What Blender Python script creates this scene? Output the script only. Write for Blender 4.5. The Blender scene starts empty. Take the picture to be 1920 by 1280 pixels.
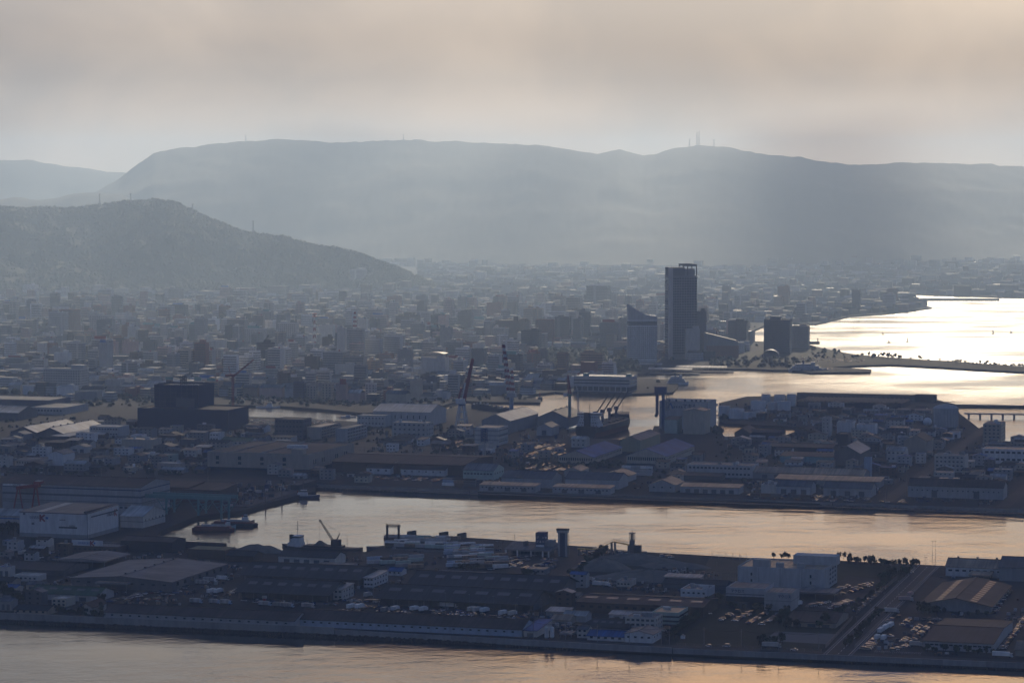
import bpy, bmesh, math, random
import numpy as np
from mathutils import Vector, noise
from mathutils.geometry import tessellate_polygon
R = math.radians
S = bpy.context.scene
random.seed(7)

# ------------------------------------------------------------------ camera, sky, sun, exposure
F, H, HZ = 5360.0, 280.0, 340.0          # focal length in photograph pixels, eye height (m), horizon row
PITCH = math.atan((640 - HZ) / F)
cam = bpy.data.cameras.new('camera'); cam_o = bpy.data.objects.new('camera', cam); S.collection.objects.link(cam_o)
cam.sensor_width = 36; cam.lens = 36 * F / 1920; cam.clip_start = 5; cam.clip_end = 90000
cam_o.location = (0, 0, H); cam_o.rotation_euler = (R(90) - PITCH, 0, 0); S.camera = cam_o

SUN_EL, SUN_AZ = R(22), R(9.5)            # ahead of the camera, a little to the right, behind cloud
GLOW = ((.42, .5, .66), (.93, .93, .95), (5.0, 2.95, 1.35))                       # thin cloud glows round the hidden sun and greys away from it
wd = bpy.data.worlds.new('World'); S.world = wd; wd.use_nodes = True
nt = wd.node_tree; NN = nt.nodes.new; LK = nt.links.new
bg = nt.nodes['Background']; bg.inputs[1].default_value = 0.075
sky = NN('ShaderNodeTexSky'); sky.sky_type = 'NISHITA'; sky.sun_disc = False
sky.sun_elevation = SUN_EL; sky.sun_rotation = SUN_AZ; sky.air_density = 1.2; sky.dust_density = 3.0; sky.ozone_density = 2.0
tc = NN('ShaderNodeTexCoord'); mp = NN('ShaderNodeMapping'); mp.inputs['Scale'].default_value = (1, 1, 1.5)
mp.inputs['Location'].default_value = (0.23, 0.0, 0.11)
LK(tc.outputs['Generated'], mp.inputs[0])
nz = NN('ShaderNodeTexNoise'); nz.inputs['Scale'].default_value = 12.0; nz.inputs['Detail'].default_value = 8; nz.inputs['Roughness'].default_value = .52; nz.inputs['Distortion'].default_value = .35
LK(mp.outputs[0], nz.inputs['Vector'])
cr = NN('ShaderNodeValToRGB'); e = cr.color_ramp.elements
e[0].position = .4; e[0].color = (4.6, 4.9, 5.3, 1); e[1].position = .63; e[1].color = (7.0, 6.7, 6.45, 1)
em = e.new(.5); em.color = (5.8, 5.75, 5.8, 1)
LK(nz.outputs['Fac'], cr.inputs[0])
dt = NN('ShaderNodeVectorMath'); dt.operation = 'DOT_PRODUCT'; LK(tc.outputs['Generated'], dt.inputs[0])
dt.inputs[1].default_value = (math.sin(SUN_AZ) * math.cos(SUN_EL), math.cos(SUN_AZ) * math.cos(SUN_EL), math.sin(SUN_EL))
gl = NN('ShaderNodeValToRGB'); e = gl.color_ramp.elements; gl.color_ramp.interpolation = 'EASE'
e[0].position = .5; e[0].color = (*GLOW[0], 1); e[1].position = 1.0; e[1].color = (*GLOW[2], 1); k = e.new(.945); k.color = (*GLOW[1], 1)
LK(dt.outputs['Value'], gl.inputs[0])
gm_ = NN('ShaderNodeVectorMath'); gm_.operation = 'MULTIPLY'; LK(cr.outputs[0], gm_.inputs[0]); LK(gl.outputs[0], gm_.inputs[1])
sx_ = NN('ShaderNodeSeparateXYZ'); LK(tc.outputs['Generated'], sx_.inputs[0])
hr = NN('ShaderNodeValToRGB'); e = hr.color_ramp.elements; e[0].position = 0.0; e[0].color = (2.45, 1.9, 1.38, 1); e[1].position = .075; e[1].color = (1, 1, 1.02, 1); k = e.new(.035); k.color = (1.03, .99, .94, 1)
for q_, c_ in ((.15, (1.3, 1.13, .94, 1)), (.3, (1.18, 1.08, .98, 1)), (.6, (1, 1, 1, 1))): k = e.new(q_); k.color = c_  # warm band above the view, added to gild the water's reflections
k = hr; LK(sx_.outputs['Z'], hr.inputs[0])   # thicker, warmer air at the horizon, added warm band above it
gh = NN('ShaderNodeVectorMath'); gh.operation = 'MULTIPLY'; LK(gm_.outputs[0], gh.inputs[0]); LK(hr.outputs[0], gh.inputs[1])
mx = NN('ShaderNodeMix'); mx.data_type = 'RGBA'; mx.inputs['Factor'].default_value = .86
LK(sky.outputs[0], mx.inputs['A']); LK(gh.outputs[0], mx.inputs['B']); LK(mx.outputs['Result'], bg.inputs[0])

sl = bpy.data.lights.new('sun', 'SUN'); sl.energy = 3.9; sl.angle = R(2.5); sl.color = (1, .84, .61)
sun_o = bpy.data.objects.new('sun', sl); S.collection.objects.link(sun_o)
SD = Vector((math.sin(SUN_AZ) * math.cos(SUN_EL), math.cos(SUN_AZ) * math.cos(SUN_EL), math.sin(SUN_EL)))
sun_o.rotation_euler = SD.to_track_quat('Z', 'Y').to_euler()
S.view_settings.view_transform = 'Standard'; S.view_settings.look = 'None'; S.view_settings.gamma = 1
S.view_settings.use_curve_mapping = False; S.view_settings.exposure = 0.38
S.cycles.use_denoising = True; S.cycles.max_bounces = 6; S.cycles.volume_bounces = 1
S.cycles.diffuse_bounces = 3; S.cycles.glossy_bounces = 3; S.cycles.caustics_reflective = False; S.cycles.caustics_refractive = False

# ------------------------------------------------------------------ helpers
GZ = 3.0                                   # quay level above the water
GA = R(-17)                                # the harbour's street grid is turned 17 degrees
cp, sp = math.cos(PITCH), math.sin(PITCH)
def G(px, py, z=GZ):
    """photograph pixel -> point on the level plane z"""
    u, v = px - 960.0, 640.0 - py
    d = Vector((u, F * cp + v * sp, -F * sp + v * cp))
    return Vector((0, 0, H)) + d * ((z - H) / d.z)
def PR(p):
    y, z = p[1], p[2] - H
    dep = y * cp - z * sp
    return 960 + F * p[0] / dep, 640 - F * (y * sp + z * cp) / dep
def axes(a): return Vector((math.cos(a), math.sin(a), 0)), Vector((-math.sin(a), math.cos(a), 0))
UX, VX = axes(GA)

MATS = {}
def mat(name, c, rough=.85, var=.25, scale=.12, metal=0.0, rnd=.18, streak=True, bump=0, spec=.5):
    if name in MATS: return MATS[name]
    m = bpy.data.materials.new(name); m.use_nodes = True; t = m.node_tree
    b = t.nodes['Principled BSDF']; b.inputs['Roughness'].default_value = rough; b.inputs['Metallic'].default_value = metal
    b.inputs['Specular IOR Level'].default_value = spec
    g = t.nodes.new('ShaderNodeNewGeometry'); mpn = t.nodes.new('ShaderNodeMapping')
    mpn.inputs['Scale'].default_value = (1, 1, .25 if streak else 1); t.links.new(g.outputs['Position'], mpn.inputs[0])
    n = t.nodes.new('ShaderNodeTexNoise'); n.inputs['Scale'].default_value = scale; n.inputs['Detail'].default_value = 7; n.inputs['Roughness'].default_value = .65
    t.links.new(mpn.outputs[0], n.inputs['Vector'])
    oi = t.nodes.new('ShaderNodeObjectInfo')
    m1 = t.nodes.new('ShaderNodeMapRange'); m1.inputs[1].default_value = .25; m1.inputs[2].default_value = .75
    m1.inputs[3].default_value = 1 - var; m1.inputs[4].default_value = 1 + var; t.links.new(n.outputs['Fac'], m1.inputs[0])
    m2 = t.nodes.new('ShaderNodeMapRange'); m2.inputs[3].default_value = 1 - rnd; m2.inputs[4].default_value = 1 + rnd; t.links.new(oi.outputs['Random'], m2.inputs[0])
    mu = t.nodes.new('ShaderNodeMath'); mu.operation = 'MULTIPLY'; t.links.new(m1.outputs[0], mu.inputs[0]); t.links.new(m2.outputs[0], mu.inputs[1])
    vm = t.nodes.new('ShaderNodeVectorMath'); vm.operation = 'SCALE'; vm.inputs[0].default_value = c; t.links.new(mu.outputs[0], vm.inputs['Scale'])
    t.links.new(vm.outputs[0], b.inputs['Base Color'])
    if bump:
        bn = t.nodes.new('ShaderNodeBump'); bn.inputs['Distance'].default_value = bump; t.links.new(n.outputs['Fac'], bn.inputs['Height']); t.links.new(bn.outputs[0], b.inputs['Normal'])
    MATS[name] = m
    return m

PAL = {  # name: (colour, roughness)
 'white': ((.62, .63, .64), .7), 'offwhite': ((.5, .49, .46), .75), 'cream': ((.46, .42, .34), .8), 'beige': ((.36, .32, .27), .8),
 'lightgrey': ((.4, .41, .42), .8), 'grey': ((.26, .27, .28), .85), 'darkgrey': ((.12, .125, .135), .85), 'charcoal': ((.05, .052, .06), .85),
 'paleblue': ((.36, .45, .56), .75), 'teal': ((.2, .36, .38), .75), 'mint': ((.36, .46, .42), .75), 'tan': ((.34, .26, .19), .8),
 'brown': ((.1, .075, .06), .85), 'brick': ((.26, .13, .1), .85), 'pink': ((.45, .33, .3), .8), 'olive': ((.3, .3, .2), .8),
 'r_dark': ((.026, .025, .029), .72), 'r_brown': ((.05, .034, .03), .75), 'r_grey': ((.105, .108, .115), .7), 'r_light': ((.27, .27, .265), .6),
 'r_blue': ((.015, .07, .2), .75), 'r_tan': ((.27, .19, .13), .55), 'r_green': ((.035, .075, .04), .7), 'r_red': ((.3, .05, .04), .6), 'r_slate': ((.06, .066, .08), .6),
 'glass': ((.02, .026, .034), .12), 'winband': ((.035, .042, .055), .25), 'citywin': ((.085, .095, .115), .3), 'skylight': ((.09, .094, .105), .4), 'towerwall': ((.165, .17, .19), .6), 'steel': ((.16, .165, .175), .45), 'black': ((.015, .015, .018), .6),
 'red': ((.26, .03, .03), .55), 'redw': ((.55, .1, .08), .6), 'crane_blue': ((.03, .07, .18), .5), 'crane_teal': ((.1, .26, .27), .6), 'yellow': ((.5, .35, .05), .5),
 'paint': ((.72, .72, .7), .7), 'bluepaint': ((.05, .15, .42), .6), 'navy': ((.03, .05, .12), .6),
 'concrete': ((.27, .27, .265), .9), 'rock': ((.035, .034, .033), .95), 'hull_red': ((.16, .04, .035), .6), 'hull_black': ((.03, .032, .04), .6),
 'deck': ((.2, .13, .09), .8), 'net': ((.03, .045, .085), .9), 'trunk': ((.08, .055, .04), .95),
}
def roof_mat(k):
    """sheet roofing: tone changes from sheet to sheet, streaks run down the slope, blotchy stains"""
    if k in MATS: return MATS[k]
    c, r = PAL[k.split('|')[0]]; m = bpy.data.materials.new(k.replace('|', '_')); m.use_nodes = True; t = m.node_tree; b = t.nodes['Principled BSDF']
    b.inputs['Roughness'].default_value = r; b.inputs['Specular IOR Level'].default_value = .28
    tcn = t.nodes.new('ShaderNodeTexCoord'); oi = t.nodes.new('ShaderNodeObjectInfo'); fac = None
    for sc, vec, lo, hi, det in ((.55, (1, .03, .03), .62, 1.45, 3), (.06, (1, 1, 1), .6, 1.5, 6), (2.2, (1, .02, .02), .85, 1.15, 1)):
        mpn = t.nodes.new('ShaderNodeMapping'); mpn.inputs['Scale'].default_value = (vec[1], vec[0], vec[2]) if k.endswith('|v') else vec; t.links.new(tcn.outputs['Object'], mpn.inputs[0])
        cv = t.nodes.new('ShaderNodeVectorMath'); cv.operation = 'ADD'; t.links.new(mpn.outputs[0], cv.inputs[0]); t.links.new(oi.outputs['Location'], cv.inputs[1])
        n = t.nodes.new('ShaderNodeTexNoise'); n.inputs['Scale'].default_value = sc; n.inputs['Detail'].default_value = det; t.links.new(cv.outputs[0], n.inputs['Vector'])
        mr = t.nodes.new('ShaderNodeMapRange'); mr.inputs[1].default_value = .3; mr.inputs[2].default_value = .7; mr.inputs[3].default_value = lo; mr.inputs[4].default_value = hi; t.links.new(n.outputs['Fac'], mr.inputs[0])
        if fac is None: fac = mr.outputs[0]
        else: mu = t.nodes.new('ShaderNodeMath'); mu.operation = 'MULTIPLY'; t.links.new(fac, mu.inputs[0]); t.links.new(mr.outputs[0], mu.inputs[1]); fac = mu.outputs[0]
    vm = t.nodes.new('ShaderNodeVectorMath'); vm.operation = 'SCALE'; vm.inputs[0].default_value = c; t.links.new(fac, vm.inputs['Scale']); t.links.new(vm.outputs[0], b.inputs['Base Color'])
    MATS[k] = m; return m
def M(k):
    if k[:2] == 'r_': return roof_mat(k)
    c, r = PAL[k]
    sc = .35 if k[:2] != 'r_' else .09
    return mat(k, c, r, var=.25 if k[:2] != 'r_' else .45, scale=sc, rnd=.12, metal=0, spec=.5 if k in ('glass', 'winband', 'citywin') else .28)

_U = ['', 'first', 'second', 'third', 'fourth', 'fifth', 'sixth', 'seventh', 'eighth', 'ninth', 'tenth', 'eleventh', 'twelfth', 'thirteenth', 'fourteenth', 'fifteenth', 'sixteenth', 'seventeenth', 'eighteenth', 'nineteenth']
def nth(k):
    if k < 20: return _U[k]
    t = {2: 'twent', 3: 'thirt', 4: 'fort'}[k // 10]
    return t + 'ieth' if k % 10 == 0 else t + 'y-' + _U[k % 10]
class MB:
    def __init__(s): s.v = []; s.f = []; s.m = []
    def quad(s, a, b, c, d, m=0):
        i = len(s.v); s.v += [tuple(a), tuple(b), tuple(c), tuple(d)]; s.f.append((i, i + 1, i + 2, i + 3)); s.m.append(m)
    def poly(s, pts, m=0):
        i = len(s.v); s.v += [tuple(p) for p in pts]; s.f.append(tuple(range(i, i + len(pts)))); s.m.append(m)
    def hexa(s, p, m=0):
        i = len(s.v); s.v += [tuple(q) for q in p]
        for q in ((3, 2, 1, 0), (4, 5, 6, 7), (0, 1, 5, 4), (1, 2, 6, 5), (2, 3, 7, 6), (3, 0, 4, 7)):
            s.f.append(tuple(i + k for k in q)); s.m.append(m)
        return s
    def box(s, x0, x1, y0, y1, z0, z1, m=0):
        return s.hexa([(x0, y0, z0), (x1, y0, z0), (x1, y1, z0), (x0, y1, z0), (x0, y0, z1), (x1, y0, z1), (x1, y1, z1), (x0, y1, z1)], m)
    def slab(s, a, b, c, d, th, m=0):       # a..d counter-clockwise seen from above
        lo = [(p[0], p[1], p[2] - th) for p in (a, b, c, d)]
        return s.hexa(lo + [a, b, c, d], m)
    def bar(s, p, q, r, m=0, n=4, r2=None):
        p, q = Vector(p), Vector(q); d = (q - p)
        if d.length < 1e-6: return s
        z = d.normalized(); x = z.orthogonal().normalized() if abs(z.z) < .99 else Vector((1, 0, 0)); y = z.cross(x); r2 = r if r2 is None else r2
        i = len(s.v)
        for c, rr in ((p, r), (q, r2)):
            for k in range(n):
                a = 2 * math.pi * (k + .5) / n; s.v.append(tuple(c + (x * math.cos(a) + y * math.sin(a)) * rr))
        for k in range(n):
            s.f.append((i + k, i + (k + 1) % n, i + n + (k + 1) % n, i + n + k)); s.m.append(m)
        s.f.append(tuple(i + n - 1 - k for k in range(n))); s.m.append(m); s.f.append(tuple(i + n + k for k in range(n))); s.m.append(m)
        return s
    def lathe(s, prof, n=20, cx=0, cy=0, m=0):
        i = len(s.v)
        for r, z in prof:
            for k in range(n):
                a = 2 * math.pi * k / n; s.v.append((cx + r * math.cos(a), cy + r * math.sin(a), z))
        for j in range(len(prof) - 1):
            for k in range(n):
                s.f.append((i + j * n + k, i + j * n + (k + 1) % n, i + (j + 1) * n + (k + 1) % n, i + (j + 1) * n + k)); s.m.append(m)
        s.f.append(tuple(i + (len(prof) - 1) * n + k for k in range(n))); s.m.append(m)
        return s
    def lattice(s, p, q, w, n, r, m=0, w2=None, alt=None):
        p, q = Vector(p), Vector(q); z = (q - p).normalized(); x = z.orthogonal().normalized() if abs(z.z) < .99 else Vector((1, 0, 0)); y = z.cross(x); w2 = w if w2 is None else w2
        cs = [x + y, x - y, -x - y, -x + y]
        pt = lambda t, k: p.lerp(q, t) + cs[k] * ((w + (w2 - w) * t) / 2)
        for j in range(n):
            mm = m if alt is None else (m if j % 2 else alt)
            for k in range(4):
                s.bar(pt(j / n, k), pt((j + 1) / n, k), r, mm, 3)
                s.bar(pt(j / n, k), pt((j + 1) / n, (k + 1) % 4), r * .7, mm, 3)
                s.bar(pt((j + 1) / n, k), pt((j + 1) / n, (k + 1) % 4), r * .7, mm, 3)
        return s
    def mesh(s, name, mats):
        me = bpy.data.meshes.new(name); me.from_pydata(s.v, [], s.f)
        for k in (mats if isinstance(mats, (list, tuple)) else [mats]): me.materials.append(M(k) if isinstance(k, str) else k)
        if any(s.m): me.polygons.foreach_set('material_index', s.m)
        return me
    def build(s, name, mats, parent=None, loc=None, rz=0):
        o = bpy.data.objects.new(name, s.mesh(name, mats)); S.collection.objects.link(o)
        if parent is not None: o.parent = parent
        if loc is not None: o.location = loc
        if rz: o.rotation_euler = (0, 0, rz)
        return o

def tag(o, label, cat=None, group=None, kind=None):
    if label: o['label'] = label
    if cat: o['category'] = cat
    if group: o['group'] = group
    if kind: o['kind'] = kind
    return o
def thing(name, label, cat, loc=(0, 0, 0), rz=0.0, group=None):
    o = bpy.data.objects.new(name, None); S.collection.objects.link(o); o.empty_display_size = .1
    o.location = loc; o.rotation_euler = (0, 0, rz)
    return tag(o, label, cat, group)
def link(name, me, parent=None, loc=None, rz=0):
    o = bpy.data.objects.new(name, me); S.collection.objects.link(o)
    if parent is not None: o.parent = parent
    if loc is not None: o.location = loc
    if rz: o.rotation_euler = (0, 0, rz)
    return o
def copy_tree(o, parent=None):
    c = o.copy(); S.collection.objects.link(c); c.parent = parent
    for ch in o.children: copy_tree(ch, c)
    return c
CACHE = {}
def cached(key, fn):
    if key not in CACHE: CACHE[key] = fn()
    return CACHE[key]

OCC = set()                                  # taken 5 m cells of the street grid
def uv(p): return p[0] * UX.x + p[1] * UX.y, p[0] * VX.x + p[1] * VX.y
def occupy(o, w, d, pad=3):
    u, v = uv(o)
    for i in range(int((u - pad) // 5), int((u + w + pad) // 5) + 1):
        for j in range(int((v - pad) // 5), int((v + d + pad) // 5) + 1): OCC.add((i, j))
def is_free(o, w, d, pad=0):
    u, v = uv(o)
    return not any((i, j) in OCC for i in range(int((u - pad) // 5), int((u + w + pad) // 5) + 1) for j in range(int((v - pad) // 5), int((v + d + pad) // 5) + 1))
def occupy_px(x0, y0, x1, y1):               # a pixel box on the ground
    for a in np.linspace(x0, x1, max(2, int((x1 - x0) / 5))):
        for b in np.linspace(y0, y1, max(2, int(y1 - y0))):
            u, v = uv(G(a, b)); OCC.add((int(u // 5), int(v // 5)))

# ------------------------------------------------------------------ water and land
def water_mat():
    m = bpy.data.materials.new('water'); m.use_nodes = True; t = m.node_tree; b = t.nodes['Principled BSDF']
    b.inputs['Base Color'].default_value = (.012, .018, .022, 1); b.inputs['IOR'].default_value = 1.33
    g = t.nodes.new('ShaderNodeNewGeometry')
    def noi(sc, det, vec, rough=.5):
        mpn = t.nodes.new('ShaderNodeMapping'); mpn.inputs['Scale'].default_value = vec; mpn.inputs['Rotation'].default_value = (0, 0, R(-14))
        t.links.new(g.outputs['Position'], mpn.inputs[0])
        n = t.nodes.new('ShaderNodeTexNoise'); n.inputs['Scale'].default_value = sc; n.inputs['Detail'].default_value = det; n.inputs['Roughness'].default_value = rough
        t.links.new(mpn.outputs[0], n.inputs['Vector']); return n
    ripple = noi(.22, 4, (1, 1.0, 1), .6); swell = noi(.035, 3, (1, 1.6, 1)); slick = noi(.0045, 4, (1, 1.7, 1), .55)
    mr = t.nodes.new('ShaderNodeMapRange'); mr.inputs[1].default_value = .38; mr.inputs[2].default_value = .55; mr.inputs[3].default_value = .12; mr.inputs[4].default_value = 1.0
    t.links.new(slick.outputs['Fac'], mr.inputs[0])
    add = t.nodes.new('ShaderNodeMath'); add.operation = 'MULTIPLY_ADD'; add.inputs[1].default_value = 3.0
    t.links.new(swell.outputs['Fac'], add.inputs[0]); t.links.new(ripple.outputs['Fac'], add.inputs[2])
    sp_ = t.nodes.new('ShaderNodeSeparateXYZ'); t.links.new(g.outputs['Position'], sp_.inputs[0])
    op = t.nodes.new('ShaderNodeMapRange'); op.interpolation_type = 'SMOOTHSTEP'; op.inputs[1].default_value = 2850; op.inputs[2].default_value = 3650; t.links.new(sp_.outputs['Y'], op.inputs[0])   # open water is rougher than the sheltered canals
    ds = t.nodes.new('ShaderNodeMapRange'); ds.inputs[3].default_value = .24; ds.inputs[4].default_value = .36; t.links.new(op.outputs[0], ds.inputs[0])
    bp = t.nodes.new('ShaderNodeBump'); t.links.new(ds.outputs[0], bp.inputs['Distance'])
    t.links.new(mr.outputs[0], bp.inputs['Strength']); t.links.new(add.outputs[0], bp.inputs['Height']); t.links.new(bp.outputs[0], b.inputs['Normal'])
    r1 = t.nodes.new('ShaderNodeMapRange'); r1.inputs[1].default_value = .38; r1.inputs[2].default_value = .55; r1.inputs[3].default_value = .03; r1.inputs[4].default_value = .1; t.links.new(slick.outputs['Fac'], r1.inputs[0])
    rr = t.nodes.new('ShaderNodeMath'); rr.operation = 'MULTIPLY_ADD'; rr.inputs[1].default_value = .11; t.links.new(op.outputs[0], rr.inputs[0]); t.links.new(r1.outputs[0], rr.inputs[2]); t.links.new(rr.outputs[0], b.inputs['Roughness'])
    return m
w_ = MB(); w_.quad((-16000, -3000, 0), (16000, -3000, 0), (16000, 15400, 0), (-16000, 15400, 0))
tag(w_.build('water', water_mat()), 'rippled grey and golden harbour water', None, None, 'structure')

LANDPX = [(-500, 1131), (0, 1156), (627, 1184), (1260, 1218), (1920, 1245), (2400, 1267), (2400, 1085), (1920, 1066), (1750, 1059), (1570, 1050), (1400, 1045), (1280, 1038),
 (1205, 1034), (1037, 1019), (940, 1011), (840, 1005), (768, 1004), (691, 1034), (530, 1031), (425, 1026), (345, 1021), (292, 1006), (302, 994), (370, 967), (452, 957), (520, 938), (592, 920), (592, 910),
 (645, 909), (880, 921), (1240, 936), (1560, 944), (1920, 957), (2400, 975), (2400, 862), (1925, 829), (1880, 826), (1840, 806), (1800, 775), (1790, 757), (1748, 747), (1748, 741), (1490, 741), (1400, 743),
 (1348, 755), (1350, 789), (1358, 793), (1512, 801), (1465, 818), (1358, 818), (1345, 800), (1226, 798), (1222, 813), (1200, 824), (1165, 824), (1066, 819), (1060, 792), (1000, 779), (955, 768),
 (875, 757), (800, 777), (680, 791), (560, 783), (380, 779), (380, 758), (520, 760), (600, 766), (680, 774), (800, 768), (868, 750), (905, 753), (1013, 754), (1014, 749), (985, 745), (1000, 739), (1040, 734),
 (1075, 736), (1185, 738), (1262, 735), (1272, 723), (1270, 713), (1195, 708), (1195, 700), (1260, 694), (1330, 691), (1400, 691), (1450, 693), (1480, 693), (1520, 698), (1632, 697), (1634, 692),
 (1560, 688), (1605, 685), (1670, 683), (1730, 686), (1830, 692), (1905, 696), (2400, 716), (2400, 702), (1920, 687), (1800, 678), (1700, 672), (1600, 664), (1540, 652), (1517, 646), (1460, 641), (1400, 639),
 (1398, 626), (1440, 607), (1480, 605), (1529, 607), (1594, 592), (1654, 588), (1709, 582), (1747, 576), (1727, 570), (1727, 562), (1680, 559), (1610, 560), (1600, 556), (1690, 549), (1740, 552), (1900, 557), (2400, 568)]
land_pts = [G(x, y) for x, y in LANDPX] + [Vector((9000, 8000, GZ)), Vector((9000, 15300, GZ)), Vector((-9000, 15300, GZ)), Vector((-9000, 3000, GZ))]
LP2 = [(p.x, p.y) for p in land_pts]
def on_land(x, y):
    c = False; n = len(LP2); j = n - 1
    for i in range(n):
        xi, yi = LP2[i]; xj, yj = LP2[j]
        if (yi > y) != (yj > y) and x < (xj - xi) * (y - yi) / (yj - yi) + xi: c = not c
        j = i
    return c
def land_mat():
    m = bpy.data.materials.new('ground'); m.use_nodes = True; t = m.node_tree; b = t.nodes['Principled BSDF']; b.inputs['Roughness'].default_value = .95; b.inputs['Specular IOR Level'].default_value = .1
    g = t.nodes.new('ShaderNodeNewGeometry')
    n = t.nodes.new('ShaderNodeTexNoise'); n.inputs['Scale'].default_value = .012; n.inputs['Detail'].default_value = 8; n.inputs['Roughness'].default_value = .65; t.links.new(g.outputs['Position'], n.inputs['Vector'])
    c = t.nodes.new('ShaderNodeValToRGB'); e = c.color_ramp.elements
    e[0].position = .33; e[0].color = (.018, .023, .02, 1); e[1].position = .72; e[1].color = (.056, .06, .068, 1)
    k = e.new(.45); k.color = (.023, .026, .031, 1); k = e.new(.6); k.color = (.033, .036, .042, 1)
    t.links.new(n.outputs['Fac'], c.inputs[0]); t.links.new(c.outputs[0], b.inputs['Base Color'])
    return m
lm = MB()
for tri in tessellate_polygon([land_pts]): lm.poly([land_pts[i] for i in tri])
i0 = [tuple(p) for p in land_pts]
for a, b in zip(i0, i0[1:] + i0[:1]): lm.quad(a, b, (b[0], b[1], -4), (a[0], a[1], -4), 1)
ground = lm.build('ground', [land_mat(), 'rock'])
bmg = bmesh.new(); bmg.from_mesh(ground.data); bmesh.ops.remove_doubles(bmg, verts=bmg.verts, dist=.01); bmesh.ops.recalc_face_normals(bmg, faces=bmg.faces); bmg.to_mesh(ground.data); bmg.free()
tag(ground, 'reclaimed harbour land and city plain with stone quay edges', None, None, 'structure')

# ------------------------------------------------------------------ hills
def hill(name, label, prof, dist, base, back, amp, seed, nx=300, ny=36, colour=(.026, .032, .02), pw=1.25, nsc=420.0):
    xs = np.array([p[0] for p in prof], float); ys = np.array([p[1] for p in prof], float)
    V = []; Fc = []
    for i in range(nx):
        px = xs[0] + (xs[-1] - xs[0]) * i / (nx - 1); py = float(np.interp(px, xs, ys))
        D = dist(px); B = base(px)
        z = H + (HZ - py) * D / F; z = max(z, 2)
        X = (px - 960) / F * D
        for j in range(ny):
            t = j / (ny - 1) * 1.5
            if t <= 1:
                y = B + (D - B) * t; zz = z * (t ** pw * .55 + .45 * math.sin(t * math.pi / 2) ** 1.2) * 1.0
                k = t * (1 - t) * 4
            else:
                y = D + (back) * (t - 1) * 2; zz = z * (1 - (t - 1) * 2) ; k = 1 - (t - 1)
                k = (t - 1) * 2
            x = X * (y / D) if t <= 1 else X
            q = Vector((x / nsc, y / nsc, seed))
            rd = .5 + .6 * noise.noise(q) + .45 * noise.noise(q * 2.3) + .3 * noise.noise(q * 5.1)
            zz += k * amp * (rd - .5) * min(1, z / 120) + 3.5 * noise.noise(Vector((x / 28, y / 28, seed))) * min(1, z / 40) + min(1, z / 60) * 6 * noise.noise(Vector((x / 90, y / 90, seed)))
            V.append((x, y, max(zz, -1) if t <= 1 else zz))
    for i in range(nx - 1):
        for j in range(ny - 1):
            a = i * ny + j; Fc.append((a, a + ny, a + ny + 1, a + 1))
    me = bpy.data.meshes.new(name); me.from_pydata(V, [], Fc)
    me.materials.append(mat('forest_' + name + str(seed), colour, .95, var=.55, scale=.02, rnd=0, streak=False))
    for p in me.polygons: p.use_smooth = True
    o = bpy.data.objects.new(name, me); S.collection.objects.link(o)
    tag(o, label, None, None, 'structure'); return o, np.array(V)
hill('mountain', 'long flat-topped hazy mountain ridge across the horizon',
  [(60, 382), (120, 374), (180, 359), (230, 331), (262, 305), (290, 286), (330, 277), (440, 266), (520, 260), (600, 265), (650, 267), (700, 263), (780, 262), (860, 265), (950, 269), (1010, 270), (1080, 283), (1120, 287), (1160, 280), (1205, 290),
   (1225, 288), (1260, 277), (1310, 272), (1360, 274), (1420, 286), (1500, 294), (1560, 306), (1640, 308), (1690, 304), (1750, 304), (1800, 308), (1860, 307), (1920, 312), (2100, 320), (2400, 334)],
  lambda x: 11800, lambda x: 9300 + 500 * math.sin(x / 260.0), 2500, 34, 1, nx=520, ny=54, nsc=620)
hill('mountain', 'faint far mountain at the left edge behind the ridge', [(-300, 300), (0, 298), (60, 298), (120, 309), (200, 320), (260, 324), (420, 350)], lambda x: 14200, lambda x: 12600, 900, 40, 2, nx=120, ny=24)
hill('hill', 'low hazy wooded rise at the foot of the ridge', [(-250, 366), (-60, 373), (0, 373), (30, 368), (60, 374), (100, 372), (140, 362), (190, 359), (230, 366), (300, 385), (400, 420)], lambda x: 10600, lambda x: 9700, 700, 40, 3, nx=140, ny=24)
hill_o, hill_v = hill('hill', 'wooded hill with masts behind the city', [(-320, 405), (-150, 395), (0, 386), (40, 390), (110, 389), (190, 383), (250, 378), (300, 373), (322, 376), (350, 388), (380, 401), (440, 428), (500, 440), (530, 442), (560, 452), (620, 462), (680, 478), (740, 500), (790, 525), (845, 549)],
  lambda x: 8250 - 1050 * max(0, min(1, x / 845.0)), lambda x: 6850 + 330 * max(0, min(1, x / 845.0)), 900, 80, 5, nx=380, ny=60, nsc=260)
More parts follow.
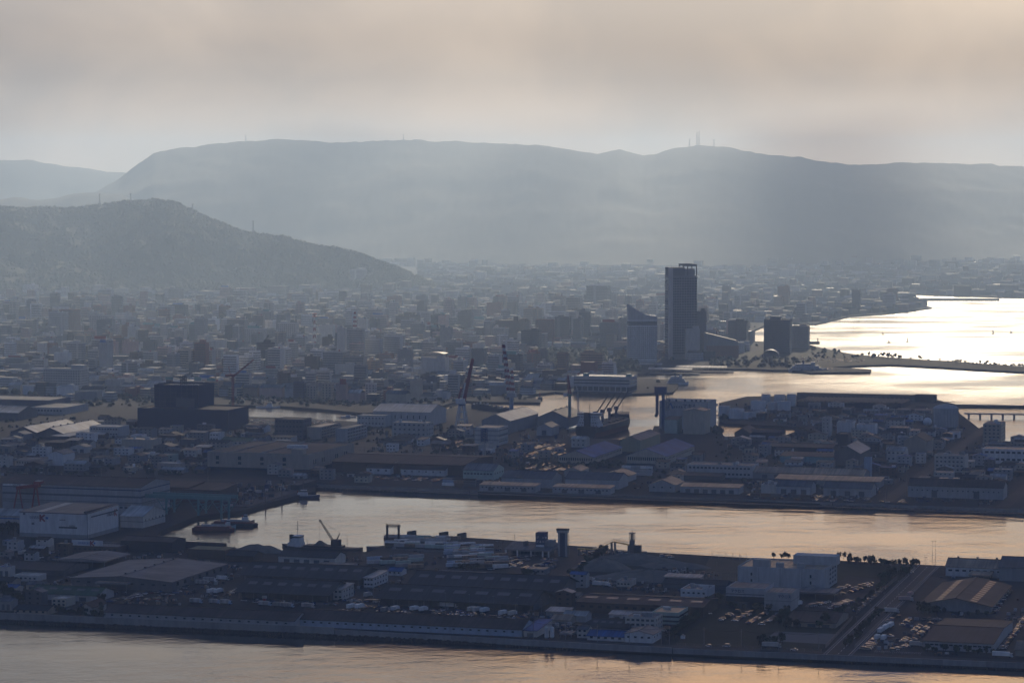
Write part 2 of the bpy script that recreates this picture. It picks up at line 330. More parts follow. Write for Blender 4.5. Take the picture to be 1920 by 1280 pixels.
# tree canopy on the near hill
def lumps(name, pts, rad, m, label, seg=6, kind='stuff'):
    rng = np.random.default_rng(3); n = len(pts)
    pts = np.asarray(pts, float); r = np.asarray(rad, float)
    ang = np.arange(seg) * 2 * math.pi / seg
    rings = [(1.0, -.15), (.82, .45), (.4, .85)]
    per = seg * 3 + 1
    V = np.zeros((n, per, 3))
    for k, (rr, zz) in enumerate(rings):
        jit = rng.uniform(.75, 1.25, (n, seg))
        V[:, k * seg:(k + 1) * seg, 0] = np.cos(ang + k * .5)[None] * rr * jit
        V[:, k * seg:(k + 1) * seg, 1] = np.sin(ang + k * .5)[None] * rr * jit
        V[:, k * seg:(k + 1) * seg, 2] = zz * rng.uniform(.8, 1.2, (n, seg))
    V[:, -1, 2] = 1.0
    V = V * r[:, None, None] + pts[:, None, :]
    fb = []
    for k in range(2):
        for i in range(seg):
            a, b = k * seg + i, k * seg + (i + 1) % seg; fb += [(a, b, b + seg), (a, b + seg, a + seg)]
    for i in range(seg): fb.append((2 * seg + i, 2 * seg + (i + 1) % seg, 3 * seg))
    fb = np.array(fb); Fa = (fb[None] + (np.arange(n) * per)[:, None, None]).reshape(-1, 3)
    me = bpy.data.meshes.new(name)
    me.vertices.add(n * per); me.vertices.foreach_set('co', V.reshape(-1)); me.loops.add(len(Fa) * 3); me.polygons.add(len(Fa))
    me.loops.foreach_set('vertex_index', Fa.reshape(-1)); me.polygons.foreach_set('loop_start', np.arange(len(Fa)) * 3); me.update(calc_edges=True)
    me.materials.append(m); o = bpy.data.objects.new(name, me); S.collection.objects.link(o)
    return tag(o, label, None, None, kind)
fol = mat('foliage', (.036, .042, .022), .95, var=.35, scale=.05, rnd=.0, streak=False)
rng = np.random.default_rng(11)
hv = hill_v.reshape(380, 60, 3)
ii = rng.uniform(0, 378, 15000); jj = rng.uniform(2, 44, 15000); a = ii.astype(int); b = jj.astype(int); fa = (ii - a)[:, None]; fb_ = (jj - b)[:, None]
hp = (hv[a, b] * (1 - fa) + hv[a + 1, b] * fa) * (1 - fb_) + (hv[a, b + 1] * (1 - fa) + hv[a + 1, b + 1] * fa) * fb_
hp = hp[hp[:, 2] > 5]
lumps('foliage', hp, rng.uniform(3.5, 6.5, len(hp)), fol, 'tree canopy covering the wooded hill')

# ------------------------------------------------------------------ haze and cloud
hzm = bpy.data.materials.new('haze'); hzm.use_nodes = True; t = hzm.node_tree; t.nodes.clear()
ou = t.nodes.new('ShaderNodeOutputMaterial'); pv = t.nodes.new('ShaderNodeVolumePrincipled'); t.links.new(pv.outputs[0], ou.inputs['Volume'])
pv.inputs['Density'].default_value = 1.14e-4; pv.inputs['Color'].default_value = (.57, .75, .99, 1); pv.inputs['Anisotropy'].default_value = .42
tag(MB().box(-16500, 16500, -3500, 15600, -6, 506).build('haze', hzm), 'pale blue haze over the harbour and city', None, None, 'stuff')
cm = bpy.data.materials.new('cloud'); cm.use_nodes = True; t = cm.node_tree; t.nodes.clear()
ou = t.nodes.new('ShaderNodeOutputMaterial'); tr = t.nodes.new('ShaderNodeBsdfTranslucent'); tr.inputs[0].default_value = (.08, .15, .36, 1); t.links.new(tr.outputs[0], ou.inputs['Surface'])  # deep blue tint, so the shade beneath turns bluish
cb = MB(); nx, ny = 220, 220  # unseen deck above the view, added to shade the near ground
for j in range(ny):
    for i in range(nx):
        x = -20000 + 40000 * i / (nx - 1); y = -16000 + 42000 * j / (ny - 1)
        cb.v.append((x, y, 4000 + 450 * noise.noise(Vector((x / 1900, y / 1900, 3)))))
for j in range(ny - 1):
    for i in range(nx - 1):
        x, y, _ = cb.v[j * nx + i]
        gx, gy = x - math.sin(SUN_AZ) * 4000 / math.tan(SUN_EL), y - math.cos(SUN_AZ) * 4000 / math.tan(SUN_EL)   # where its shadow falls
        if y > 23000 or (y > 17000 and gx > 1700): continue
        if gy < 3450 + 300 * noise.noise(Vector((gx / 900, 0, 9))): cover = 1.6
        elif gy < 7600: cover = max(.3, .46 - (gy - 3450) / 2500) - .15 * (gx < -300) - (.3 if gx > 250 and gy > 3900 else -.6 * (gx > 0) * (gy < 3900))
        else: cover = .3 + .3 * max(0, min(1, (gx + 900) / 2600)) - .3 * (gx < -1300)     # the far range lies half in cloud shadow, more so to the right
        if .5 + .75 * noise.noise(Vector((gx / 620, gy / 5000, 5))) + .4 * noise.noise(Vector((gx / 210, gy / 2600, 8))) > cover: continue  # gaps shaped to let sun into the far haze as shafts
        q = j * nx + i; cb.f.append((q, q + 1, q + nx + 1, q + nx)); cb.m.append(0)
tag(cb.build('cloud', cm), 'unseen blue cloud deck shaped to shade the harbour', None, None, 'stuff')

# ------------------------------------------------------------------ building kit
def solve_w(O, ax, xr):
    lo, hi = .5, 900.0
    for _ in range(40):
        m = (lo + hi) / 2
        if PR(O + ax * m)[0] < xr: lo = m
        else: hi = m
    return lo
def ppm(p): return F / math.hypot(p[0], p[1])
def pane_mesh(w, h, face, m='glass'):
    def mk():
        b = MB()
        if face == 'f': b.box(-w / 2, w / 2, -.09, .02, -h / 2, h / 2)
        else: b.box(-.02, .09, -w / 2, w / 2, -h / 2, h / 2)
        return b.mesh('window', m)
    return cached(('pane', round(w, 2), round(h, 2), face, m), mk)
def row(parent, name, face, n, a, b, z, w, h, other, m='glass', skip=()):
    """n panes between a and b along a face, at height z; other = fixed coordinate of that face"""
    me = pane_mesh(w, h, face, m)
    for k in range(n):
        if k in skip: continue
        s = a + (b - a) * (k + .5) / n
        link(name, me, parent, (s, other, z) if face == 'f' else (other, s, z))
def sky_mesh(w, l, sl, ax):
    def mk():
        b = MB()
        if ax == 'u': b.slab((-w / 2, -l / 2, -sl * l / 2), (w / 2, -l / 2, -sl * l / 2), (w / 2, l / 2, sl * l / 2), (-w / 2, l / 2, sl * l / 2), .08)
        else: b.slab((-l / 2, -w / 2, -sl * l / 2), (l / 2, -w / 2, sl * l / 2), (l / 2, w / 2, sl * l / 2), (-l / 2, w / 2, -sl * l / 2), .08)
        return b.mesh('skylight', 'skylight')
    return cached(('sky', round(w, 1), round(l, 1), round(sl, 3), ax), mk)
def roof_unit(parent, x, y, z, w, d, h, m='lightgrey', name='roof_unit'):
    b = MB(); b.box(x, x + w, y, y + d, z, z + h); b.box(x - .12, x + w + .12, y - .12, y + d + .12, z + h, z + h + .18)
    return b.build(name, m, parent)

def shed(name, label, cat, xl, yl, xr, dep, hp, roof='gu', rise=None, wall='lightgrey', rf='r_dark', ov=.6, wins=None, side=None, sky=0, sky_m=None, open_front=False,
         doors=0, ang=GA, group=None, z0=GZ, par=.8, units=0, canopy=False, band=None, posts=0, base=None):
    O = G(xl, yl, z0); ax, ay = axes(ang); w = solve_w(O, ax, xr); h = hp / ppm(O); d = dep
    T = thing(name, label, cat, O, ang, group); T['w'] = w; T['d'] = d; T['h'] = h
    occupy(O, w, d)
    if roof in ('gv',) and rf[:2] == 'r_': rf = rf + '|v'
    if rise is None: rise = (d if roof == 'gu' else w) * .14
    b = MB()
    zb = 0.0
    if canopy:                                # roof carried by posts over an open floor
        n = max(2, int(w / 9)); pm = cached(('post', round(h, 1)), lambda: MB().box(-.22, .22, -.22, .22, 0, h - .05).mesh('post', 'steel'))
        for k in range(n + 1):
            for yy in (.5, d - .5): link('post', pm, T, (.5 + (w - 1) * k / n, yy, 0))
        zb = h - .9
    y0w = 0.0
    if open_front: y0w = min(5.0, d * .3)      # set-back front wall under the eave: a dark loading bay
    if roof == 'gu':
        b.quad((0, y0w, zb), (w, y0w, zb), (w, y0w, h), (0, y0w, h)); b.quad((w, d, zb), (0, d, zb), (0, d, h), (w, d, h))
        for x, fl in ((0, 1), (w, 0)):
            p = [(x, y0w, zb), (x, d, zb), (x, d, h - .02), (x, d / 2, h + rise - .05), (x, y0w, h + rise * (y0w / (d / 2)) - .02)]
            b.poly(p[::-1] if fl else p)
    elif roof == 'gv':
        b.poly([(0, 0, zb), (w, 0, zb), (w, 0, h - .02), (w / 2, 0, h + rise - .05), (0, 0, h - .02)]); b.poly([(0, d, zb), (0, d, h - .02), (w / 2, d, h + rise - .05), (w, d, h - .02), (w, d, zb)])
        b.quad((w, 0, zb), (w, d, zb), (w, d, h), (w, 0, h)); b.quad((0, d, zb), (0, 0, zb), (0, 0, h), (0, d, h))
    elif roof == 'mono':
        b.quad((0, 0, zb), (w, 0, zb), (w, 0, h), (0, 0, h)); b.quad((w, d, zb), (0, d, zb), (0, d, h + rise), (w, d, h + rise))
        b.quad((w, 0, zb), (w, d, zb), (w, d, h + rise), (w, 0, h)); b.quad((0, d, zb), (0, 0, zb), (0, 0, h), (0, d, h + rise))
    else:
        b.box(0, w, 0, d, zb, h)
        pw = .35
        b.box(0, w, 0, pw, h, h + par); b.box(0, w, d - pw, d, h, h + par); b.box(0, pw, pw, d - pw, h, h + par); b.box(w - pw, w, pw, d - pw, h, h + par)
    b.build('wall', wall, T)
    if base: MB().box(-.06, w + .06, -.06, d * .999, 0, h * base[1]).build('plinth', base[0], T)
    # roof
    if roof == 'gu':
        sl = rise / (d / 2)
        for s in (0, 1):
            r = MB()
            if s == 0: r.slab((-ov, -ov, h - sl * ov), (w + ov, -ov, h - sl * ov), (w + ov, d / 2, h + rise), (-ov, d / 2, h + rise), .22)
            else: r.slab((-ov, d / 2, h + rise), (w + ov, d / 2, h + rise), (w + ov, d + ov, h - sl * ov), (-ov, d + ov, h - sl * ov), .22)
            ro = r.build('roof_slope', rf, T)
            if sky and s == 0:
                L = d * .11
                me = sky_mesh(w / sky * .55, L, sl, 'u')
                for k in range(sky): link('skylight', me, ro, (w * (k + .5) / sky, d * .3, h + sl * d * .3 + .14))
        MB().box(-ov, w + ov, d / 2 - .35, d / 2 + .35, h + rise - .02, h + rise + .28).build('ridge_cap', rf, T)
        if sky_m:
            for k in range(sky_m):
                x = w * (k + .5) / sky_m; MB().box(x - .7, x + .7, d / 2 - .7, d / 2 + .7, h + rise + .2, h + rise + 1.3).build('roof_vent', 'steel', T)
    elif roof == 'gv':
        sl = rise / (w / 2)
        for s in (0, 1):
            r = MB()
            if s == 0: r.slab((-ov, -ov, h - sl * ov), (w / 2, -ov, h + rise), (w / 2, d + ov, h + rise), (-ov, d + ov, h - sl * ov), .22)
            else: r.slab((w / 2, -ov, h + rise), (w + ov, -ov, h - sl * ov), (w + ov, d + ov, h - sl * ov), (w / 2, d + ov, h + rise), .22)
            ro = r.build('roof_slope', rf, T)
            if sky:
                L = w * .1
                for k in range(sky):
                    y = d * (k + .5) / sky; x = w * (.25 if s == 0 else .75)
                    link('skylight', sky_mesh(d / sky * .5, L, sl if s == 0 else -sl, 'v'), ro, (x, y, h + rise * .5 + .14))
        MB().box(w / 2 - .35, w / 2 + .35, -ov, d + ov, h + rise - .02, h + rise + .28).build('ridge_cap', rf, T)
        if sky_m:
            for k in range(sky_m):
                y = d * (k + .5) / sky_m; MB().box(w / 2 - .7, w / 2 + .7, y - .7, y + .7, h + rise + .2, h + rise + 1.3).build('roof_vent', 'steel', T)
    elif roof == 'mono':
        sl = rise / d; MB().slab((-ov, -ov, h - sl * ov + .24), (w + ov, -ov, h - sl * ov + .24), (w + ov, d + ov, h + rise + sl * ov + .24), (-ov, d + ov, h + rise + sl * ov + .24), .22).build('roof_slope', rf, T)
    else:
        MB().box(.37, w - .37, .37, d - .37, h + .02, h + .2).build('roof', rf, T)
        rr = random.Random(int(xl * 7 + yl))
        for k in range(units):
            x = rr.uniform(.08, .8) * w; y = rr.uniform(.1, .8) * d; q = rr.uniform(1.5, 3.5); roof_unit(T, x, y, h + .2, min(q * 1.6, w * .2), min(q, d * .2), rr.uniform(1.2, 2.8), rr.choice(['lightgrey', 'grey', 'white']), 'roof_unit')
    if band:                                   # (colour, z0 share, z1 share) painted or glazed horizontal bands on the front and right walls
        for c, a0, a1 in band: MB().box(-.05, w + .05, y0w - .05, d + .05, h * a0, h * a1).build('wall_band', c, T)
    if wins:                                   # (n, rows, width, height) on the front
        n, rws, ww, hh = wins
        for r_ in range(rws): row(T, 'window', 'f', n, w * .02, w * .98, h * (r_ + .62) / rws, ww, hh, y0w)
    if side:
        n, rws, ww, hh = side
        for r_ in range(rws): row(T, 'window', 'r', n, d * .04, d * .96, h * (r_ + .62) / rws, ww, hh, w)
    if open_front:
        n = max(2, int(w / 10)); pm = cached(('post', round(h, 1)), lambda: MB().box(-.22, .22, -.22, .22, 0, h - .05).mesh('post', 'steel'))
        for k in range(n + 1): link('post', pm, T, (.3 + (w - .6) * k / n, .3, 0))
        row(T, 'roller_door', 'f', max(2, int(w / 8)), 1, w - 1, h * .42, 5.0, h * .8, y0w, 'darkgrey')
    if doors: row(T, 'roller_door', 'f', doors, w * .06, w * .94, h * .33, min(5, w / doors * .5), h * .6, y0w, 'darkgrey')
    return T

def text(parent, s, size, loc, m, face='f', squash=1.0):
    cu = bpy.data.curves.new('lettering', 'FONT'); cu.body = s; cu.size = size; cu.extrude = .06
    tmp = bpy.data.objects.new('tmp', cu); S.collection.objects.link(tmp); bpy.context.view_layer.update()
    me = bpy.data.meshes.new_from_object(tmp.evaluated_get(bpy.context.evaluated_depsgraph_get())); bpy.data.objects.remove(tmp); bpy.data.curves.remove(cu)
    me.materials.clear(); me.materials.append(M(m)); me.name = 'lettering'
    o = link('lettering', me, parent, loc); o.scale = (squash, 1, 1)
    o.rotation_euler = (R(90), 0, 0) if face == 'f' else (R(90), 0, R(90))
    return o
def strokes(parent, segs, size, loc, m, th=.13, name='lettering', face='f'):
    """hand-drawn glyph: polylines in a unit square, standing on a wall"""
    b = MB(); x0, y0, z0 = loc
    for pl in segs:
        for (ax_, az), (bx, bz) in zip(pl, pl[1:]):
            d = Vector((bx - ax_, bz - az)); n = Vector((-d.y, d.x)).normalized() * th / 2; d = d.normalized() * th * .3
            q = [(ax_ - d.x + n.x, az - d.y + n.y), (ax_ - d.x - n.x, az - d.y - n.y), (bx + d.x - n.x, bz + d.y - n.y), (bx + d.x + n.x, bz + d.y + n.y)]
            if face == 'f':
                fr = [(x0 + p[0] * size, y0 - .1, z0 + p[1] * size) for p in q]; bk = [(x0 + p[0] * size, y0 + .02, z0 + p[1] * size) for p in q]
            else:
                fr = [(x0 + .1, y0 + p[0] * size, z0 + p[1] * size) for p in q]; bk = [(x0 - .02, y0 + p[0] * size, z0 + p[1] * size) for p in q]
            b.hexa(bk + fr)
    return b.build(name, m, parent)
KATA = {
 'ma': [[(.08, .85), (.92, .85), (.5, .3)], [(.38, .48), (.66, .12)]],
 'ki': [[(.15, .72), (.85, .78)], [(.1, .42), (.9, .5)], [(.4, .98), (.6, .02)]],
 'ta': [[(.38, .98), (.1, .5)], [(.32, .8), (.88, .8), (.66, .32), (.25, .02)], [(.36, .52), (.66, .38)]],
 'ku': [[(.38, .98), (.1, .5)], [(.32, .8), (.88, .8), (.66, .32), (.25, .02)]],
 'ro': [[(.15, .85), (.85, .85), (.85, .1), (.15, .1), (.15, .85)]],
 'su': [[(.15, .85), (.8, .85), (.5, .4), (.1, .05)], [(.52, .42), (.9, .05)]],
 'A': [[(.0, 0), (.42, 1), (.6, 1), (1, 0)], [(.32, .3), (.42, 1)]],
 'K': [[(.1, 0), (.1, 1)], [(.85, 1), (.2, .5), (.9, 0)]],
 'sq': [[(.1, .8), (.9, .8)], [(.5, .95), (.5, .05)], [(.15, .45), (.85, .45)], [(.45, .5), (.1, .05)], [(.55, .5), (.9, .05)]],
 'ji': [[(.1, .8), (.3, .68)], [(.1, .55), (.3, .43)], [(.15, .05), (.55, .2), (.9, .7)], [(.6, .98), (.7, .84)], [(.78, .98), (.88, .84)]],
 'n': [[(.1, .8), (.35, .68)], [(.1, .1), (.55, .25), (.9, .72)]],
 'bo': [[(.1, .72), (.8, .72)], [(.45, .95), (.45, .05)], [(.3, .5), (.12, .2)], [(.6, .5), (.8, .2)]],
 'fu': [[(.12, .85), (.85, .85), (.7, .4), (.3, .05)]], 'e': [[(.2, .8), (.8, .8)], [(.5, .8), (.5, .15)], [(.1, .15), (.9, .15)]],
 'ri': [[(.25, .9), (.25, .4)], [(.75, .9), (.75, .4), (.45, .05)]], '-': [[(.1, .5), (.9, .5)]],
}

# ------------------------------------------------------------------ vehicles
def car_parts(kind):
    """body and glasshouse profiles, lengthwise along x"""
    L, W = {'saloon': (4.5, 1.7), 'kei': (3.5, 1.5), 'van': (4.4, 1.7)}[kind]
    lo = {'saloon': [(-2.25, .3), (-2.25, .75), (-1.6, .88), (.9, .9), (2.1, .72), (2.25, .5), (2.25, .3)],
          'kei': [(-1.75, .3), (-1.75, .95), (.8, .95), (1.6, .85), (1.75, .5), (1.75, .3)],
          'van': [(-2.2, .3), (-2.2, 1.0), (1.2, 1.0), (2.05, .85), (2.2, .5), (2.2, .3)]}[kind]
    hi = {'saloon': [(-1.75, .85), (-1.15, 1.36), (.1, 1.4), (.95, .88)], 'kei': [(-1.72, .93), (-1.55, 1.55), (.4, 1.58), (1.0, .93)], 'van': [(-2.17, .98), (-2.05, 1.85), (.9, 1.85), (1.6, .95)]}[kind]
    def ext(prof, w, w2):
        b = MB(); n = len(prof)
        zmin = min(z for _, z in prof); zmax = max(z for _, z in prof)
        ww = lambda z: w + (w2 - w) * (z - zmin) / (zmax - zmin)
        b.v = [(x, -ww(z) / 2, z) for x, z in prof] + [(x, ww(z) / 2, z) for x, z in prof]
        b.f = [tuple(range(n)), tuple(range(2 * n - 1, n - 1, -1))] + [(i, i + n, (i + 1) % n + n, (i + 1) % n) for i in range(n)]
        b.m = [0] * len(b.f); return b
    return ext(lo, W, W * .96), ext(hi, W * .94, W * .74), hi, W
CARCOL = {'white': (.75, .75, .74), 'silver': (.42, .43, .45), 'black': (.015, .015, .018), 'red': (.18, .02, .02), 'blue': (.03, .08, .28), 'beige': (.3, .28, .24)}
def carmat(c): return mat('car_' + c, CARCOL[c], .22, var=.05, rnd=.08)
def car_mesh(kind, c):
    def mk():
        lo, hi, pr, W = car_parts(kind)
        for x in (-.62, .62):
            for s in (-1, 1):
                k = x * 2.1; lo.box(k - .3, k + .3, s * W / 2 - .12, s * W / 2 + .02, 0, .6, 1)
        return lo.mesh('parked_car', [carmat(c), 'black'])
    return cached(('car', kind, c), mk)
def cabin_mesh(kind, c):
    def mk():
        _, hi, pr, W = car_parts(kind)
        x0, x1, z = pr[1][0], pr[2][0], max(pr[1][1], pr[2][1])
        hi.box(x0 + .03, x1 - .03, -W * .36, W * .36, z - .02, z + .035, 1)
        return hi.mesh('cabin', ['glass', carmat(c)])
    return cached(('cabin', kind, c), mk)
CARS = [0]
def car(p, rz, label_tail, group, rr,  colours=('white', 'white', 'white', 'silver', 'silver', 'silver', 'black', 'black', 'blue', 'red', 'beige')):
    c = rr.choice(colours); k = rr.choice(('saloon', 'kei', 'van'))
    o = link('parked_car', car_mesh(k, c), None, p, rz + rr.choice((0, math.pi)) + rr.uniform(-.04, .04))
    kn = {'saloon': 'saloon car', 'kei': 'small boxy car', 'van': 'people carrier'}[k]
    tag(o, f'{c} {kn}{label_tail}', 'car', group); occupy(p - UX * 2 - VX * 2, 4, 4, 0)
    link('cabin', cabin_mesh(k, c), o); CARS[0] += 1
    return o
def car_row(p0, p1, n, label_tail, group, head, seed, drop=.12, colours=None):
    rr = random.Random(seed); a, b = G(*p0), G(*p1)
    m_ = 0
    for k in range(n):
        if rr.random() < drop: continue
        p = a.lerp(b, k / max(1, n - 1)); p.z = GZ + .06; m_ += 1
        car(p, GA + head, f', {nth(m_)} from left, {label_tail}', group, rr, colours or ('white', 'white', 'white', 'silver', 'silver', 'silver', 'black', 'black', 'blue', 'red', 'beige'))
def truck(px, py, head, label, L=8.5, box='paint', cab='white', group=None, hgt=3.4, name='box_truck'):
    p = G(px, py); p.z = GZ + .06
    T = thing(name, label, 'truck' if name == 'box_truck' else 'trailer', p, head, group)
    W = 2.4; occupy(p - UX * L * .45 - VX * 3, L * .9, 6, 0)
    link('chassis', cached(('chs', L), lambda: MB().box(-L / 2, L / 2, -.5, .5, .55, .95).mesh('chassis', 'black')), T)
    bx0 = -L / 2; bx1 = L / 2 - (1.9 if name == 'box_truck' else 0)
    link('cargo_box', cached(('cbx', L, box, name, hgt), lambda: MB().box(bx0, bx1, -W / 2, W / 2, .96, hgt).box(bx0, bx1, -W / 2 - .04, W / 2 + .04, .96, 1.1, 1).mesh('cargo_box', [box, 'steel'])), T)
    if name == 'box_truck':
        x0 = L / 2 - 1.8
        c = link('cab', cached(('cab', L, cab), lambda: MB().hexa([(x0, -1.1, .6), (L / 2, -1.1, .6), (L / 2, 1.1, .6), (x0, 1.1, .6), (x0, -1.1, 2.7), (L / 2 - .35, -1.1, 2.7), (L / 2 - .35, 1.1, 2.7), (x0, 1.1, 2.7)]).mesh('cab', cab)), T)
        link('windscreen', cached(('wsc', L), lambda: MB().hexa([(L / 2 - .13, -1, 1.6), (L / 2 - .06, -1, 1.6), (L / 2 - .06, 1, 1.6), (L / 2 - .13, 1, 1.6), (L / 2 - .36, -1, 2.5), (L / 2 - .25, -1, 2.5), (L / 2 - .25, 1, 2.5), (L / 2 - .36, 1, 2.5)]).mesh('windscreen', 'glass')), c)
    wm = cached('tyre', lambda: MB().bar((0, -.15, .5), (0, .15, .5), .5, 0, 10).mesh('wheel', 'black'))
    for x in ((-L * .32, L * .36) if name == 'box_truck' else (-L * .38, -L * .25)):
        for s in (-1, 1): link('wheel', wm, T, (x, s * 1.05, 0))
    return T

# ------------------------------------------------------------------ trees
leafm = [mat('leaf_a', (.045, .06, .03), .9, var=.5, scale=.6, rnd=.3, streak=False), mat('leaf_b', (.055, .05, .028), .9, var=.5, scale=.6, rnd=.3, streak=False)]
def tree_meshes(v):
    def mk():
        rr = random.Random(v * 13 + 1); hgt = 6.0 + v * .8; b = MB()
        lobes = [(rr.uniform(-1.3, 1.3), rr.uniform(-1.3, 1.3), rr.uniform(-1.2, 1.6), rr.uniform(.6, 1.15)) for _ in range(5)]
        for k in range(190):
            while True:
                q = Vector((rr.uniform(-1, 1), rr.uniform(-1, 1), rr.uniform(-1, 1)))
                if .35 < q.length < 1: break
            lb = lobes[k % len(lobes)]; c = Vector((q.x * 1.6 * lb[3] + lb[0], q.y * 1.6 * lb[3] + lb[1], hgt * .6 + q.z * hgt * .25 * lb[3] + lb[2])); c += Vector((noise.noise(c * .5), noise.noise(c * .5 + Vector((9, 0, 0))), 0)) * 1.2
            n = Vector((rr.gauss(0, 1), rr.gauss(0, 1), rr.gauss(0, 1) + .6)).normalized(); t1 = n.orthogonal().normalized() * rr.uniform(.35, .75); t2 = n.cross(t1)
            b.quad(c + t1, c + t2, c - t1, c - t2)
        crown = b.mesh('crown', leafm[v % 2])
        t = MB(); t.bar((0, 0, 0), (0, 0, hgt * .55), .22, 0, 6, .12)
        for k in range(4):
            a = k * 1.7 + v; t.bar((0, 0, hgt * .35), (math.cos(a) * 1.3, math.sin(a) * 1.3, hgt * .68), .1, 0, 4, .04)
        return t.mesh('trunk', 'trunk'), crown
    return cached(('tree', v), mk)
def tree(p, s, label, group, rr=random):
    v = rr.randrange(4); tk, cw = tree_meshes(v)
    T = thing('tree', label, 'tree', p, rr.uniform(0, 6.28), group); T.scale = (s, s, s * rr.uniform(.85, 1.15))
    link('trunk', tk, T); link('crown', cw, T); return T
def tree_row(p0, p1, n, s, label, group, seed, jit=2.0):
    rr = random.Random(seed); a, b = G(*p0), G(*p1)
    if p1[0] < p0[0]: a, b = b, a
    P = []
    for k in range(n):
        p = a.lerp(b, (k + rr.uniform(-.3, .3)) / max(1, n - 1)) + Vector((rr.uniform(-jit, jit), rr.uniform(-jit, jit), 0)); p.z = GZ; P.append(p)
    P.sort(key=lambda q: PR(q)[0])
    for k, p in enumerate(P): tree(p, s * rr.uniform(.7, 1.25), f'{nth(k + 1)} {label}, from left', group, rr)

# ------------------------------------------------------------------ boats
def hull(name, L, B, D, mats, parent, bow=.22, sheer=1.5, stern=.85, deckm=2, draft=1.5, wl=.35):
    """lofted hull along +y, stern at y=0"""
    b = MB(); N = 14; rows = []
    for k in range(N + 1):
        t = k / N
        wdt = B / 2 * (stern + (1 - stern) * min(1, t / .15)) if t < 1 - bow else B / 2 * max(.02, 1 - ((t - 1 + bow) / bow) ** 1.8)
        z1 = D + sheer * max(0, (t - .7) / .3) ** 2 + sheer * .3 * max(0, (.15 - t) / .15)
        y = t * L; rk = bow * L * .22 * max(0, (t - 1 + bow) / bow) ** 2
        rows.append([(-wdt * .8, y - rk, -draft), (-wdt, y, D * wl), (-wdt, y, z1), (wdt, y, z1), (wdt, y, D * wl), (wdt * .8, y - rk, -draft)])
    for r in rows: b.v += r
    for k in range(N):
        i, j = k * 6, (k + 1) * 6
        for q, mi in ((0, 0), (1, 1), (2, deckm), (3, 1), (4, 0)): b.f.append((i + q, j + q, j + q + 1, i + q + 1)); b.m.append(mi)
    b.f.append((5, 4, 3, 2, 1, 0)); b.m.append(1)
    return b.build(name, mats, parent)

# ------------------------------------------------------------------ roads, yards, quay walls
def sheet(name, pts, m, label, dz=.05, kind='structure'):
    b = MB(); P = [Vector((p.x, p.y, GZ + dz)) for p in pts]
    for tri in tessellate_polygon([P]):
        q = [P[i] for i in tri]
        if (q[1] - q[0]).cross(q[2] - q[0]).z < 0: q.reverse()
        b.poly(q)
    return tag(b.build(name, m), label, None, None, kind)
asph = mat('asphalt', (.036, .039, .046), .8, spec=.12, var=.5, scale=.04, rnd=.05, streak=False)
asph2 = mat('yard_asphalt', (.029, .032, .038), .85, spec=.12, var=.6, scale=.03, rnd=.05, streak=False)
grassm = mat('grass_field', (.033, .034, .024), .95, spec=.12, var=.45, scale=.06, rnd=.05, streak=False)
dirtm = mat('bare_earth', (.1, .08, .06), .95, spec=.12, var=.3, scale=.05, rnd=.05, streak=False)
def strip(name, a, b, wid, m, label, dz=.05):
    a, b = G(*a), G(*b); d = (b - a).normalized(); n = Vector((-d.y, d.x, 0)) * wid / 2
    return sheet(name, [a - n, b - n, b + n, a + n], m, label, dz), a, b
_, ra, rb = strip('road', (1568, 1229), (1742, 1059), 15, asph, 'straight asphalt road running inland from the quay', .1)
rd = (rb - ra).normalized(); rn = Vector((-rd.y, rd.x, 0))
for s in (-1, 1):
    k = MB()
    for q in range(1): 
        a = ra + rn * s * 7.6; b = rb + rn * s * 7.6; wv = rn * s * .9
        P = [a, b, b + wv, a + wv]; 
        if s < 0: P = P[::-1]
        k.slab(*[(p.x, p.y, GZ + .22) for p in P], .2)
    tag(k.build('pavement', 'darkgrey'), 'pale kerbed pavement along the straight road', None, None, 'structure')
mk = MB(); L = (rb - ra).length; s = 6.0
while s < L - 8:
    for off, ln in ((0, 5.0),):
        a = ra + rd * s + rn * (off - .12); b = a + rd * ln; c = b + rn * .24; d_ = a + rn * .24
        mk.quad(*[(p.x, p.y, GZ + .15) for p in (a, d_, c, b)])
    s += 10
for off in (-6.6, 6.6):
    a = ra + rn * (off - .1); b = rb + rn * (off - .1); mk.quad(*[(p.x, p.y, GZ + .15) for p in (a, a + rn * .2, b + rn * .2, b)])
tag(mk.build('road_marking', 'paint'), 'white painted lane lines on the straight road', None, None, 'structure')
occupy_px(1560, 1180, 1600, 1229)
for q in np.linspace(0, 1, 90):
    p = ra.lerp(rb, q); occupy(p - UX * 11, 22, 2)
strip('road', (990, 1199), (2300, 1257), 10, asph, 'quay road along the near seawall', .06)
strip('road', (0, 1152), (190, 1160), 5, asph, 'narrow quay road at the left end of the seawall', .06)
strip('road', (985, 1143), (1125, 1032), 16, asph, 'access road beside the ferry car park', .07)
strip('road', (640, 915), (1920, 963), 9, asph, 'quay road along the middle canal', .06)
for a, b, w, l in (((1120, 925), (1240, 850), 12, 'street between the quay sheds of the middle shore'), ((1660, 940), (1850, 800), 12, 'street between the factories on the right'), ((1880, 950), (1990, 860), 12, 'street at the right edge of the factories'),
                   ((-60, 893), (640, 903), 14, 'road behind the shipyard halls')):
    strip('road', a, b, w, asph, l, .07)
    A, B = G(*a), G(*b)
    for q in np.linspace(0, 1, 60):
        p = A.lerp(B, q); occupy(p - UX * 6, 12, 2)
sheet('yard', [G(*p) for p in ((440, 1127), (1010, 1153), (1060, 1090), (1150, 1040), (1040, 1024), (770, 1007), (695, 1036), (470, 1060))], asph2, 'grey asphalt truck yard on the near peninsula', .04)
sheet('yard', [G(*p) for p in ((1635, 1222), (1900, 1234), (2060, 1150), (1960, 1085), (1745, 1080))], asph2, 'asphalt depot yard on the right', .04)
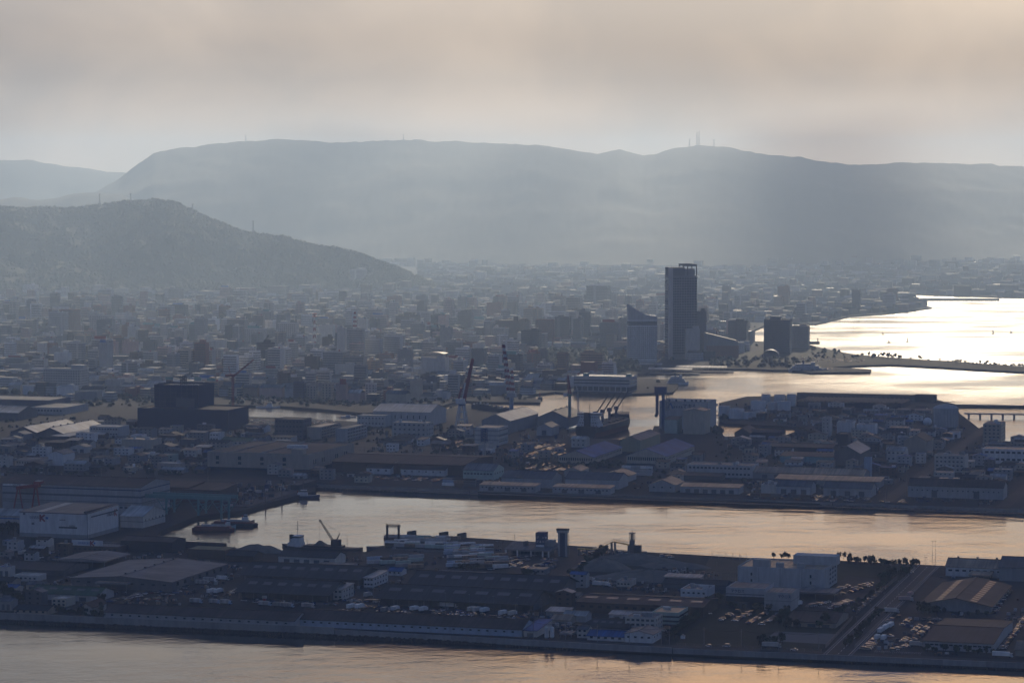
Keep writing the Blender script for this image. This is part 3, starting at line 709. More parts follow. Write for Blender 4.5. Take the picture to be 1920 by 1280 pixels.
sheet('yard', [G(*p) for p in ((1505, 1138), (1600, 1142), (1672, 1088), (1590, 1078), (1560, 1100))], asph2, 'asphalt car park beside the white block', .045)
sheet('grass_field', [G(*p) for p in ((1262, 1208), (1535, 1222), (1590, 1165), (1470, 1140), (1345, 1140))], grassm, 'scrubby dark grass field by the quay', .03)
sheet('grass_field', [G(*p) for p in ((1570, 1100), (1690, 1098), (1720, 1062), (1568, 1055))], grassm, 'overgrown plot behind the white block', .03)
sheet('bare_earth', [G(*p) for p in ((1310, 1085), (1385, 1090), (1400, 1052), (1330, 1045))], dirtm, 'bare brown sports ground by the canal', .03)
sheet('bare_earth', [G(*p) for p in ((1430, 1200), (1550, 1207), (1570, 1188), (1455, 1183))], mat('gravel_lot', (.11, .11, .11), .95, var=.2, scale=.1, rnd=0, streak=False), 'pale gravel lot beside the field', .06)
sheet('bare_earth', [G(*p) for p in ((610, 848), (800, 856), (830, 838), (650, 826))], dirtm, 'bare brown school ground', .03)
sheet('grass_field', [G(*p) for p in ((1000, 870), (1080, 876), (1120, 852), (990, 846))], grassm, 'green strip beside the car park', .03)

sheet('grass_field', [G(*p) for p in ((1520, 650), (1600, 667), (1700, 675), (1800, 681), (1920, 689.5), (2300, 703), (2300, 710), (1905, 694), (1830, 690), (1730, 684), (1670, 681.5), (1600, 683), (1520, 690), (1400, 690), (1332, 690), (1332, 676), (1400, 662), (1460, 646))], mat('park_turf', (.018, .021, .013), .95, spec=.12, var=.4, scale=.02, rnd=0, streak=False), 'dark park turf on the causeway by the bay', .05)
def seawall(a, b, hgt, thick, m, label, step=12.0, z0=None, group=None, off=0.0):
    a, b = G(*a), G(*b); d = (b - a); L = d.length; d.normalize(); ang = math.atan2(d.y, d.x)
    n = max(1, int(L / step)); T = thing('seawall', label, 'seawall', a, ang, group)
    me = cached(('sw', round(L / n, 1), hgt, thick, m, z0), lambda: MB().box(.03, L / n - .03, -thick, 0, (z0 or 0), hgt).box(0, L / n, -thick - .12, .12, hgt, hgt + .25).mesh('wall_panel', m))
    for k in range(n): link('wall_panel', me, T, (k * L / n, off, 0))
    return T
seawall((-120, 1150.5), (627, 1184), 2.6, .8, 'concrete', 'tall pale concrete seawall along the left half of the near quay', z0=-1.5)
seawall((629, 1184), (1260, 1218), 1.3, .8, 'grey', 'low grey concrete seawall below the blue shed', z0=-2.0)
seawall((1262, 1218), (2300, 1262), 1.0, .7, 'grey', 'low concrete parapet beside the right end of the quay road', z0=-2.0)
seawall((592, 910), (880, 921), .9, .8, 'concrete', 'concrete quay edge at the head of the middle canal', z0=-2.5)
seawall((882, 921), (1560, 944), .9, .8, 'concrete', 'long concrete quay edge below the canal sheds', z0=-2.5)
seawall((1562, 944), (2100, 964), .9, .8, 'concrete', 'concrete quay edge below the factories on the right', z0=-2.5)
# stone revetment below the near seawall
def rocks(name, a, b, n, label, seed, wid=5.0, size=(.6, 1.5)):
    rr = np.random.default_rng(seed); A, B = G(*a, 0), G(*b, 0); t = rr.uniform(0, 1, n); d = np.array(B - A); nn = np.array([d[1], -d[0], 0]) / np.hypot(d[0], d[1])
    q = rr.uniform(0, 1, n); pts = np.array(A)[None] + d[None] * t[:, None] + nn[None] * (q * wid)[:, None]; pts[:, 2] = 1.6 * (1 - q) - .6
    lumps(name, pts, rr.uniform(*size, n), M('rock'), label, seg=5)
rocks('rubble', (-100, 1161), (2250, 1270), 6000, 'dark stone rubble at the foot of the near seawall', 1, 3.5)
rocks('rubble', (592, 916), (2100, 970), 4500, 'dark stone rubble along the middle canal quay', 2, 4)

# ------------------------------------------------------------------ near peninsula: sheds along the quay
wb = dict(cat='warehouse')
shed('warehouse', 'long low grey shed with dark brown roof behind the tall seawall', 'warehouse', 195, 1160, 552, 25, 14, wall='lightgrey', rf='r_brown', wins=(20, 1, 1.5, .9))
shed('warehouse', 'very long pale blue shed with small windows and brown roof', 'warehouse', 556, 1173, 978, 29, 14, wall='paleblue', rf='r_brown', wins=(26, 1, 1.5, .9))
shed('workshop', 'white workshop with bright blue sloping roof beside two silos', 'workshop', 982, 1193, 1006, 34, 12, roof='mono', rise=2, wall='offwhite', rf='r_blue', doors=1)
for x, l in ((1025, 'white silo nearer the blue-roofed workshop'), (1035, 'white silo farther from the blue-roofed workshop')):
    p = G(x, 1197); T = thing('silo', l, 'silo', p); MB().lathe([(1.35, 1.2), (1.35, 6.8), (.9, 7.4), (.1, 7.6)], 16).build('shell', 'white', T); MB().lathe([(.5, .3), (1.33, 1.25)], 12).build('hopper', 'lightgrey', T)
    for k in range(4): MB().bar((math.cos(k * 1.57) * 1.1, math.sin(k * 1.57) * 1.1, 0), (math.cos(k * 1.57) * 1.25, math.sin(k * 1.57) * 1.25, 1.6), .1).build('leg', 'steel', T)
    occupy(p - UX * 2, 4, 4)
shed('house', 'narrow two-storey cream house by the quay road', 'house', 1082, 1195, 1101, 11, 17, roof='gu', wall='offwhite', rf='r_slate', wins=(2, 2, 1.5, 1.1))
shed('carport', 'low flat carport between silos and narrow house', 'carport', 1049, 1194, 1072, 9, 8, roof='flat', par=.2, canopy=True, wall='grey', rf='r_grey')
shed('workshop', 'low white workshop with blue roof and square windows', 'workshop', 1101, 1199, 1170, 16, 9, roof='gu', wall='white', rf='r_blue', wins=(5, 1, 1.8, 1.2))
shed('factory', 'white gabled two-storey works at the corner of the quay road', 'factory', 1171, 1203, 1224, 22, 17, roof='gv', rise=2, wall='white', rf='r_grey', wins=(4, 1, 1.6, 1.1), side=(3, 1, 1.5, 1))
shed('office_building', 'white three-storey office behind the gabled works', 'office', 1172, 1183, 1229, 18, 26, roof='flat', wall='offwhite', rf='r_grey', wins=(6, 3, 1.9, 1.3), side=(4, 3, 1.6, 1.2), units=3)
shed('warehouse', 'dark low shed with skylight dots behind the blue-roofed workshop', 'warehouse', 1103, 1183, 1178, 26, 9, wall='grey', rf='r_dark', sky=5)
shed('factory', 'long brown-walled factory under a dark roof with pale cross strips', 'factory', 1080, 1147, 1318, 42, 20, wall='brown', rf='r_dark', rise=2.4, wins=(14, 1, 2.4, 1.6), sky=6)
shed('warehouse', 'low white shed with flat grey roof before the brown factory', 'warehouse', 1142, 1161, 1222, 18, 11, roof='gu', rise=1, wall='offwhite', rf='r_light', doors=4)
shed('office_building', 'two-storey office with teal window band and tan flat roof', 'office', 1222, 1168, 1272, 26, 20, roof='flat', wall='mint', rf='r_tan', band=[('winband', .2, .38), ('winband', .62, .8)], wins=None, units=2)
shed('warehouse', 'small shed with rounded pale roof beside the access road', 'warehouse', 1056, 1164, 1098, 14, 12, roof='gu', wall='lightgrey', rf='r_light')
shed('workshop', 'small tan-roofed workshop beside the truck yard', 'workshop', 1034, 1170, 1068, 15, 10, roof='gu', wall='beige', rf='r_tan', doors=1)
shed('workshop', 'small tin workshop with pale roof near the last truck shed', 'workshop', 1024, 1154, 1064, 12, 9, roof='mono', rise=1, wall='grey', rf='r_light')
# truck depots
for (xl, yl, xr, d, hp_, sk, l) in ((458, 1091, 672, 42, 16, 8, 'upper left dark-roofed truck shed with eight skylights'), (447, 1121, 614, 42, 15, 6, 'lower left dark-roofed truck shed with pale skylights'),
                                  (768, 1109, 1046, 44, 16, 9, 'upper right dark-roofed truck shed next to the access road'), (709, 1134, 996, 42, 16, 7, 'lower right dark-roofed truck shed facing the row of cars')):
    shed('truck_shed', l, 'truck shed', xl, yl, xr, d, hp_, wall='darkgrey', rf='r_dark', sky=sk, open_front=True, ov=2.5)
shed('office_building', 'small two-storey white office at the end of the lower truck shed', 'office', 618, 1124, 642, 22, 20, roof='mono', rise=1.5, wall='offwhite', rf='r_light', wins=(3, 2, 1.6, 1.2), side=(4, 2, 1.4, 1.1))
shed('office_building', 'two-storey white office at the end of the upper truck shed', 'office', 682, 1100, 700, 30, 18, roof='mono', rise=1, wall='white', rf='r_light', wins=(3, 2, 1.5, 1.1), side=(5, 2, 1.5, 1.1))
shed('kiosk', 'small pale blue roofed hut in the truck yard', 'hut', 727, 1078, 752, 12, 9, roof='gu', wall='white', rf='r_blue', wins=(3, 1, 1.2, 1))
shed('warehouse', 'old pale gabled store with arched doors by the crane ship', 'warehouse', 522, 1056, 628, 22, 15, wall='offwhite', rf='r_dark', doors=5)
shed('canopy', 'flat grey loading canopy below the crane ship', 'canopy', 594, 1066, 660, 12, 9, roof='flat', par=.1, canopy=True, wall='grey', rf='r_grey')
# ferry terminal
T = shed('ferry_terminal', 'ferry terminal with colonnade and rooftop sign tower', 'terminal', 946, 1041, 1031, 24, 12, roof='mono', rise=3, wall='grey', rf='r_grey', canopy=True)
w, h = T['w'], T['h']
MB().box(3, w - 3, 7, 22, .05, h - .1).build('hall', 'darkgrey', T); row(T, 'window', 'f', 9, 4, w - 4, h * .45, 2.6, 2.6, 7)
for x in (1, w * .28, w * .58, w * .84, w - 1): MB().box(x - .5, x + .5, -.2, .8, 0, h).build('column', 'white', T)
tw = MB().box(w * .6, w * .8, 10, 19, h, h + 12).build('sign_tower', 'navy', T)
for k, g in enumerate((('ji', 'ya', 'n', 'bo'), ('fu', 'e', 'ri', '-'))):
    for j, c in enumerate(g):
        if c in KATA: strokes(tw, KATA[c], 1.7, (w * .62 + j * 2.0 * w / 32, 9.95, h + 7.6 - k * 3.0), 'paint', .16)
MB().box(w * .61, w * .79, 9.85, 10, h + 1.2, h + 3).build('sign_panel', 'white', tw)
MB().box(w * .8, w * .97, 12, 20, h + 1, h + 6).build('penthouse', 'grey', T); MB().box(w * .33, w * .4, 10, 15, h + 1, h + 5).build('stair_house', 'darkgrey', T)
MB().bar((w * .12, 12, h), (w * .12, 12, h + 10), .15).build('mast', 'steel', T)
# vehicle ramp tower of the ferry berth
p = G(1046, 1043); T = thing('ramp_tower', 'tall dark portal tower with pale top beam beside the ferry terminal', 'tower', p, GA); s_ = 1 / ppm(p)
wT, hT = 17 * s_, 53 * s_
MB().box(0, 1.2, 0, 3, 0, hT - 3).build('column', 'lightgrey', T); MB().box(wT - 1.2, wT, 0, 3, 0, hT - 3).build('column', 'lightgrey', T)
MB().box(1.25, wT - 1.25, 1, 2.6, 0, hT - 3.2).build('lift_panel', 'navy', T); MB().box(-.9, wT + .9, -.4, 3.5, hT - 3, hT - 1.2).build('beam', 'offwhite', T); MB().box(-1.1, wT + 1.1, -.6, 3.7, hT - 1.2, hT).build('beam_cap', 'charcoal', T)
lad = MB(); lad.lattice((wT + .8, 1.5, 0), (wT + .8, 1.5, hT - 4), 1.2, 9, .09); lad.build('ladder', 'steel', T)
occupy(p, wT, 4)
# passenger boarding bridge
p = G(1082, 1041); T = thing('boarding_bridge', 'sloping pedestrian boarding bridge with glazed lift tower on the quay', 'bridge', p, GA)
def LPx(x, y, zpx=0):                           # pixel -> local coordinates of the bridge (x along the grid)
    q = G(x, y) - p; return q.dot(UX), q.dot(VX)
k1 = 1 / ppm(p)
def deck(x0, z0, x1, z1, y=0.0):
    d = MB(); d.slab((x0, y, z0), (x1, y, z1), (x1, y + 3, z1), (x0, y + 3, z0), .5); o = d.build('deck', 'yellow', T)
    rl = MB(); n = max(2, int((x1 - x0) / 2.2))
    for q in (y + .1, y + 2.9):
        rl.bar((x0, q, z0 + 1.5), (x1, q, z1 + 1.5), .1)
        for k in range(n + 1): f = k / n; rl.bar((x0 + (x1 - x0) * f, q, z0 + (z1 - z0) * f), (x0 + (x1 - x0) * f, q, z0 + (z1 - z0) * f + 1.5), .07)
    rl.build('railing', 'steel', o)
X = [k * k1 for k in (0, 38, 70, 102, 118)]
deck(X[0], 5.2, X[1], 5.2); deck(X[1], 5.2, X[2], 11.5); deck(X[2], 11.5, X[3], 9.5)
for x, z in ((X[0] + 1, 5), (X[0] + 7, 5), (X[1] - 1, 5), (X[1] + 4, 6), (X[2] - 1.4, 11), (X[2] + 1.2, 11), (X[3] - 1, 9)): MB().box(x - .6, x + .6, .4, 2.6, 0, z).build('pier', 'steel', T)
MB().box(X[3], X[3] + 3.2, 0, 3.4, 0, 13).build('lift_shaft', 'darkgrey', T); fr = MB()
for x in (X[3], X[3] + 3.2):
    for y in (0, 3.4): fr.bar((x, y, 13), (x, y, 18), .25)
fr.box(X[3] - .5, X[3] + 3.7, -.5, 3.9, 18, 18.5); fr.bar((X[3] + 1.6, 1.7, 18.5), (X[3] + 1.6, 1.7, 21), .15); fr.build('lantern_frame', 'steel', T)
MB().box(X[3] + 1.0, X[3] + 2.2, .8, 2.6, 13, 17.9).build('lantern_glass', 'glass', T)
MB().box(X[3] + 3.2, X[3] + 8, 0, 5, 0, 9).build('machine_house', 'charcoal', T); MB().box(X[3] + 8, X[4] + 6, 1, 5, 0, 4.5).build('waiting_room', 'darkgrey', T)
occupy(p, X[4], 6)
shed('warehouse', 'small tan-roofed gatehouse in the ferry car park', 'gatehouse', 988, 1076, 1022, 12, 10, roof='flat', par=.3, wall='grey', rf='r_tan', wins=(4, 1, 1.4, 1.1))
shed('warehouse', 'long grey freight shed roof behind the upper right truck shed', 'warehouse', 822, 1082, 902, 10, 8, roof='mono', rise=.6, wall='darkgrey', rf='r_grey')
# portal gantry of the second berth
p = G(726, 1018); k2 = 1 / ppm(p); T = thing('ramp_gantry', 'black two-legged ramp gantry with lattice top by the trailer quay', 'gantry', p, GA); wT, hT = 23 * k2, 37 * k2
for x in (0, wT): MB().box(x - .7, x + .7, -.7, .7, -3, hT - 1).build('leg', 'black', T)
lt = MB(); lt.lattice((-1.2, 0, hT - 1.6), (wT + 1.2, 0, hT - 1.6), 1.8, 9, .14); lt.build('top_truss', 'black', T)
g = MB(); g.bar((0, 0, 4), (wT * .5, 6, 0), .3); g.bar((wT, 0, 4), (wT * .5, 6, 0), .3); g.build('brace', 'black', T)
# ------------------------------------------------------------------ the white block and the right side
T = shed('warehouse', 'tall white windowless block with balconies and rooftop plant rooms', 'warehouse', 1383, 1101, 1546, 46, 38, roof='flat', par=1.0, wall='lightgrey', rf='r_tan')
w, d, h = T['w'], T['d'], T['h']
for x in (w * .245, w * .49, w * .74): MB().box(x - .12, x + .12, -.1, .1, .4, h + .6).build('downpipe', 'darkgrey', T)
for x0, y0, ww, dd, hh in ((w * .16, 4, 11, 8, 5), (w * .42, 6, 5, 4, 3), (w * .66, 7, 5, 4, 3.2), (w * .55, 27, 30, 14, 6)): roof_unit(T, x0, y0, h + .2, ww, dd, hh, 'lightgrey', 'plant_room')
for z in (h * .3, h * .62):
    for x in (w * .14, w * .82):
        MB().box(x, x + 4.4, -1.3, -.02, z - .2, z).build('balcony', 'grey', T); row(T, 'window', 'f', 1, x + .2, x + 2.2, z + 1.2, 1.2, 2.0, 0)
for z in (h * .2, h * .42, h * .65, h * .86): row(T, 'louvre', 'r', 3, d * .35, d * .95, z, 5, 1.4, w, 'darkgrey')
T = shed('warehouse', 'two-storey grey loading hall with roof lettering before the tall white block', 'warehouse', 1361, 1126, 1434, 30, 24, roof='flat', par=.8, wall='lightgrey', rf='r_grey', band=[('darkgrey', .55, .62), ('charcoal', .0, .42)])
for j, c in enumerate(('ma', 'ku', 'ro', 'su')): strokes(T, KATA[c], 1.9, (3.5 + j * 2.3, -.02, T['h'] * .72), 'navy', .17)
T = shed('warehouse', 'boxy pale hall with lettering at the corner of the loading hall', 'warehouse', 1433, 1143, 1484, 26, 32, roof='flat', par=.8, wall='lightgrey', rf='r_grey', band=[('grey', .55, .6)])
for j, c in enumerate(('ma', 'ku', 'ro', 'su')): strokes(T, KATA[c], 1.9, (T['w'] * .5 + j * 2.2, -.02, T['h'] * .76), 'navy', .17)
shed('canopy', 'wide low loading canopy at the foot of the tall white block', 'canopy', 1492, 1122, 1566, 24, 13, roof='flat', par=.2, canopy=True, wall='darkgrey', rf='r_grey')
shed('warehouse', 'dark hipped-roof hall among trees beside the field', 'warehouse', 1476, 1173, 1567, 44, 10, roof='gu', rise=3.5, wall='beige', rf='r_brown', doors=3)
shed('warehouse', 'wide gabled depot hall with two rows of roof lights on the right', 'warehouse', 1727, 1143, 1857, 100, 13, roof='gv', rise=4.5, wall='grey', rf='r_dark', sky=12, ov=1.5)
shed('warehouse', 'broad flat dark-roofed depot with window strip on the right quay', 'warehouse', 1731, 1217, 1862, 92, 17, roof='gu', rise=2.5, wall='lightgrey', rf='r_dark', wins=(14, 1, 2.2, .8))
shed('warehouse', 'white two-storey store with rust-tan roof beside the canal', 'warehouse', 1773, 1079, 1882, 30, 18, roof='gu', wall='white', rf='r_tan', wins=(8, 1, 2.6, 1.2), sky_m=3)
shed('warehouse', 'tall grey-blue hall at the right edge beside the canal', 'warehouse', 1873, 1088, 1990, 40, 26, roof='gu', rise=5, wall='grey', rf='r_slate')
shed('canopy', 'tan-roofed lean-to before the rust-roofed store', 'canopy', 1817, 1086, 1856, 14, 9, roof='mono', rise=.8, canopy=True, wall='grey', rf='r_tan')
shed('workshop', 'small tan workshop cut by the right edge of the picture', 'workshop', 1903, 1229, 1990, 24, 12, roof='gu', wall='beige', rf='r_tan')
shed('warehouse', 'small barrel-roofed pale store behind the brown factory', 'warehouse', 1246, 1092, 1312, 12, 12, roof='mono', rise=.6, wall='lightgrey', rf='r_light', doors=4)
shed('warehouse', 'dark low store below the barrel-roofed one', 'warehouse', 1243, 1101, 1362, 16, 9, roof='gu', wall='darkgrey', rf='r_dark')
shed('office_building', 'white flat-roofed office with roof plant beside the road to the field', 'office', 1276, 1118, 1325, 24, 13, roof='flat', wall='white', rf='r_grey', units=4, wins=(5, 1, 1.5, 1.1))
shed('house', 'low cream house beside the stockpile mounds', 'house', 1156, 1099, 1182, 16, 9, roof='flat', wall='offwhite', rf='r_grey', wins=(4, 1, 1.4, 1), units=1)
shed('warehouse', 'tiny pale hut in the grass field', 'hut', 1276, 1197, 1283, 2.5, 6, roof='gv', wall='white', rf='r_light', ov=.2)
# stockpile mounds
def mound(px, py, rx, ry, hz_, m, label, seed):
    b = MB(); n = 26; prof = [1, .85, .62, .36, .12]
    p = G(px, py)
    for j, r in enumerate(prof):
        for k in range(n):
            a = 2 * math.pi * k / n; q = 1 + .22 * noise.noise(Vector((math.cos(a) * 1.6, math.sin(a) * 1.6, seed + j * .3)))
            b.v.append((math.cos(a) * rx * r * q, math.sin(a) * ry * r * q, hz_ * (1 - r ** 1.4) * (1 + .2 * noise.noise(Vector((a * 2, j, seed))))))
    for j in range(len(prof) - 1):
        for k in range(n): b.f.append((j * n + k, j * n + (k + 1) % n, (j + 1) * n + (k + 1) % n, (j + 1) * n + k)); b.m.append(0)
    b.f.append(tuple((len(prof) - 1) * n + k for k in range(n))); b.m.append(0)
    o = b.build('stockpile', m, None, p, GA); tag(o, label, 'stockpile'); occupy(p - UX * rx - VX * ry, rx * 2, ry * 2)
gm = mat('sand_pile', (.13, .12, .105), .95, var=.35, scale=.15, rnd=.15, streak=False)
mound(1130, 1066, 22, 16, 8, gm, 'pale sand stockpile beside the access road hedge', 1); mound(1190, 1054, 38, 16, 7, gm, 'long dark stockpile behind the ferry car park', 2)
mound(1215, 1085, 42, 14, 7, gm, 'wide low stockpile behind the barrel-roofed store', 3); mound(478, 1034, 20, 9, 6, gm, 'dark gravel heap beside the crane ship', 4); mound(500, 1033, 15, 8, 4.5, gm, 'smaller gravel heap next to the crane ship bow', 5)
mound(1265, 1062, 30, 12, 4, gm, 'flat earth heap beside the sports ground', 6)
# ------------------------------------------------------------------ near left
T = shed('warehouse', 'big white box warehouse with red and blue logo on the left', 'warehouse', 37, 1005, 164, 57, 46, roof='mono', rise=1.2, wall='white', rf='r_slate', base=('grey', .16))
w, d, h = T['w'], T['d'], T['h']
tx = text(T, 'KANBUKURO', 3.3, (w * .15, -.02, h * .74), 'navy', squash=.62)
k = strokes(T, KATA['K'], 4.6, (w * .30, -.02, h * .66), 'red', .3); MB().box(w * .385, w * .425, -.09, .02, h * .74, h * .83).build('logo_mark', 'bluepaint', T)
text(T, 'KANBUKURO', 4.0, (w + .02, d * .62, h * .7), 'navy', 'r', .62); strokes(T, KATA['K'], 4.6, (w, d * .86, h * .66), 'red', .3, face='r')
MB().box(-.1, w + .1, -.12, .0, h - .4, h).build('fascia', 'navy', T); MB().box(w - .25, w + .1, -.14, .1, 0, h).build('corner_trim', 'navy', T)
for x, z in ((w * .6, h * .72), (w * .74, h * .48)): MB().box(x, x + 4.6, -1.2, -.02, z, z + .3).box(x, x + 4.6, -1.2, -1.05, z + 1.1, z + 1.25).build('balcony', 'charcoal', T)
MB().box(w * .58, w * .85, -.12, -.02, h * .4, h * .46).build('vent_strip', 'charcoal', T); MB().box(w + .02, w + .12, d * .12, d * .98, h * .82, h * .87).build('vent_strip', 'charcoal', T)
for x, z in ((w * .05, h * .88), (w * .18, h * .5)): MB().box(x, x + 2.2, -.12, -.02, z, z + 1.6).build('louvre', 'darkgrey', T)
sl_ = 1.2 / d; MB().slab((w * .22, 1, h + .34 + sl_), (w * .33, 1, h + .34 + sl_), (w * .33, d - 1, h + .32 + 1.2), (w * .22, d - 1, h + .32 + 1.2), .06).build('skylight', 'cream', T)
MB().box(w * .93, w * .955, 2, d - 2, h + .35, h + 1.7).build('gutter', 'charcoal', T)
T = shed('office_building', 'low red-brown office carrying a white logo signboard', 'office', 125, 1034, 222, 20, 11, roof='flat', wall='brown', rf='r_grey', wins=(10, 1, 2, 1.2))
w, h = T['w'], T['h']; sb = MB().box(w * .1, w * .7, -.1, .3, h + .8, h + 5).build('signboard', 'white', T); text(T, 'KANBUKURO', 2.6, (w * .22, -.14, h + 1.9), 'bluepaint', squash=.62); strokes(T, KATA['K'], 3.2, (w * .46, -.12, h + 1.2), 'red', .3)
MB().box(w * .53, w * .56, -.2, -.1, h + 2.3, h + 3.5).build('logo_mark', 'bluepaint', T); fr = MB()
for q in range(9): fr.bar((w * .71 + q * 1.2, 0, h + .8), (w * .71 + q * 1.2, 0, h + 4), .09)
fr.bar((w * .7, 0, h + 4), (w * .98, 0, h + 4), .09); fr.build('sign_frame', 'lightgrey', T)
shed('canopy', 'wide pale flat canopy below the red-brown office', 'canopy', 107, 1060, 196, 44, 12, roof='gv', rise=1.6, canopy=True, wall='grey', rf='r_grey')
shed('warehouse', 'huge grey-roofed hall with vents in the near left yard', 'warehouse', 133, 1100, 322, 96, 18, roof='gv', rise=2.6, wall='darkgrey', rf='r_grey', side=(7, 1, 4, 2.4), wins=(9, 1, 2.4, 1), sky_m=6)
shed('warehouse', 'shed with moss-green roof and skylights near the left quay', 'warehouse', 52, 1122, 182, 26, 12, wall='lightgrey', rf='r_green', sky=5, sky_m=5, doors=3)
shed('canopy', 'small tan-roofed loading canopy before the huge grey hall', 'canopy', 178, 1105, 238, 18, 14, roof='flat', par=.2, canopy=True, wall='grey', rf='r_tan')
shed('warehouse', 'dark flat-topped store at the end of the canal basin', 'warehouse', 226, 1032, 322, 26, 20, roof='gu', rise=2, wall='charcoal', rf='r_dark')
shed('warehouse', 'rusty brown sorting shed beside the gravel heap', 'warehouse', 352, 1046, 422, 20, 17, roof='flat', par=.3, wall='brown', rf='r_green')
shed('wall_screen', 'dark solid screen wall on the basin quay', 'wall', 345, 1026, 424, 1.2, 11, roof='flat', par=.2, wall='charcoal', rf='r_dark')
shed('warehouse', 'brown shed with open side near the truck yard gate', 'warehouse', 424, 1052, 475, 18, 12, roof='gu', wall='brown', rf='r_dark')
shed('house', 'old tiled house with dark roof on the near left quay', 'house', 26, 1150, 88, 16, 9, wall='beige', rf='r_dark', wins=(5, 1, 1.6, 1.2))
shed('workshop', 'pale gabled workshop with brown roof beside the long grey shed', 'workshop', 150, 1150, 172, 22, 13, roof='gv', rise=2.6, wall='offwhite', rf='r_brown', wins=(1, 1, 3.5, 2))
shed('house', 'cream house with terrace behind the pale gabled workshop', 'house', 97, 1136, 124, 14, 13, roof='flat', wall='cream', rf='r_light', wins=(3, 2, 1.6, 1.2))
shed('house', 'dark gabled house in the trees at the left edge', 'house', -20, 1100, 22, 14, 12, wall='beige', rf='r_dark', wins=(4, 2, 1.3, 1.0))
shed('house', 'small pale flat house left of the moss-green roof', 'house', 26, 1088, 70, 14, 9, roof='flat', wall='offwhite', rf='r_light', wins=(5, 1, 1.6, 1.1))
shed('warehouse', 'dark wide shed behind the moss-green roof', 'warehouse', 8, 1074, 120, 40, 9, rise=3, wall='darkgrey', rf='r_dark')

# ------------------------------------------------------------------ left shipyard
T = shed('shipyard_hall', 'very long banded shipyard hall with name board and red-brown roof', 'hall', 5, 955, 264, 60, 50, roof='gu', rise=4.5, wall='lightgrey', rf='r_brown', band=[('navy', .86, .9), ('darkgrey', .6, .67), ('darkgrey', .4, .43), ('grey', .3, .38)], sky_m=8)
w, h = T['w'], T['h']
MB().box(.6, w * .22, -.3, -.07, h * .9, h * .995).build('signboard', 'paint', T); text(T, 'IZUMI', 2.9, (w * .075, -.32, h * .905), 'navy')
row(T, 'window', 'f', 14, w * .5, w * .98, h * .24, 2.6, 1.2, 0); row(T, 'hall_door', 'f', 3, w * .05, w * .45, h * .13, 7, h * .24, 0, 'grey')
def gantry_crane(px, py, wpx, hpx, label, m='red'):
    p = G(px, py); k = 1 / ppm(p); w, h, sp_ = wpx * k, hpx * k, 12.0
    T = thing('gantry_crane', label, 'crane', p, GA); occupy(p, w, sp_)
    for y in (0, sp_):
        MB().bar((0, y, 0), (w * .18, y, h * .82), .7, 0, 4).build('leg', m, T); MB().bar((w * .36, y, 0), (w * .22, y, h * .82), .7, 0, 4).build('leg', m, T)
        MB().bar((w * .68, y, 0), (w * .82, y, h * .9), .8, 0, 4).build('leg', m, T); MB().bar((w, y, 0), (w * .86, y, h * .9), .8, 0, 4).build('leg', m, T)
    MB().hexa([(w * .1, 0, h * .74), (w * .95, 0, h * .84), (w * .95, sp_, h * .84), (w * .1, sp_, h * .74), (w * .1, 0, h * .84), (w * .95, 0, h * .96), (w * .95, sp_, h * .96), (w * .1, sp_, h * .84)]).build('girder', m, T)
    MB().box(w * .72, w * .95, 2, sp_ - 2, h * .9, h * 1.02).build('trolley', m, T); MB().box(w * .75, w * .93, 3, sp_ - 3, h * 1.02, h * 1.04).build('trolley_roof', 'offwhite', T)
    return T
gantry_crane(25, 957, 55, 54, 'red gantry crane below the name board of the shipyard hall'); gantry_crane(222, 960, 40, 44, 'smaller red gantry crane at the right end of the shipyard hall')
# teal crane runway over the basin
p = G(266, 962); k = 1 / ppm(p); T = thing('crane_runway', 'teal steel crane runway on lattice legs over the basin quay', 'crane runway', p, GA)
L = solve_w(p, UX, 432); zt = 30 * k; occupy(p, L, 20)
for y in (0, 16):
    MB().box(0, L, y - .8, y + .8, zt, zt + 3.2).build('girder', 'crane_teal', T)
    rl = MB(); n = 24; rl.bar((0, y - .9, zt + 4.6), (L, y - .9, zt + 4.6), .1)
    for q in range(n + 1): rl.bar((L * q / n, y - .9, zt + 3.2), (L * q / n, y - .9, zt + 4.6), .08)
    rl.build('railing', 'crane_teal', T)
    for x in (L * .28, L * .64, L * .9):
        MB().bar((x, y, -4), (x, y, zt), 1.0, 0, 6).build('leg', 'crane_teal', T); br = MB()
        for s in (-1, 1): br.bar((x, y, zt * .1), (x + s * 9, y, zt), .32)
        for q in range(4): br.bar((x - 2 * q, y, zt * (.12 + q * .22)), (x + 2 * q + 2, y, zt * (.3 + q * .22)), .18)
        br.build('brace', 'crane_teal', T)
for xl, yl, xr, d, hp_, l in ((288, 938, 322, 34, 26, 'left of three brown sheds behind the teal runway'), (313, 939, 354, 34, 26, 'middle of three brown sheds behind the teal runway'), (346, 941, 412, 40, 24, 'widest of three brown sheds behind the teal runway')):
    shed('warehouse', l, 'shed', xl, yl, xr, d, hp_, roof='mono', rise=2, wall='brown', rf='r_brown')
shed('warehouse', 'white low store left of the big white box', 'warehouse', -60, 985, 36, 26, 22, roof='gu', rise=4, wall='offwhite', rf='r_light', band=[('bluepaint', .7, .8)])
shed('warehouse', 'white gabled boathouse right of the big white box', 'warehouse', 226, 988, 268, 44, 22, roof='gu', rise=6, wall='offwhite', rf='r_light', side=(6, 1, 1.6, 1.4), band=[('darkgrey', .5, .55)])
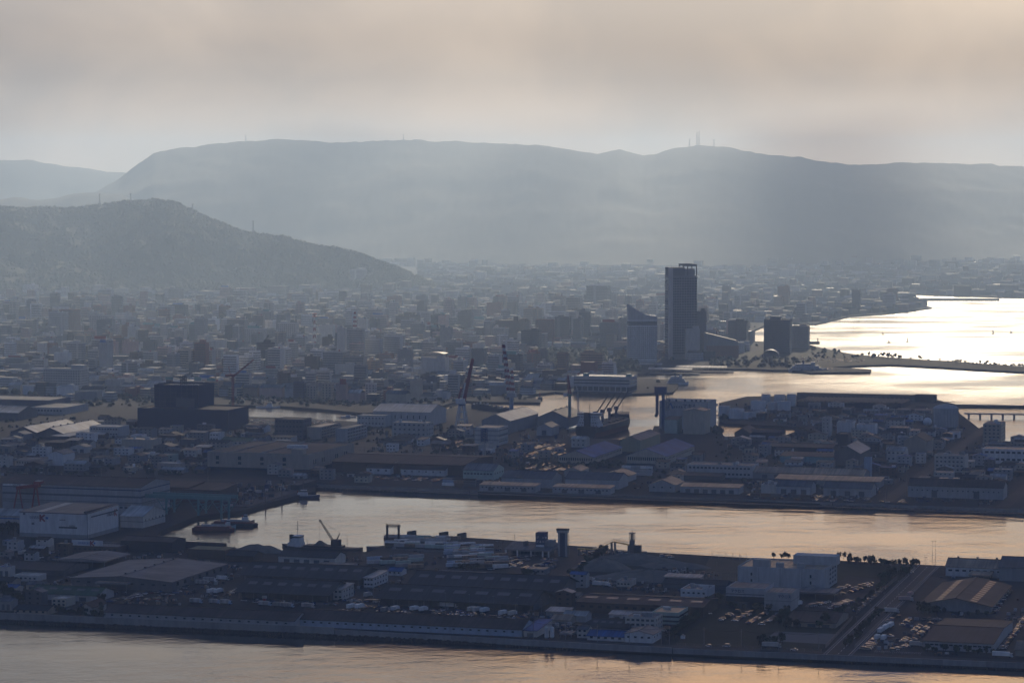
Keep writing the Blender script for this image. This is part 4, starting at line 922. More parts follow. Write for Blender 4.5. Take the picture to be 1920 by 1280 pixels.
# dark jetty with piles on the basin
p = G(452, 957, 0); q = G(592, 914, 0); d = q - p; T = thing('jetty', 'dark piled jetty running out along the basin', 'jetty', p, math.atan2(d.y, d.x)); L = d.length
MB().box(0, L, -6, 8, 2.2, 3.6).build('deck', 'charcoal', T); pm = MB().bar((0, 0, -3), (0, 0, 2.3), .6, 0, 8).mesh('pile', 'black')
for j in range(10):
    for y in (-5, 1): link('pile', pm, T, (L * (j + .5) / 10, y, 0))
tp = MB().bar((0, 0, -3), (0, 0, 13), .5, 0, 8).mesh('mooring_post', 'steel')
for j, y in ((2, -8), (4, -9), (7, -8.5)): link('mooring_post', tp, T, (L * j / 10, y, 0))
MB().box(L * .72, L * .97, -3, 5, 3.6, 8).build('shed', 'charcoal', T)
def small_boat(px, py, L, B, ang, label, kind='tug', mats=('hull_black', 'hull_black', 'deck')):
    p = G(px, py, 0); T = thing({'tug': 'tugboat', 'barge': 'barge', 'ferry': 'ferry', 'launch': 'launch', 'cargo': 'cargo_ship'}[kind], label, {'cargo': 'ship', 'ferry': 'ferry', 'barge': 'barge'}.get(kind, 'boat'), p, ang)
    dz = {'tug': 2.2, 'barge': 2.4, 'ferry': 4.0, 'launch': 1.3, 'cargo': 4}[kind]
    hull('hull', L, B, dz, list(mats), T, bow=.3 if kind != 'barge' else .08, sheer=dz * .5 if kind != 'barge' else .1, draft=1)
    if kind == 'tug':
        MB().box(-B * .3, B * .3, L * .42, L * .68, dz, dz + 2.6).build('deckhouse', 'white', T); wh = MB().box(-B * .22, B * .22, L * .5, L * .66, dz + 2.6, dz + 5).build('wheelhouse', 'white', T)
        MB().box(-B * .23, B * .23, L * .49, L * .67, dz + 3.4, dz + 4.3).build('window', 'glass', wh); MB().bar((0, L * .55, dz + 5), (0, L * .55, dz + 9), .12).build('mast', 'steel', T); MB().bar((0, L * .42, dz), (0, L * .42, dz + 4.4), .5, 0, 8).build('funnel', 'red', T)
    elif kind == 'barge':
        MB().box(-B * .42, B * .42, L * .06, L * .9, dz, dz + 1.3).build('coaming', 'hull_red', T); MB().box(-B * .3, B * .1, L * .2, L * .8, dz + 1.3, dz + 2.6).build('cargo', 'lightgrey', T)
    elif kind == 'ferry':
        for j, (a0, a1, wd_) in enumerate(((.06, .86, .46), (.1, .8, .44), (.18, .7, .4))):
            o = MB().box(-B * wd_, B * wd_, L * a0, L * a1, dz + j * 2.8, dz + j * 2.8 + 2.75).build('deck_house', 'white', T); MB().box(-B * wd_ - .06, B * wd_ + .06, L * (a0 + .01), L * (a1 - .01), dz + j * 2.8 + 1.1, dz + j * 2.8 + 1.9).build('window_band', 'winband', o)
        MB().box(-B * .34, B * .34, L * .6, L * .7, dz + 8.4, dz + 10.8).build('bridge', 'white', T); MB().bar((0, L * .4, dz + 8), (0, L * .38, dz + 13), 1.3, 0, 8).build('funnel', 'crane_blue', T); MB().bar((0, L * .62, dz + 10), (0, L * .62, dz + 16), .15).build('mast', 'steel', T)
    elif kind == 'launch':
        MB().box(-B * .3, B * .3, L * .3, L * .6, dz, dz + 1.6).build('cabin', 'white', T)
    return T
small_boat(362, 994, 34, 9, GA - R(80), 'rusty red barge moored under the teal runway', 'barge', ('hull_red', 'hull_red', 'deck'))
small_boat(398, 985, 38, 9, GA - R(80), 'dark barge with pale deck cargo outside the red barge', 'barge')
small_boat(408, 990, 15, 5, GA - R(75), 'small teal tug beside the moored barges', 'tug', ('teal', 'teal', 'grey'))
small_boat(438, 980, 18, 5.4, GA - R(85), 'tug with pale deck nosing out from the barges', 'tug', ('navy', 'navy', 'grey'))
small_boat(528, 933, 34, 9, GA - R(75), 'dark workboat moored at the end of the basin jetty', 'tug', ('navy', 'navy', 'grey'))
small_boat(638, 911, 12, 4, GA - R(90), 'small white launch at the head of the canal', 'launch', ('white', 'white', 'grey'))
# ------------------------------------------------------------------ the crane ship and its neighbour
p = G(676, 1037, 0); T = thing('crane_ship', 'gravel carrier with lattice boom crane moored in the canal', 'ship', p, GA + R(90)); k = 1 / ppm(p); L, B = 158 * k, 12.5
hull('hull', L, B, 3.6, ['hull_red', 'hull_black', 'deck'], T, bow=.14, sheer=1.6, draft=1)
# local +y runs from the right end of the ship to the left end
MB().box(-B * .42, B * .42, L * .74, L * .9, 3.6, 6.6).build('deckhouse', 'white', T); MB().box(-B * .36, B * .36, L * .75, L * .87, 6.6, 9.4).build('deckhouse', 'white', T)
wh = MB().box(-B * .34, B * .34, L * .75, L * .84, 9.4, 12).build('wheelhouse', 'white', T); MB().box(-B * .35, B * .35, L * .749, L * .841, 10.4, 11.4).build('window', 'glass', wh)
MB().box(-1.4, 1.4, L * .86, L * .9, 6.6, 12.4).build('funnel', 'charcoal', T); m_ = MB(); m_.bar((0, L * .8, 12), (0, L * .8, 23), .22); m_.bar((-2, L * .8, 17), (2, L * .8, 17), .12); m_.bar((-1.2, L * .8, 20), (1.2, L * .8, 20), .1); m_.build('mast', 'steel', T)
hd = MB().box(-B * .4, B * .4, L * .22, L * .7, 3.7, 5.2).build('hold_coaming', 'hull_black', T)
cg = MB(); cg.hexa([(-4, L * .44, 5.2), (4, L * .44, 5.2), (4, L * .58, 5.2), (-4, L * .58, 5.2), (-.5, L * .5, 8.6), (.5, L * .5, 8.6), (.5, L * .53, 8.6), (-.5, L * .53, 8.6)]); cg.build('gravel_cargo', gm, T)
cr_ = MB().box(-3, 3, L * .26, L * .36, 5.2, 9.8).build('crane_cab', 'charcoal', T); MB().bar((0, L * .31, 3.6), (0, L * .31, 5.3), 2.2, 0, 12).build('turntable', 'steel', cr_)
bo = MB(); tip = (0, L * .52, 24.5); bo.lattice((0, L * .34, 8), tip, 1.5, 13, .13, w2=.8); bo.build('boom', 'black', T)
af = MB(); af.bar((-1, L * .3, 9.8), (0, L * .26, 15), .25); af.bar((1, L * .3, 9.8), (0, L * .26, 15), .25); af.bar((0, L * .26, 15), tip, .08); af.build('a_frame', 'black', T)
hk = MB(); hk.bar(tip, (0, L * .52, 7), .07); hk.box(-.7, .7, L * .52 - .7, L * .52 + .7, 5.4, 7); hk.build('grab', 'black', T)
MB().bar((0, L * .17, 3.6), (0, L * .17, 13), .16).build('mast', 'steel', T); MB().bar((0, L * .68, 3.6), (0, L * .68, 9), .12).build('mast', 'steel', T)
small_boat(690, 1031, 46, 11, GA + R(-55), 'dark car ferry with raised ramp beside the trailer quay', 'tug', ('navy', 'navy', 'charcoal'))
# ------------------------------------------------------------------ middle shore
T = shed('warehouse', 'large beige warehouse with red-brown roof and paired windows', 'warehouse', 389, 879, 579, 125, 31, roof='flat', par=1.2, wall='beige', rf='r_brown', base=('charcoal', .16))
w, d, h = T['w'], T['d'], T['h']
for x in (w * .1, w * .32, w * .54, w * .76):
    for z, hh in ((h * .42, 2.4), (h * .72, 3.6)): row(T, 'window', 'f', 1, x - 2, x + 2, z, 3.4, hh, 0)
for y in (d * .12, d * .3, d * .6, d * .8): row(T, 'window', 'r', 2, y - 4, y + 6, h * .55, 2.6, 4.2, w)
roof_unit(T, w * .8, d * .06, h, 12, 10, 5, 'beige', 'stair_house'); roof_unit(T, w * .55, d * .5, h, 20, 6, 3, 'white', 'plant_room')
MB().box(w * .2, w * .21, 2, d - 2, h + .2, h + 1.0).build('roof_rib', 'grey', T); MB().box(w * .5, w * .51, 2, d - 2, h + .2, h + 1.0).build('roof_rib', 'grey', T)
shed('warehouse', 'broad brown-roofed warehouse behind the white canal store', 'warehouse', 622, 884, 868, 95, 20, roof='gu', rise=3, wall='brown', rf='r_brown', ov=1.5)
shed('warehouse', 'white canal store with brown roof, left section', 'warehouse', 687, 888, 732, 26, 12, wall='white', rf='r_brown', wins=(3, 1, 2, 1.5))
shed('warehouse', 'white canal store with brown roof, right section', 'warehouse', 751, 890, 834, 26, 12, wall='white', rf='r_brown', wins=(6, 1, 1.2, 1.2))
shed('warehouse', 'narrow white gable between the two canal store sections', 'warehouse', 733, 887, 750, 30, 15, roof='gv', rise=3, wall='darkgrey', rf='r_light')
shed('warehouse', 'mint green two-storey store near the canal', 'warehouse', 868, 898, 925, 34, 18, wall='mint', rf='r_grey', wins=(9, 1, 2.0, 1.3), side=(4, 1, 2, 1.3))
shed('warehouse', 'grey gabled store behind the left quay shed', 'warehouse', 940, 912, 1034, 34, 18, wall='lightgrey', rf='r_slate')
shed('warehouse', 'low tan-roofed quay shed, left of a matching pair', 'warehouse', 899, 919, 1004, 16, 11, roof='mono', rise=1.2, wall='lightgrey', rf='r_tan', wins=(14, 1, 1.4, 1.2), doors=3)
shed('warehouse', 'low tan-roofed quay shed, right of a matching pair', 'warehouse', 1036, 923, 1144, 16, 11, roof='mono', rise=1.2, wall='lightgrey', rf='r_tan', wins=(14, 1, 1.4, 1.2), doors=3)
shed('warehouse', 'grey gabled store behind the right quay shed', 'warehouse', 1059, 914, 1160, 34, 18, wall='lightgrey', rf='r_slate')
shed('warehouse', 'small orange-roofed gable between the grey stores', 'warehouse', 1058, 893, 1088, 30, 12, roof='gv', rise=3, wall='offwhite', rf='r_tan')
shed('warehouse', 'round-ended pale tent-roofed hall beside the street', 'warehouse', 1126, 902, 1178, 30, 12, roof='gv', rise=4, wall='lightgrey', rf='r_tan')
shed('warehouse', 'tan-roofed gabled shed at the corner of the canal street', 'warehouse', 1217, 921, 1266, 34, 14, roof='gv', rise=4.5, wall='lightgrey', rf='r_tan', wins=(3, 1, 1.5, 1.2))
shed('warehouse', 'long low shed with glowing orange-tan roof on the quay', 'warehouse', 1275, 923, 1386, 18, 12, roof='mono', rise=1.4, wall='lightgrey', rf='r_tan', doors=6)
T = shed('factory', 'left blue-roofed gabled hall with tall window strip', 'hall', 1047, 867, 1112, 112, 12, roof='gv', rise=6, wall='cream', rf='r_blue', wins=(15, 1, 1.2, 2.8), side=(18, 1, 2, 1.5))
T = shed('factory', 'right blue-roofed gabled hall, the larger of the two', 'hall', 1175, 868, 1249, 120, 15, roof='gv', rise=7, wall='cream', rf='r_blue', wins=(18, 1, 1.3, 3.2), side=(20, 1, 2, 1.5))
shed('warehouse', 'plain olive-grey shed between the two blue-roofed halls', 'warehouse', 1163, 846, 1200, 85, 22, roof='gv', rise=4, wall='olive', rf='r_grey')
shed('office_building', 'long two-storey white office with punched windows behind the orange shed', 'office', 1288, 893, 1410, 30, 22, roof='flat', wall='lightgrey', rf='r_grey', wins=(16, 2, 2.2, 1.7), units=3)
shed('warehouse', 'flat brown-roofed store before the long white office', 'warehouse', 1250, 899, 1350, 22, 9, roof='mono', rise=1, wall='darkgrey', rf='r_brown')
shed('warehouse', 'long tan-roofed shed with ridge vents, upper of two', 'warehouse', 1410, 896, 1619, 30, 12, roof='gu', rise=4, wall='grey', rf='r_tan', sky_m=8, doors=8)
shed('warehouse', 'long tan-roofed shed, lower of two', 'warehouse', 1453, 908, 1650, 22, 11, roof='mono', rise=2, wall='grey', rf='r_tan')
shed('warehouse', 'pale blue-roofed quay shed, left of two', 'warehouse', 1456, 926, 1520, 24, 16, rise=4, wall='lightgrey', rf='r_slate', doors=3)
shed('warehouse', 'pale blue-roofed quay shed, right of two', 'warehouse', 1544, 929, 1634, 24, 16, rise=4, wall='lightgrey', rf='r_slate', doors=3)
shed('factory', 'small white works covered in tanks beside the blue-roofed quay shed', 'factory', 1427, 924, 1455, 20, 15, roof='flat', wall='offwhite', rf='r_grey', units=6)
shed('warehouse', 'long pale warehouse with brown roof facing the canal on the right', 'warehouse', 1702, 931, 1881, 28, 22, rise=5, wall='lightgrey', rf='r_brown', wins=(18, 1, 1.2, 1.0), doors=2)
shed('office_building', 'long white office with dark windows at the right edge', 'office', 1842, 868, 1990, 28, 26, roof='flat', wall='white', rf='r_tan', wins=(14, 2, 3.4, 2))
shed('office_building', 'white four-storey office block with blue water tank', 'office', 1752, 884, 1808, 26, 30, roof='flat', wall='offwhite', rf='r_grey', wins=(7, 4, 1.9, 1.3), units=4)
shed('office_building', 'beige block with rooftop turret beside the harbour channel', 'office', 1843, 830, 1876, 40, 34, roof='flat', wall='beige', rf='r_grey', wins=(4, 5, 2, 1.4), side=(6, 5, 1.6, 1.2), units=2)
shed('house', 'white house with grey roof in the factory district', 'house', 1662, 866, 1696, 22, 22, roof='gu', wall='offwhite', rf='r_light', wins=(4, 2, 1.8, 1.4))
shed('factory', 'arched-roof dark factory hall behind the factory street', 'factory', 1695, 850, 1738, 44, 24, roof='gv', rise=6, wall='beige', rf='r_dark')
shed('factory', 'large dark gabled foundry with pale ridge', 'factory', 1564, 872, 1612, 60, 24, roof='gv', rise=7, wall='darkgrey', rf='r_light')
shed('warehouse', 'dark teal long shed behind the tan-roofed sheds', 'warehouse', 1462, 866, 1564, 24, 12, roof='mono', rise=2, wall='teal', rf='r_dark')
shed('warehouse', 'dark low hall with flat roof behind the teal shed', 'warehouse', 1440, 848, 1560, 40, 12, roof='gu', rise=2, wall='charcoal', rf='r_dark')
shed('tower_block', 'blue-topped narrow factory stair tower', 'tower', 1620, 895, 1632, 9, 36, roof='flat', wall='paleblue', rf='r_blue')
shed('factory', 'white process tower with dark glazed side near the inlet', 'factory', 1541, 818, 1555, 16, 34, roof='flat', wall='offwhite', rf='r_grey', wins=(2, 5, 1.2, 1.0))
shed('factory', 'white stepped silo building in the right factories', 'factory', 1569, 814, 1598, 18, 22, roof='flat', wall='white', rf='r_grey', units=2)
shed('factory', 'white block with dark door beside the stepped silo building', 'factory', 1606, 814, 1640, 18, 18, roof='flat', wall='white', rf='r_grey', units=2)
shed('factory', 'dark boiler house between the white factory blocks', 'factory', 1568, 836, 1590, 20, 22, roof='flat', wall='charcoal', rf='r_dark')
shed('warehouse', 'black gabled slipway hall standing before the inlet', 'warehouse', 1377, 824, 1405, 40, 14, roof='gv', rise=5, wall='charcoal', rf='r_dark')
shed('warehouse', 'long black shed beside the slipway hall', 'warehouse', 1406, 823, 1466, 20, 14, roof='gu', rise=2, wall='charcoal', rf='r_dark')
shed('office_building', 'white quayside office between the blue-roofed hall and the ship', 'office', 1071, 838, 1098, 16, 16, roof='gu', wall='offwhite', rf='r_light', wins=(3, 2, 1.6, 1.2))
# the engine works with its big letters, tall crane behind
T = shed('factory', 'tall pale engine works with dark roof lettering on the harbour', 'factory', 1236, 803, 1327, 42, 51, roof='flat', par=.6, wall='lightgrey', rf='r_grey', band=[('grey', .995, 1.015)])
w, h = T['w'], T['h']
strokes(T, [[(0, 0), (.5, 1)], [(.55, 1), (1, 0)]], 5.6, (w * .18, -.06, h * .76), 'bluepaint', .28)
for j in range(4): strokes(T, KATA['sq'], 2.4, (w * .29 + j * 2.8, -.06, h * .77), 'navy', .17)
for j, c in enumerate(('ma', 'ki', 'ta')): strokes(T, KATA[c], 5.0, (w * .48 + j * 5.8, -.06, h * .76), 'navy', .15)
for j in range(5): strokes(T, KATA['sq'], 1.6, (w * .02 + j * 1.9, -.06, h * .76), 'grey', .17)
MB().box(w * .74, w * .97, -.2, .05, h * .6, h * .96).build('wall_panel', 'offwhite', T)
for q in (.2, .34, .52, .66, .75, .84, .93): MB().box(w * q - .9, w * q + .9, 2, 4, h + .3, h + 2.6).build('roof_vent', 'charcoal', T)
shed('factory', 'pale ribbed silo house before the engine works', 'factory', 1281, 813, 1320, 30, 44, roof='gv', rise=2, wall='cream', rf='r_slate')
shed('factory', 'low teal annex before the engine works', 'factory', 1246, 812, 1270, 22, 26, roof='mono', rise=2, wall='mint', rf='r_dark')
p = G(1229, 806); k = 1 / ppm(p); T = thing('quay_crane', 'dark blue box-legged quay crane above the engine works', 'crane', p, GA); hh = 82 * k
for x in (0, 7): MB().box(x, x + 3, 0, 3, hh * .35 if x == 0 else 0, hh * .92).build('leg', 'crane_blue', T)
MB().box(-1, 12, -1, 4, hh * .84, hh).build('head_beam', 'crane_blue', T); lt = MB(); lt.lattice((13.5, 2, hh * .45), (13.5, 2, hh * .86), 3.4, 5, .25); lt.build('lattice_leg', 'steel', T); b_ = MB(); b_.bar((15, 2, hh * .84), (22, 2, hh * .6), .25); b_.build('stay', 'steel', T)
b_ = MB(); b_.box(-1, 2, 0, 3, hh * .3, hh * .36); b_.build('hook_block', 'crane_blue', T)
# ------------------------------------------------------------------ tank farm
def tank(px, py, wpx, hpx, label, m='white', dome=.06):
    p = G(px, py); k = 1 / ppm(p); r = wpx * k / 2; h = hpx * k; T = thing('storage_tank', label, 'tank', p, random.uniform(0, 6))
    MB().lathe([(r, 0), (r, h)], 28).build('shell', m, T); MB().lathe([(r + .12, h - .02), (r + .12, h + .15), (r * .6, h + r * dome), (.3, h + r * dome * 1.3)], 28).build('tank_roof', 'lightgrey', T)
    rl = MB()
    for j in range(14):
        a = j * math.pi / 7; a2 = (j + 1) * math.pi / 7; rl.bar((r * math.cos(a), r * math.sin(a), h + .1), (r * math.cos(a), r * math.sin(a), h + 1.2), .08, 0, 3); rl.bar((r * math.cos(a), r * math.sin(a), h + 1.2), (r * math.cos(a2), r * math.sin(a2), h + 1.2), .08, 0, 3)
    rl.build('railing', 'steel', T); st = MB()
    for j in range(16):
        a = -1.9 + j * .07; st.bar(((r + .1) * math.cos(a), (r + .1) * math.sin(a), h * j / 16), ((r + 1) * math.cos(a), (r + 1) * math.sin(a), h * j / 16), .14, 0, 3)
    st.build('stair', 'steel', T); occupy(p - UX * r - VX * r, 2 * r, 2 * r)
for a in ((1436, 757, 17, 18, 'slim white tank at the back left of the tank farm'), (1462, 759, 21, 19, 'white tank in the middle of the back row'), (1484, 761, 17, 22, 'tallest white tank at the back right of the tank farm'),
          (1422, 769, 29, 18, 'widest white tank at the left of the middle row'), (1448, 768, 18, 14, 'small low tank between the wide tanks'), (1470, 769, 25, 17, 'broad white tank at the right of the middle row'),
          (1358, 782, 22, 21, 'tall white tank nearest the engine works'), (1381, 784, 29, 18, 'large white tank right of the one by the engine works'), (1400, 785, 15, 13, 'first of three small front tanks'), (1410, 784, 12, 12, 'second of three small front tanks'), (1419, 782, 12, 12, 'third of three small front tanks')):
    tank(*a)
p = G(1773, 799); k = 1 / ppm(p); r = 23.5 * k; h = 33 * k; T = thing('gas_tank', 'great domed grey gas tank on the right', 'tank', p); MB().lathe([(r, 0), (r, h)], 40).build('shell', 'lightgrey', T)
MB().lathe([(r + .3, h), (r + .3, h + .8), (r * .86, h + r * .18), (r * .6, h + r * .3), (r * .3, h + r * .36), (.5, h + r * .38)], 40).build('dome', 'lightgrey', T); rb_ = MB()
for j in range(24): a = j * math.pi / 12; rb_.bar((r * 1.005 * math.cos(a), r * 1.005 * math.sin(a), 0), (r * 1.005 * math.cos(a), r * 1.005 * math.sin(a), h), .25, 0, 3)
rb_.build('rib', 'grey', T); pl = MB(); pl.box(-r * .7, r * .7, -1, 1, h + r * .5, h + r * .55)
for q in (-.65, -.2, .2, .65): pl.bar((r * q, 0, h + r * .2), (r * q, 0, h + r * .52), .3)
pl.build('platform', 'steel', T); occupy(p - UX * r - VX * r, 2 * r, 2 * r)
p = G(1739, 800); T = thing('gas_sphere', 'small white gas sphere on legs beside the domed tank', 'tank', p); R_ = 8.2 / ppm(p)
MB().lathe([(R_ * math.cos(a), R_ * 1.15 + R_ * math.sin(a)) for a in np.linspace(-1.5, 1.5, 14)], 22).build('shell', 'white', T)
for j in range(8): a = j * math.pi / 4; MB().bar((R_ * .95 * math.cos(a), R_ * .95 * math.sin(a), 0), (R_ * .97 * math.cos(a), R_ * .97 * math.sin(a), R_ * 1.15), .25).build('leg', 'steel', T)
occupy(p - UX * R_ - VX * R_, 2 * R_, 2 * R_)
# rows of narrow sloping roofs and the long wall behind
p = G(1494, 762); T = thing('sawtooth_shed', 'wide shed with many slanted pale roof strips behind the tanks', 'shed', p, GA); L = solve_w(p, UX, 1690); occupy(p, L, 70)
MB().box(0, L, 0, 68, 0, 6).build('wall', 'charcoal', T); n = 24
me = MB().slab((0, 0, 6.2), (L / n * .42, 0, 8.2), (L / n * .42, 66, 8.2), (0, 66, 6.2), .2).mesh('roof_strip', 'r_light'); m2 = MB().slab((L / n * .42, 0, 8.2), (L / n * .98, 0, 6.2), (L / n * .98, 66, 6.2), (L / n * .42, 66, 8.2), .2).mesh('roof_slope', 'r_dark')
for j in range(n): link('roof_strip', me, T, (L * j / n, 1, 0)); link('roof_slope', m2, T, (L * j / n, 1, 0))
p = G(1494, 748); T = thing('quay_wall', 'long dark warehouse wall along the back of the tank farm', 'wall', p, GA); L = solve_w(p, UX, 1715); MB().box(0, L, 0, 12, 0, 7.5).build('wall', 'darkgrey', T); MB().box(-.4, L + .4, -.4, 12.4, 7.5, 8.1).build('roof', 'r_brown', T); MB().box(L, L + 26, 0, 14, 0, 9).build('end_house', 'charcoal', T); occupy(p, L + 26, 14)
# ------------------------------------------------------------------ harbour shipyard in the middle
shed('shipyard_hall', 'big grey shipyard hall with tall doors beside the inner canal', 'hall', 699, 796, 806, 60, 26, roof='gu', rise=7, wall='lightgrey', rf='r_light', wins=(9, 1, 1.2, 4))
shed('office_building', 'long pale office with punched windows at the inner canal', 'office', 670, 799, 722, 22, 20, roof='flat', wall='offwhite', rf='r_grey', wins=(8, 2, 1.6, 1.4))
shed('shipyard_hall', 'curved-roof dock hall with dark open end', 'hall', 903, 811, 956, 110, 24, roof='gv', rise=7, wall='grey', rf='r_light')
shed('shipyard_hall', 'low wide dock hall left of the bulk carrier', 'hall', 1006, 800, 1066, 70, 18, roof='gv', rise=8, wall='grey', rf='r_slate', sky_m=3)
shed('workshop', 'gabled open-fronted workshop before the low dock hall', 'workshop', 1006, 816, 1034, 30, 16, roof='gv', rise=4, wall='lightgrey', rf='r_slate', doors=1)
shed('office_building', 'four-storey striped shipyard office with flat tan roof', 'office', 890, 834, 934, 36, 32, roof='flat', wall='offwhite', rf='r_tan', band=[('grey', .28, .36), ('grey', .55, .63), ('grey', .82, .9)], side=(8, 3, 2, 1.3))
shed('warehouse', 'low white annex before the striped shipyard office', 'warehouse', 884, 843, 918, 24, 9, roof='flat', wall='offwhite', rf='r_grey')
shed('apartment_block', 'four-storey beige slab block, left of two by the school ground', 'apartments', 576, 823, 602, 60, 22, roof='flat', wall='beige', rf='r_tan', side=(12, 4, 2.6, 1.4), wins=None)
shed('apartment_block', 'four-storey grey slab block, right of two by the school ground', 'apartments', 629, 828, 650, 64, 24, roof='flat', wall='lightgrey', rf='r_grey', side=(12, 4, 2.8, 1.5), wins=None)
shed('office_building', 'dark glazed four-storey block behind the slab blocks', 'office', 515, 822, 568, 26, 36, roof='flat', wall='darkgrey', rf='r_dark', wins=(8, 4, 2.2, 1.6), side=(5, 4, 2, 1.5))
shed('office_building', 'white works with dark stair tower in the shipyard', 'office', 735, 818, 800, 24, 26, roof='flat', wall='offwhite', rf='r_grey', wins=(7, 3, 2, 1.5), side=(4, 3, 1.6, 1.2), units=3)
shed('house', 'small white two-storey house on the school ground', 'house', 724, 846, 742, 10, 13, roof='flat', wall='white', rf='r_light', wins=(3, 2, 1.6, 1.2))
def mast_colour(T, p, q, w, n, r, name, w2=None):
    b = MB(); b.lattice(p, q, w, n, r, 0, w2, alt=1); return b.build(name, ['red', 'paint'], T)
# level-luffing crane with red jib
p = G(866, 800); k = 1 / ppm(p); T = thing('harbour_crane', 'white portal crane with raised red jib in the shipyard', 'crane', p, GA)
hc = 40 * k; 
for sx in (-1, 1):
    for sy in (-1, 1): MB().bar((sx * 5.5, sy * 5.5, 0), (sx * 2.6, sy * 2.6, hc), 1.0, 0, 4).build('leg', 'white', T)
b_ = MB()
for z in (.35, .7): 
    for sx in (-1, 1): b_.bar((sx * (5.5 - 2.9 * z), -5, hc * z), (sx * (5.5 - 2.9 * z), 5, hc * z), .35); b_.bar((-5, sx * (5.5 - 2.9 * z), hc * z), (5, sx * (5.5 - 2.9 * z), hc * z), .35)
b_.build('brace', 'paleblue', T); MB().bar((0, 0, hc), (0, 0, hc + 2), 4, 0, 14).build('turntable', 'crane_blue', T); MB().box(-6.5, 4, -2.6, 2.6, hc + 2, hc + 8).build('machine_house', 'white', T)
MB().bar((1, 0, hc + 6), (4.5, 0, hc + 26), 1.4, 0, 4).build('mast', 'white', T); jib = MB(); jib.lattice((2, 0, hc + 5), (13, 0, hc + 53), 2.8, 14, .7, w2=1.6); jib.build('jib', 'red', T)
cw = MB(); cw.bar((-5, 0, hc + 4), (-.5, 0, hc + 20), 1.3, 0, 4); cw.build('counterweight', 'red', T); occupy(p - UX * 6 - VX * 6, 12, 12)
# red and white lattice crane on a round column
p = G(959, 790); k = 1 / ppm(p); T = thing('harbour_crane', 'tall red and white lattice crane on a grey column', 'crane', p, GA); hc = 46 * k
MB().bar((0, 0, 0), (0, 0, hc), 2.3, 0, 14).build('column', 'paleblue', T); MB().box(-4.5, 5.5, -3, 3, hc, hc + 5).build('machine_house', 'lightgrey', T)
mast_colour(T, (-2, 0, hc + 4), (-9.5, 0, hc + 60), 4.6, 16, .65, 'jib', 2.0); tip_ = MB(); tip_.box(-11.5, -8, -1, 1, hc + 58, hc + 61); tip_.build('jib_head', 'black', T); mast_colour(T, (2.5, 0, hc + 4), (.5, 0, hc + 34), 2.4, 9, .4, 'back_mast', 1.6)
st_ = MB(); st_.bar((.5, 0, hc + 34), (-9, 0, hc + 58), .1); st_.build('stay', 'steel', T)
# small column crane
p = G(1068, 800); k = 1 / ppm(p); T = thing('harbour_crane', 'small teal column crane with white cab beside the bulk carrier', 'crane', p, GA); hc = 58 * k
MB().bar((0, 0, 0), (0, 0, hc), 1.7, 0, 14).build('column', 'crane_teal', T); MB().lathe([(3, hc), (3.2, hc + 2.5)], 14).build('turntable', 'crane_teal', T); MB().box(-7, -2.5, -2, 2, hc - .5, hc + 3.5).build('cab', 'white', T); j_ = MB(); j_.lattice((0, 0, hc + 2.5), (-2, 0, hc + 24), 3, 8, .3, w2=.8); j_.build('jib', 'red', T)
p = G(1086, 806); T = thing('harbour_crane', 'thin pale lattice jib standing behind the ship bridge', 'crane', p, GA); j_ = MB(); j_.lattice((0, 0, 0), (-2, 0, 47), 2.0, 18, .16, w2=.8); j_.build('jib', 'lightgrey', T); MB().box(-1.5, 2.5, -1.5, 1.5, 0, 5).build('cab', 'offwhite', T)
# blue tower crane in front of the office
p = G(908, 862); T = thing('harbour_crane', 'small blue jib tower before the striped office', 'crane', p, GA); b_ = MB(); b_.lattice((0, 0, 0), (0, 0, 18), 2.4, 7, .3); b_.build('mast', 'lightgrey', T); b_ = MB(); b_.lattice((0, 0, 18), (0, 0, 31), 5, 5, .45); b_.build('upper_mast', 'crane_blue', T)
# stacked steel on the dock edge, dark against the water
for j, (x, y) in enumerate(((884, 766), (896, 768), (908, 769), (920, 771), (932, 773), (944, 775))):
    shed('steel_stack', ['first', 'second', 'third', 'fourth', 'fifth', 'sixth'][j] + ' dark hull block from the left along the dock edge', 'hull block', x, y, x + 12, 12, 7 + (j * 3) % 4, roof='flat', par=.6, wall='charcoal', rf='r_dark', units=2)
# the bulk carrier
p = G(1098, 821, 0); T = thing('bulk_carrier', 'dark bulk carrier with white bridge and four deck cranes', 'ship', p, GA - R(2)); L, B, D = 150.0, 27.0, 11.5
hull('hull', L, B, D, ['hull_red', 'hull_black', 'deck'], T, bow=.2, sheer=3.5, draft=1.2, wl=.5)
for j, (a0, a1, wd_, z0, z1) in enumerate(((.05, .16, .47, 0, 3), (.055, .15, .42, 3, 6), (.06, .145, .38, 6, 9), (.065, .14, .36, 9, 12))):
    o = MB().box(-B * wd_, B * wd_, L * a0, L * a1, D + z0, D + z1 - .05).build('deckhouse', 'white', T); row(o, 'window', 'f', 7, -B * wd_ + 1, B * wd_ - 1, D + z0 + 1.6, 1, 1, L * a0)
wh = MB().box(-B * .5, B * .5, L * .075, L * .125, D + 12, D + 15).build('bridge', 'white', T); MB().box(-B * .505, B * .505, L * .073, L * .126, D + 13.2, D + 14.3).build('window_band', 'glass', wh)
MB().box(-3, 3, L * .02, L * .055, D, D + 16).build('funnel', 'hull_black', T); m_ = MB(); m_.bar((0, L * .1, D + 15), (0, L * .1, D + 24), .3); m_.bar((-3, L * .1, D + 20), (3, L * .1, D + 20), .18); m_.build('radar_mast', 'black', T)
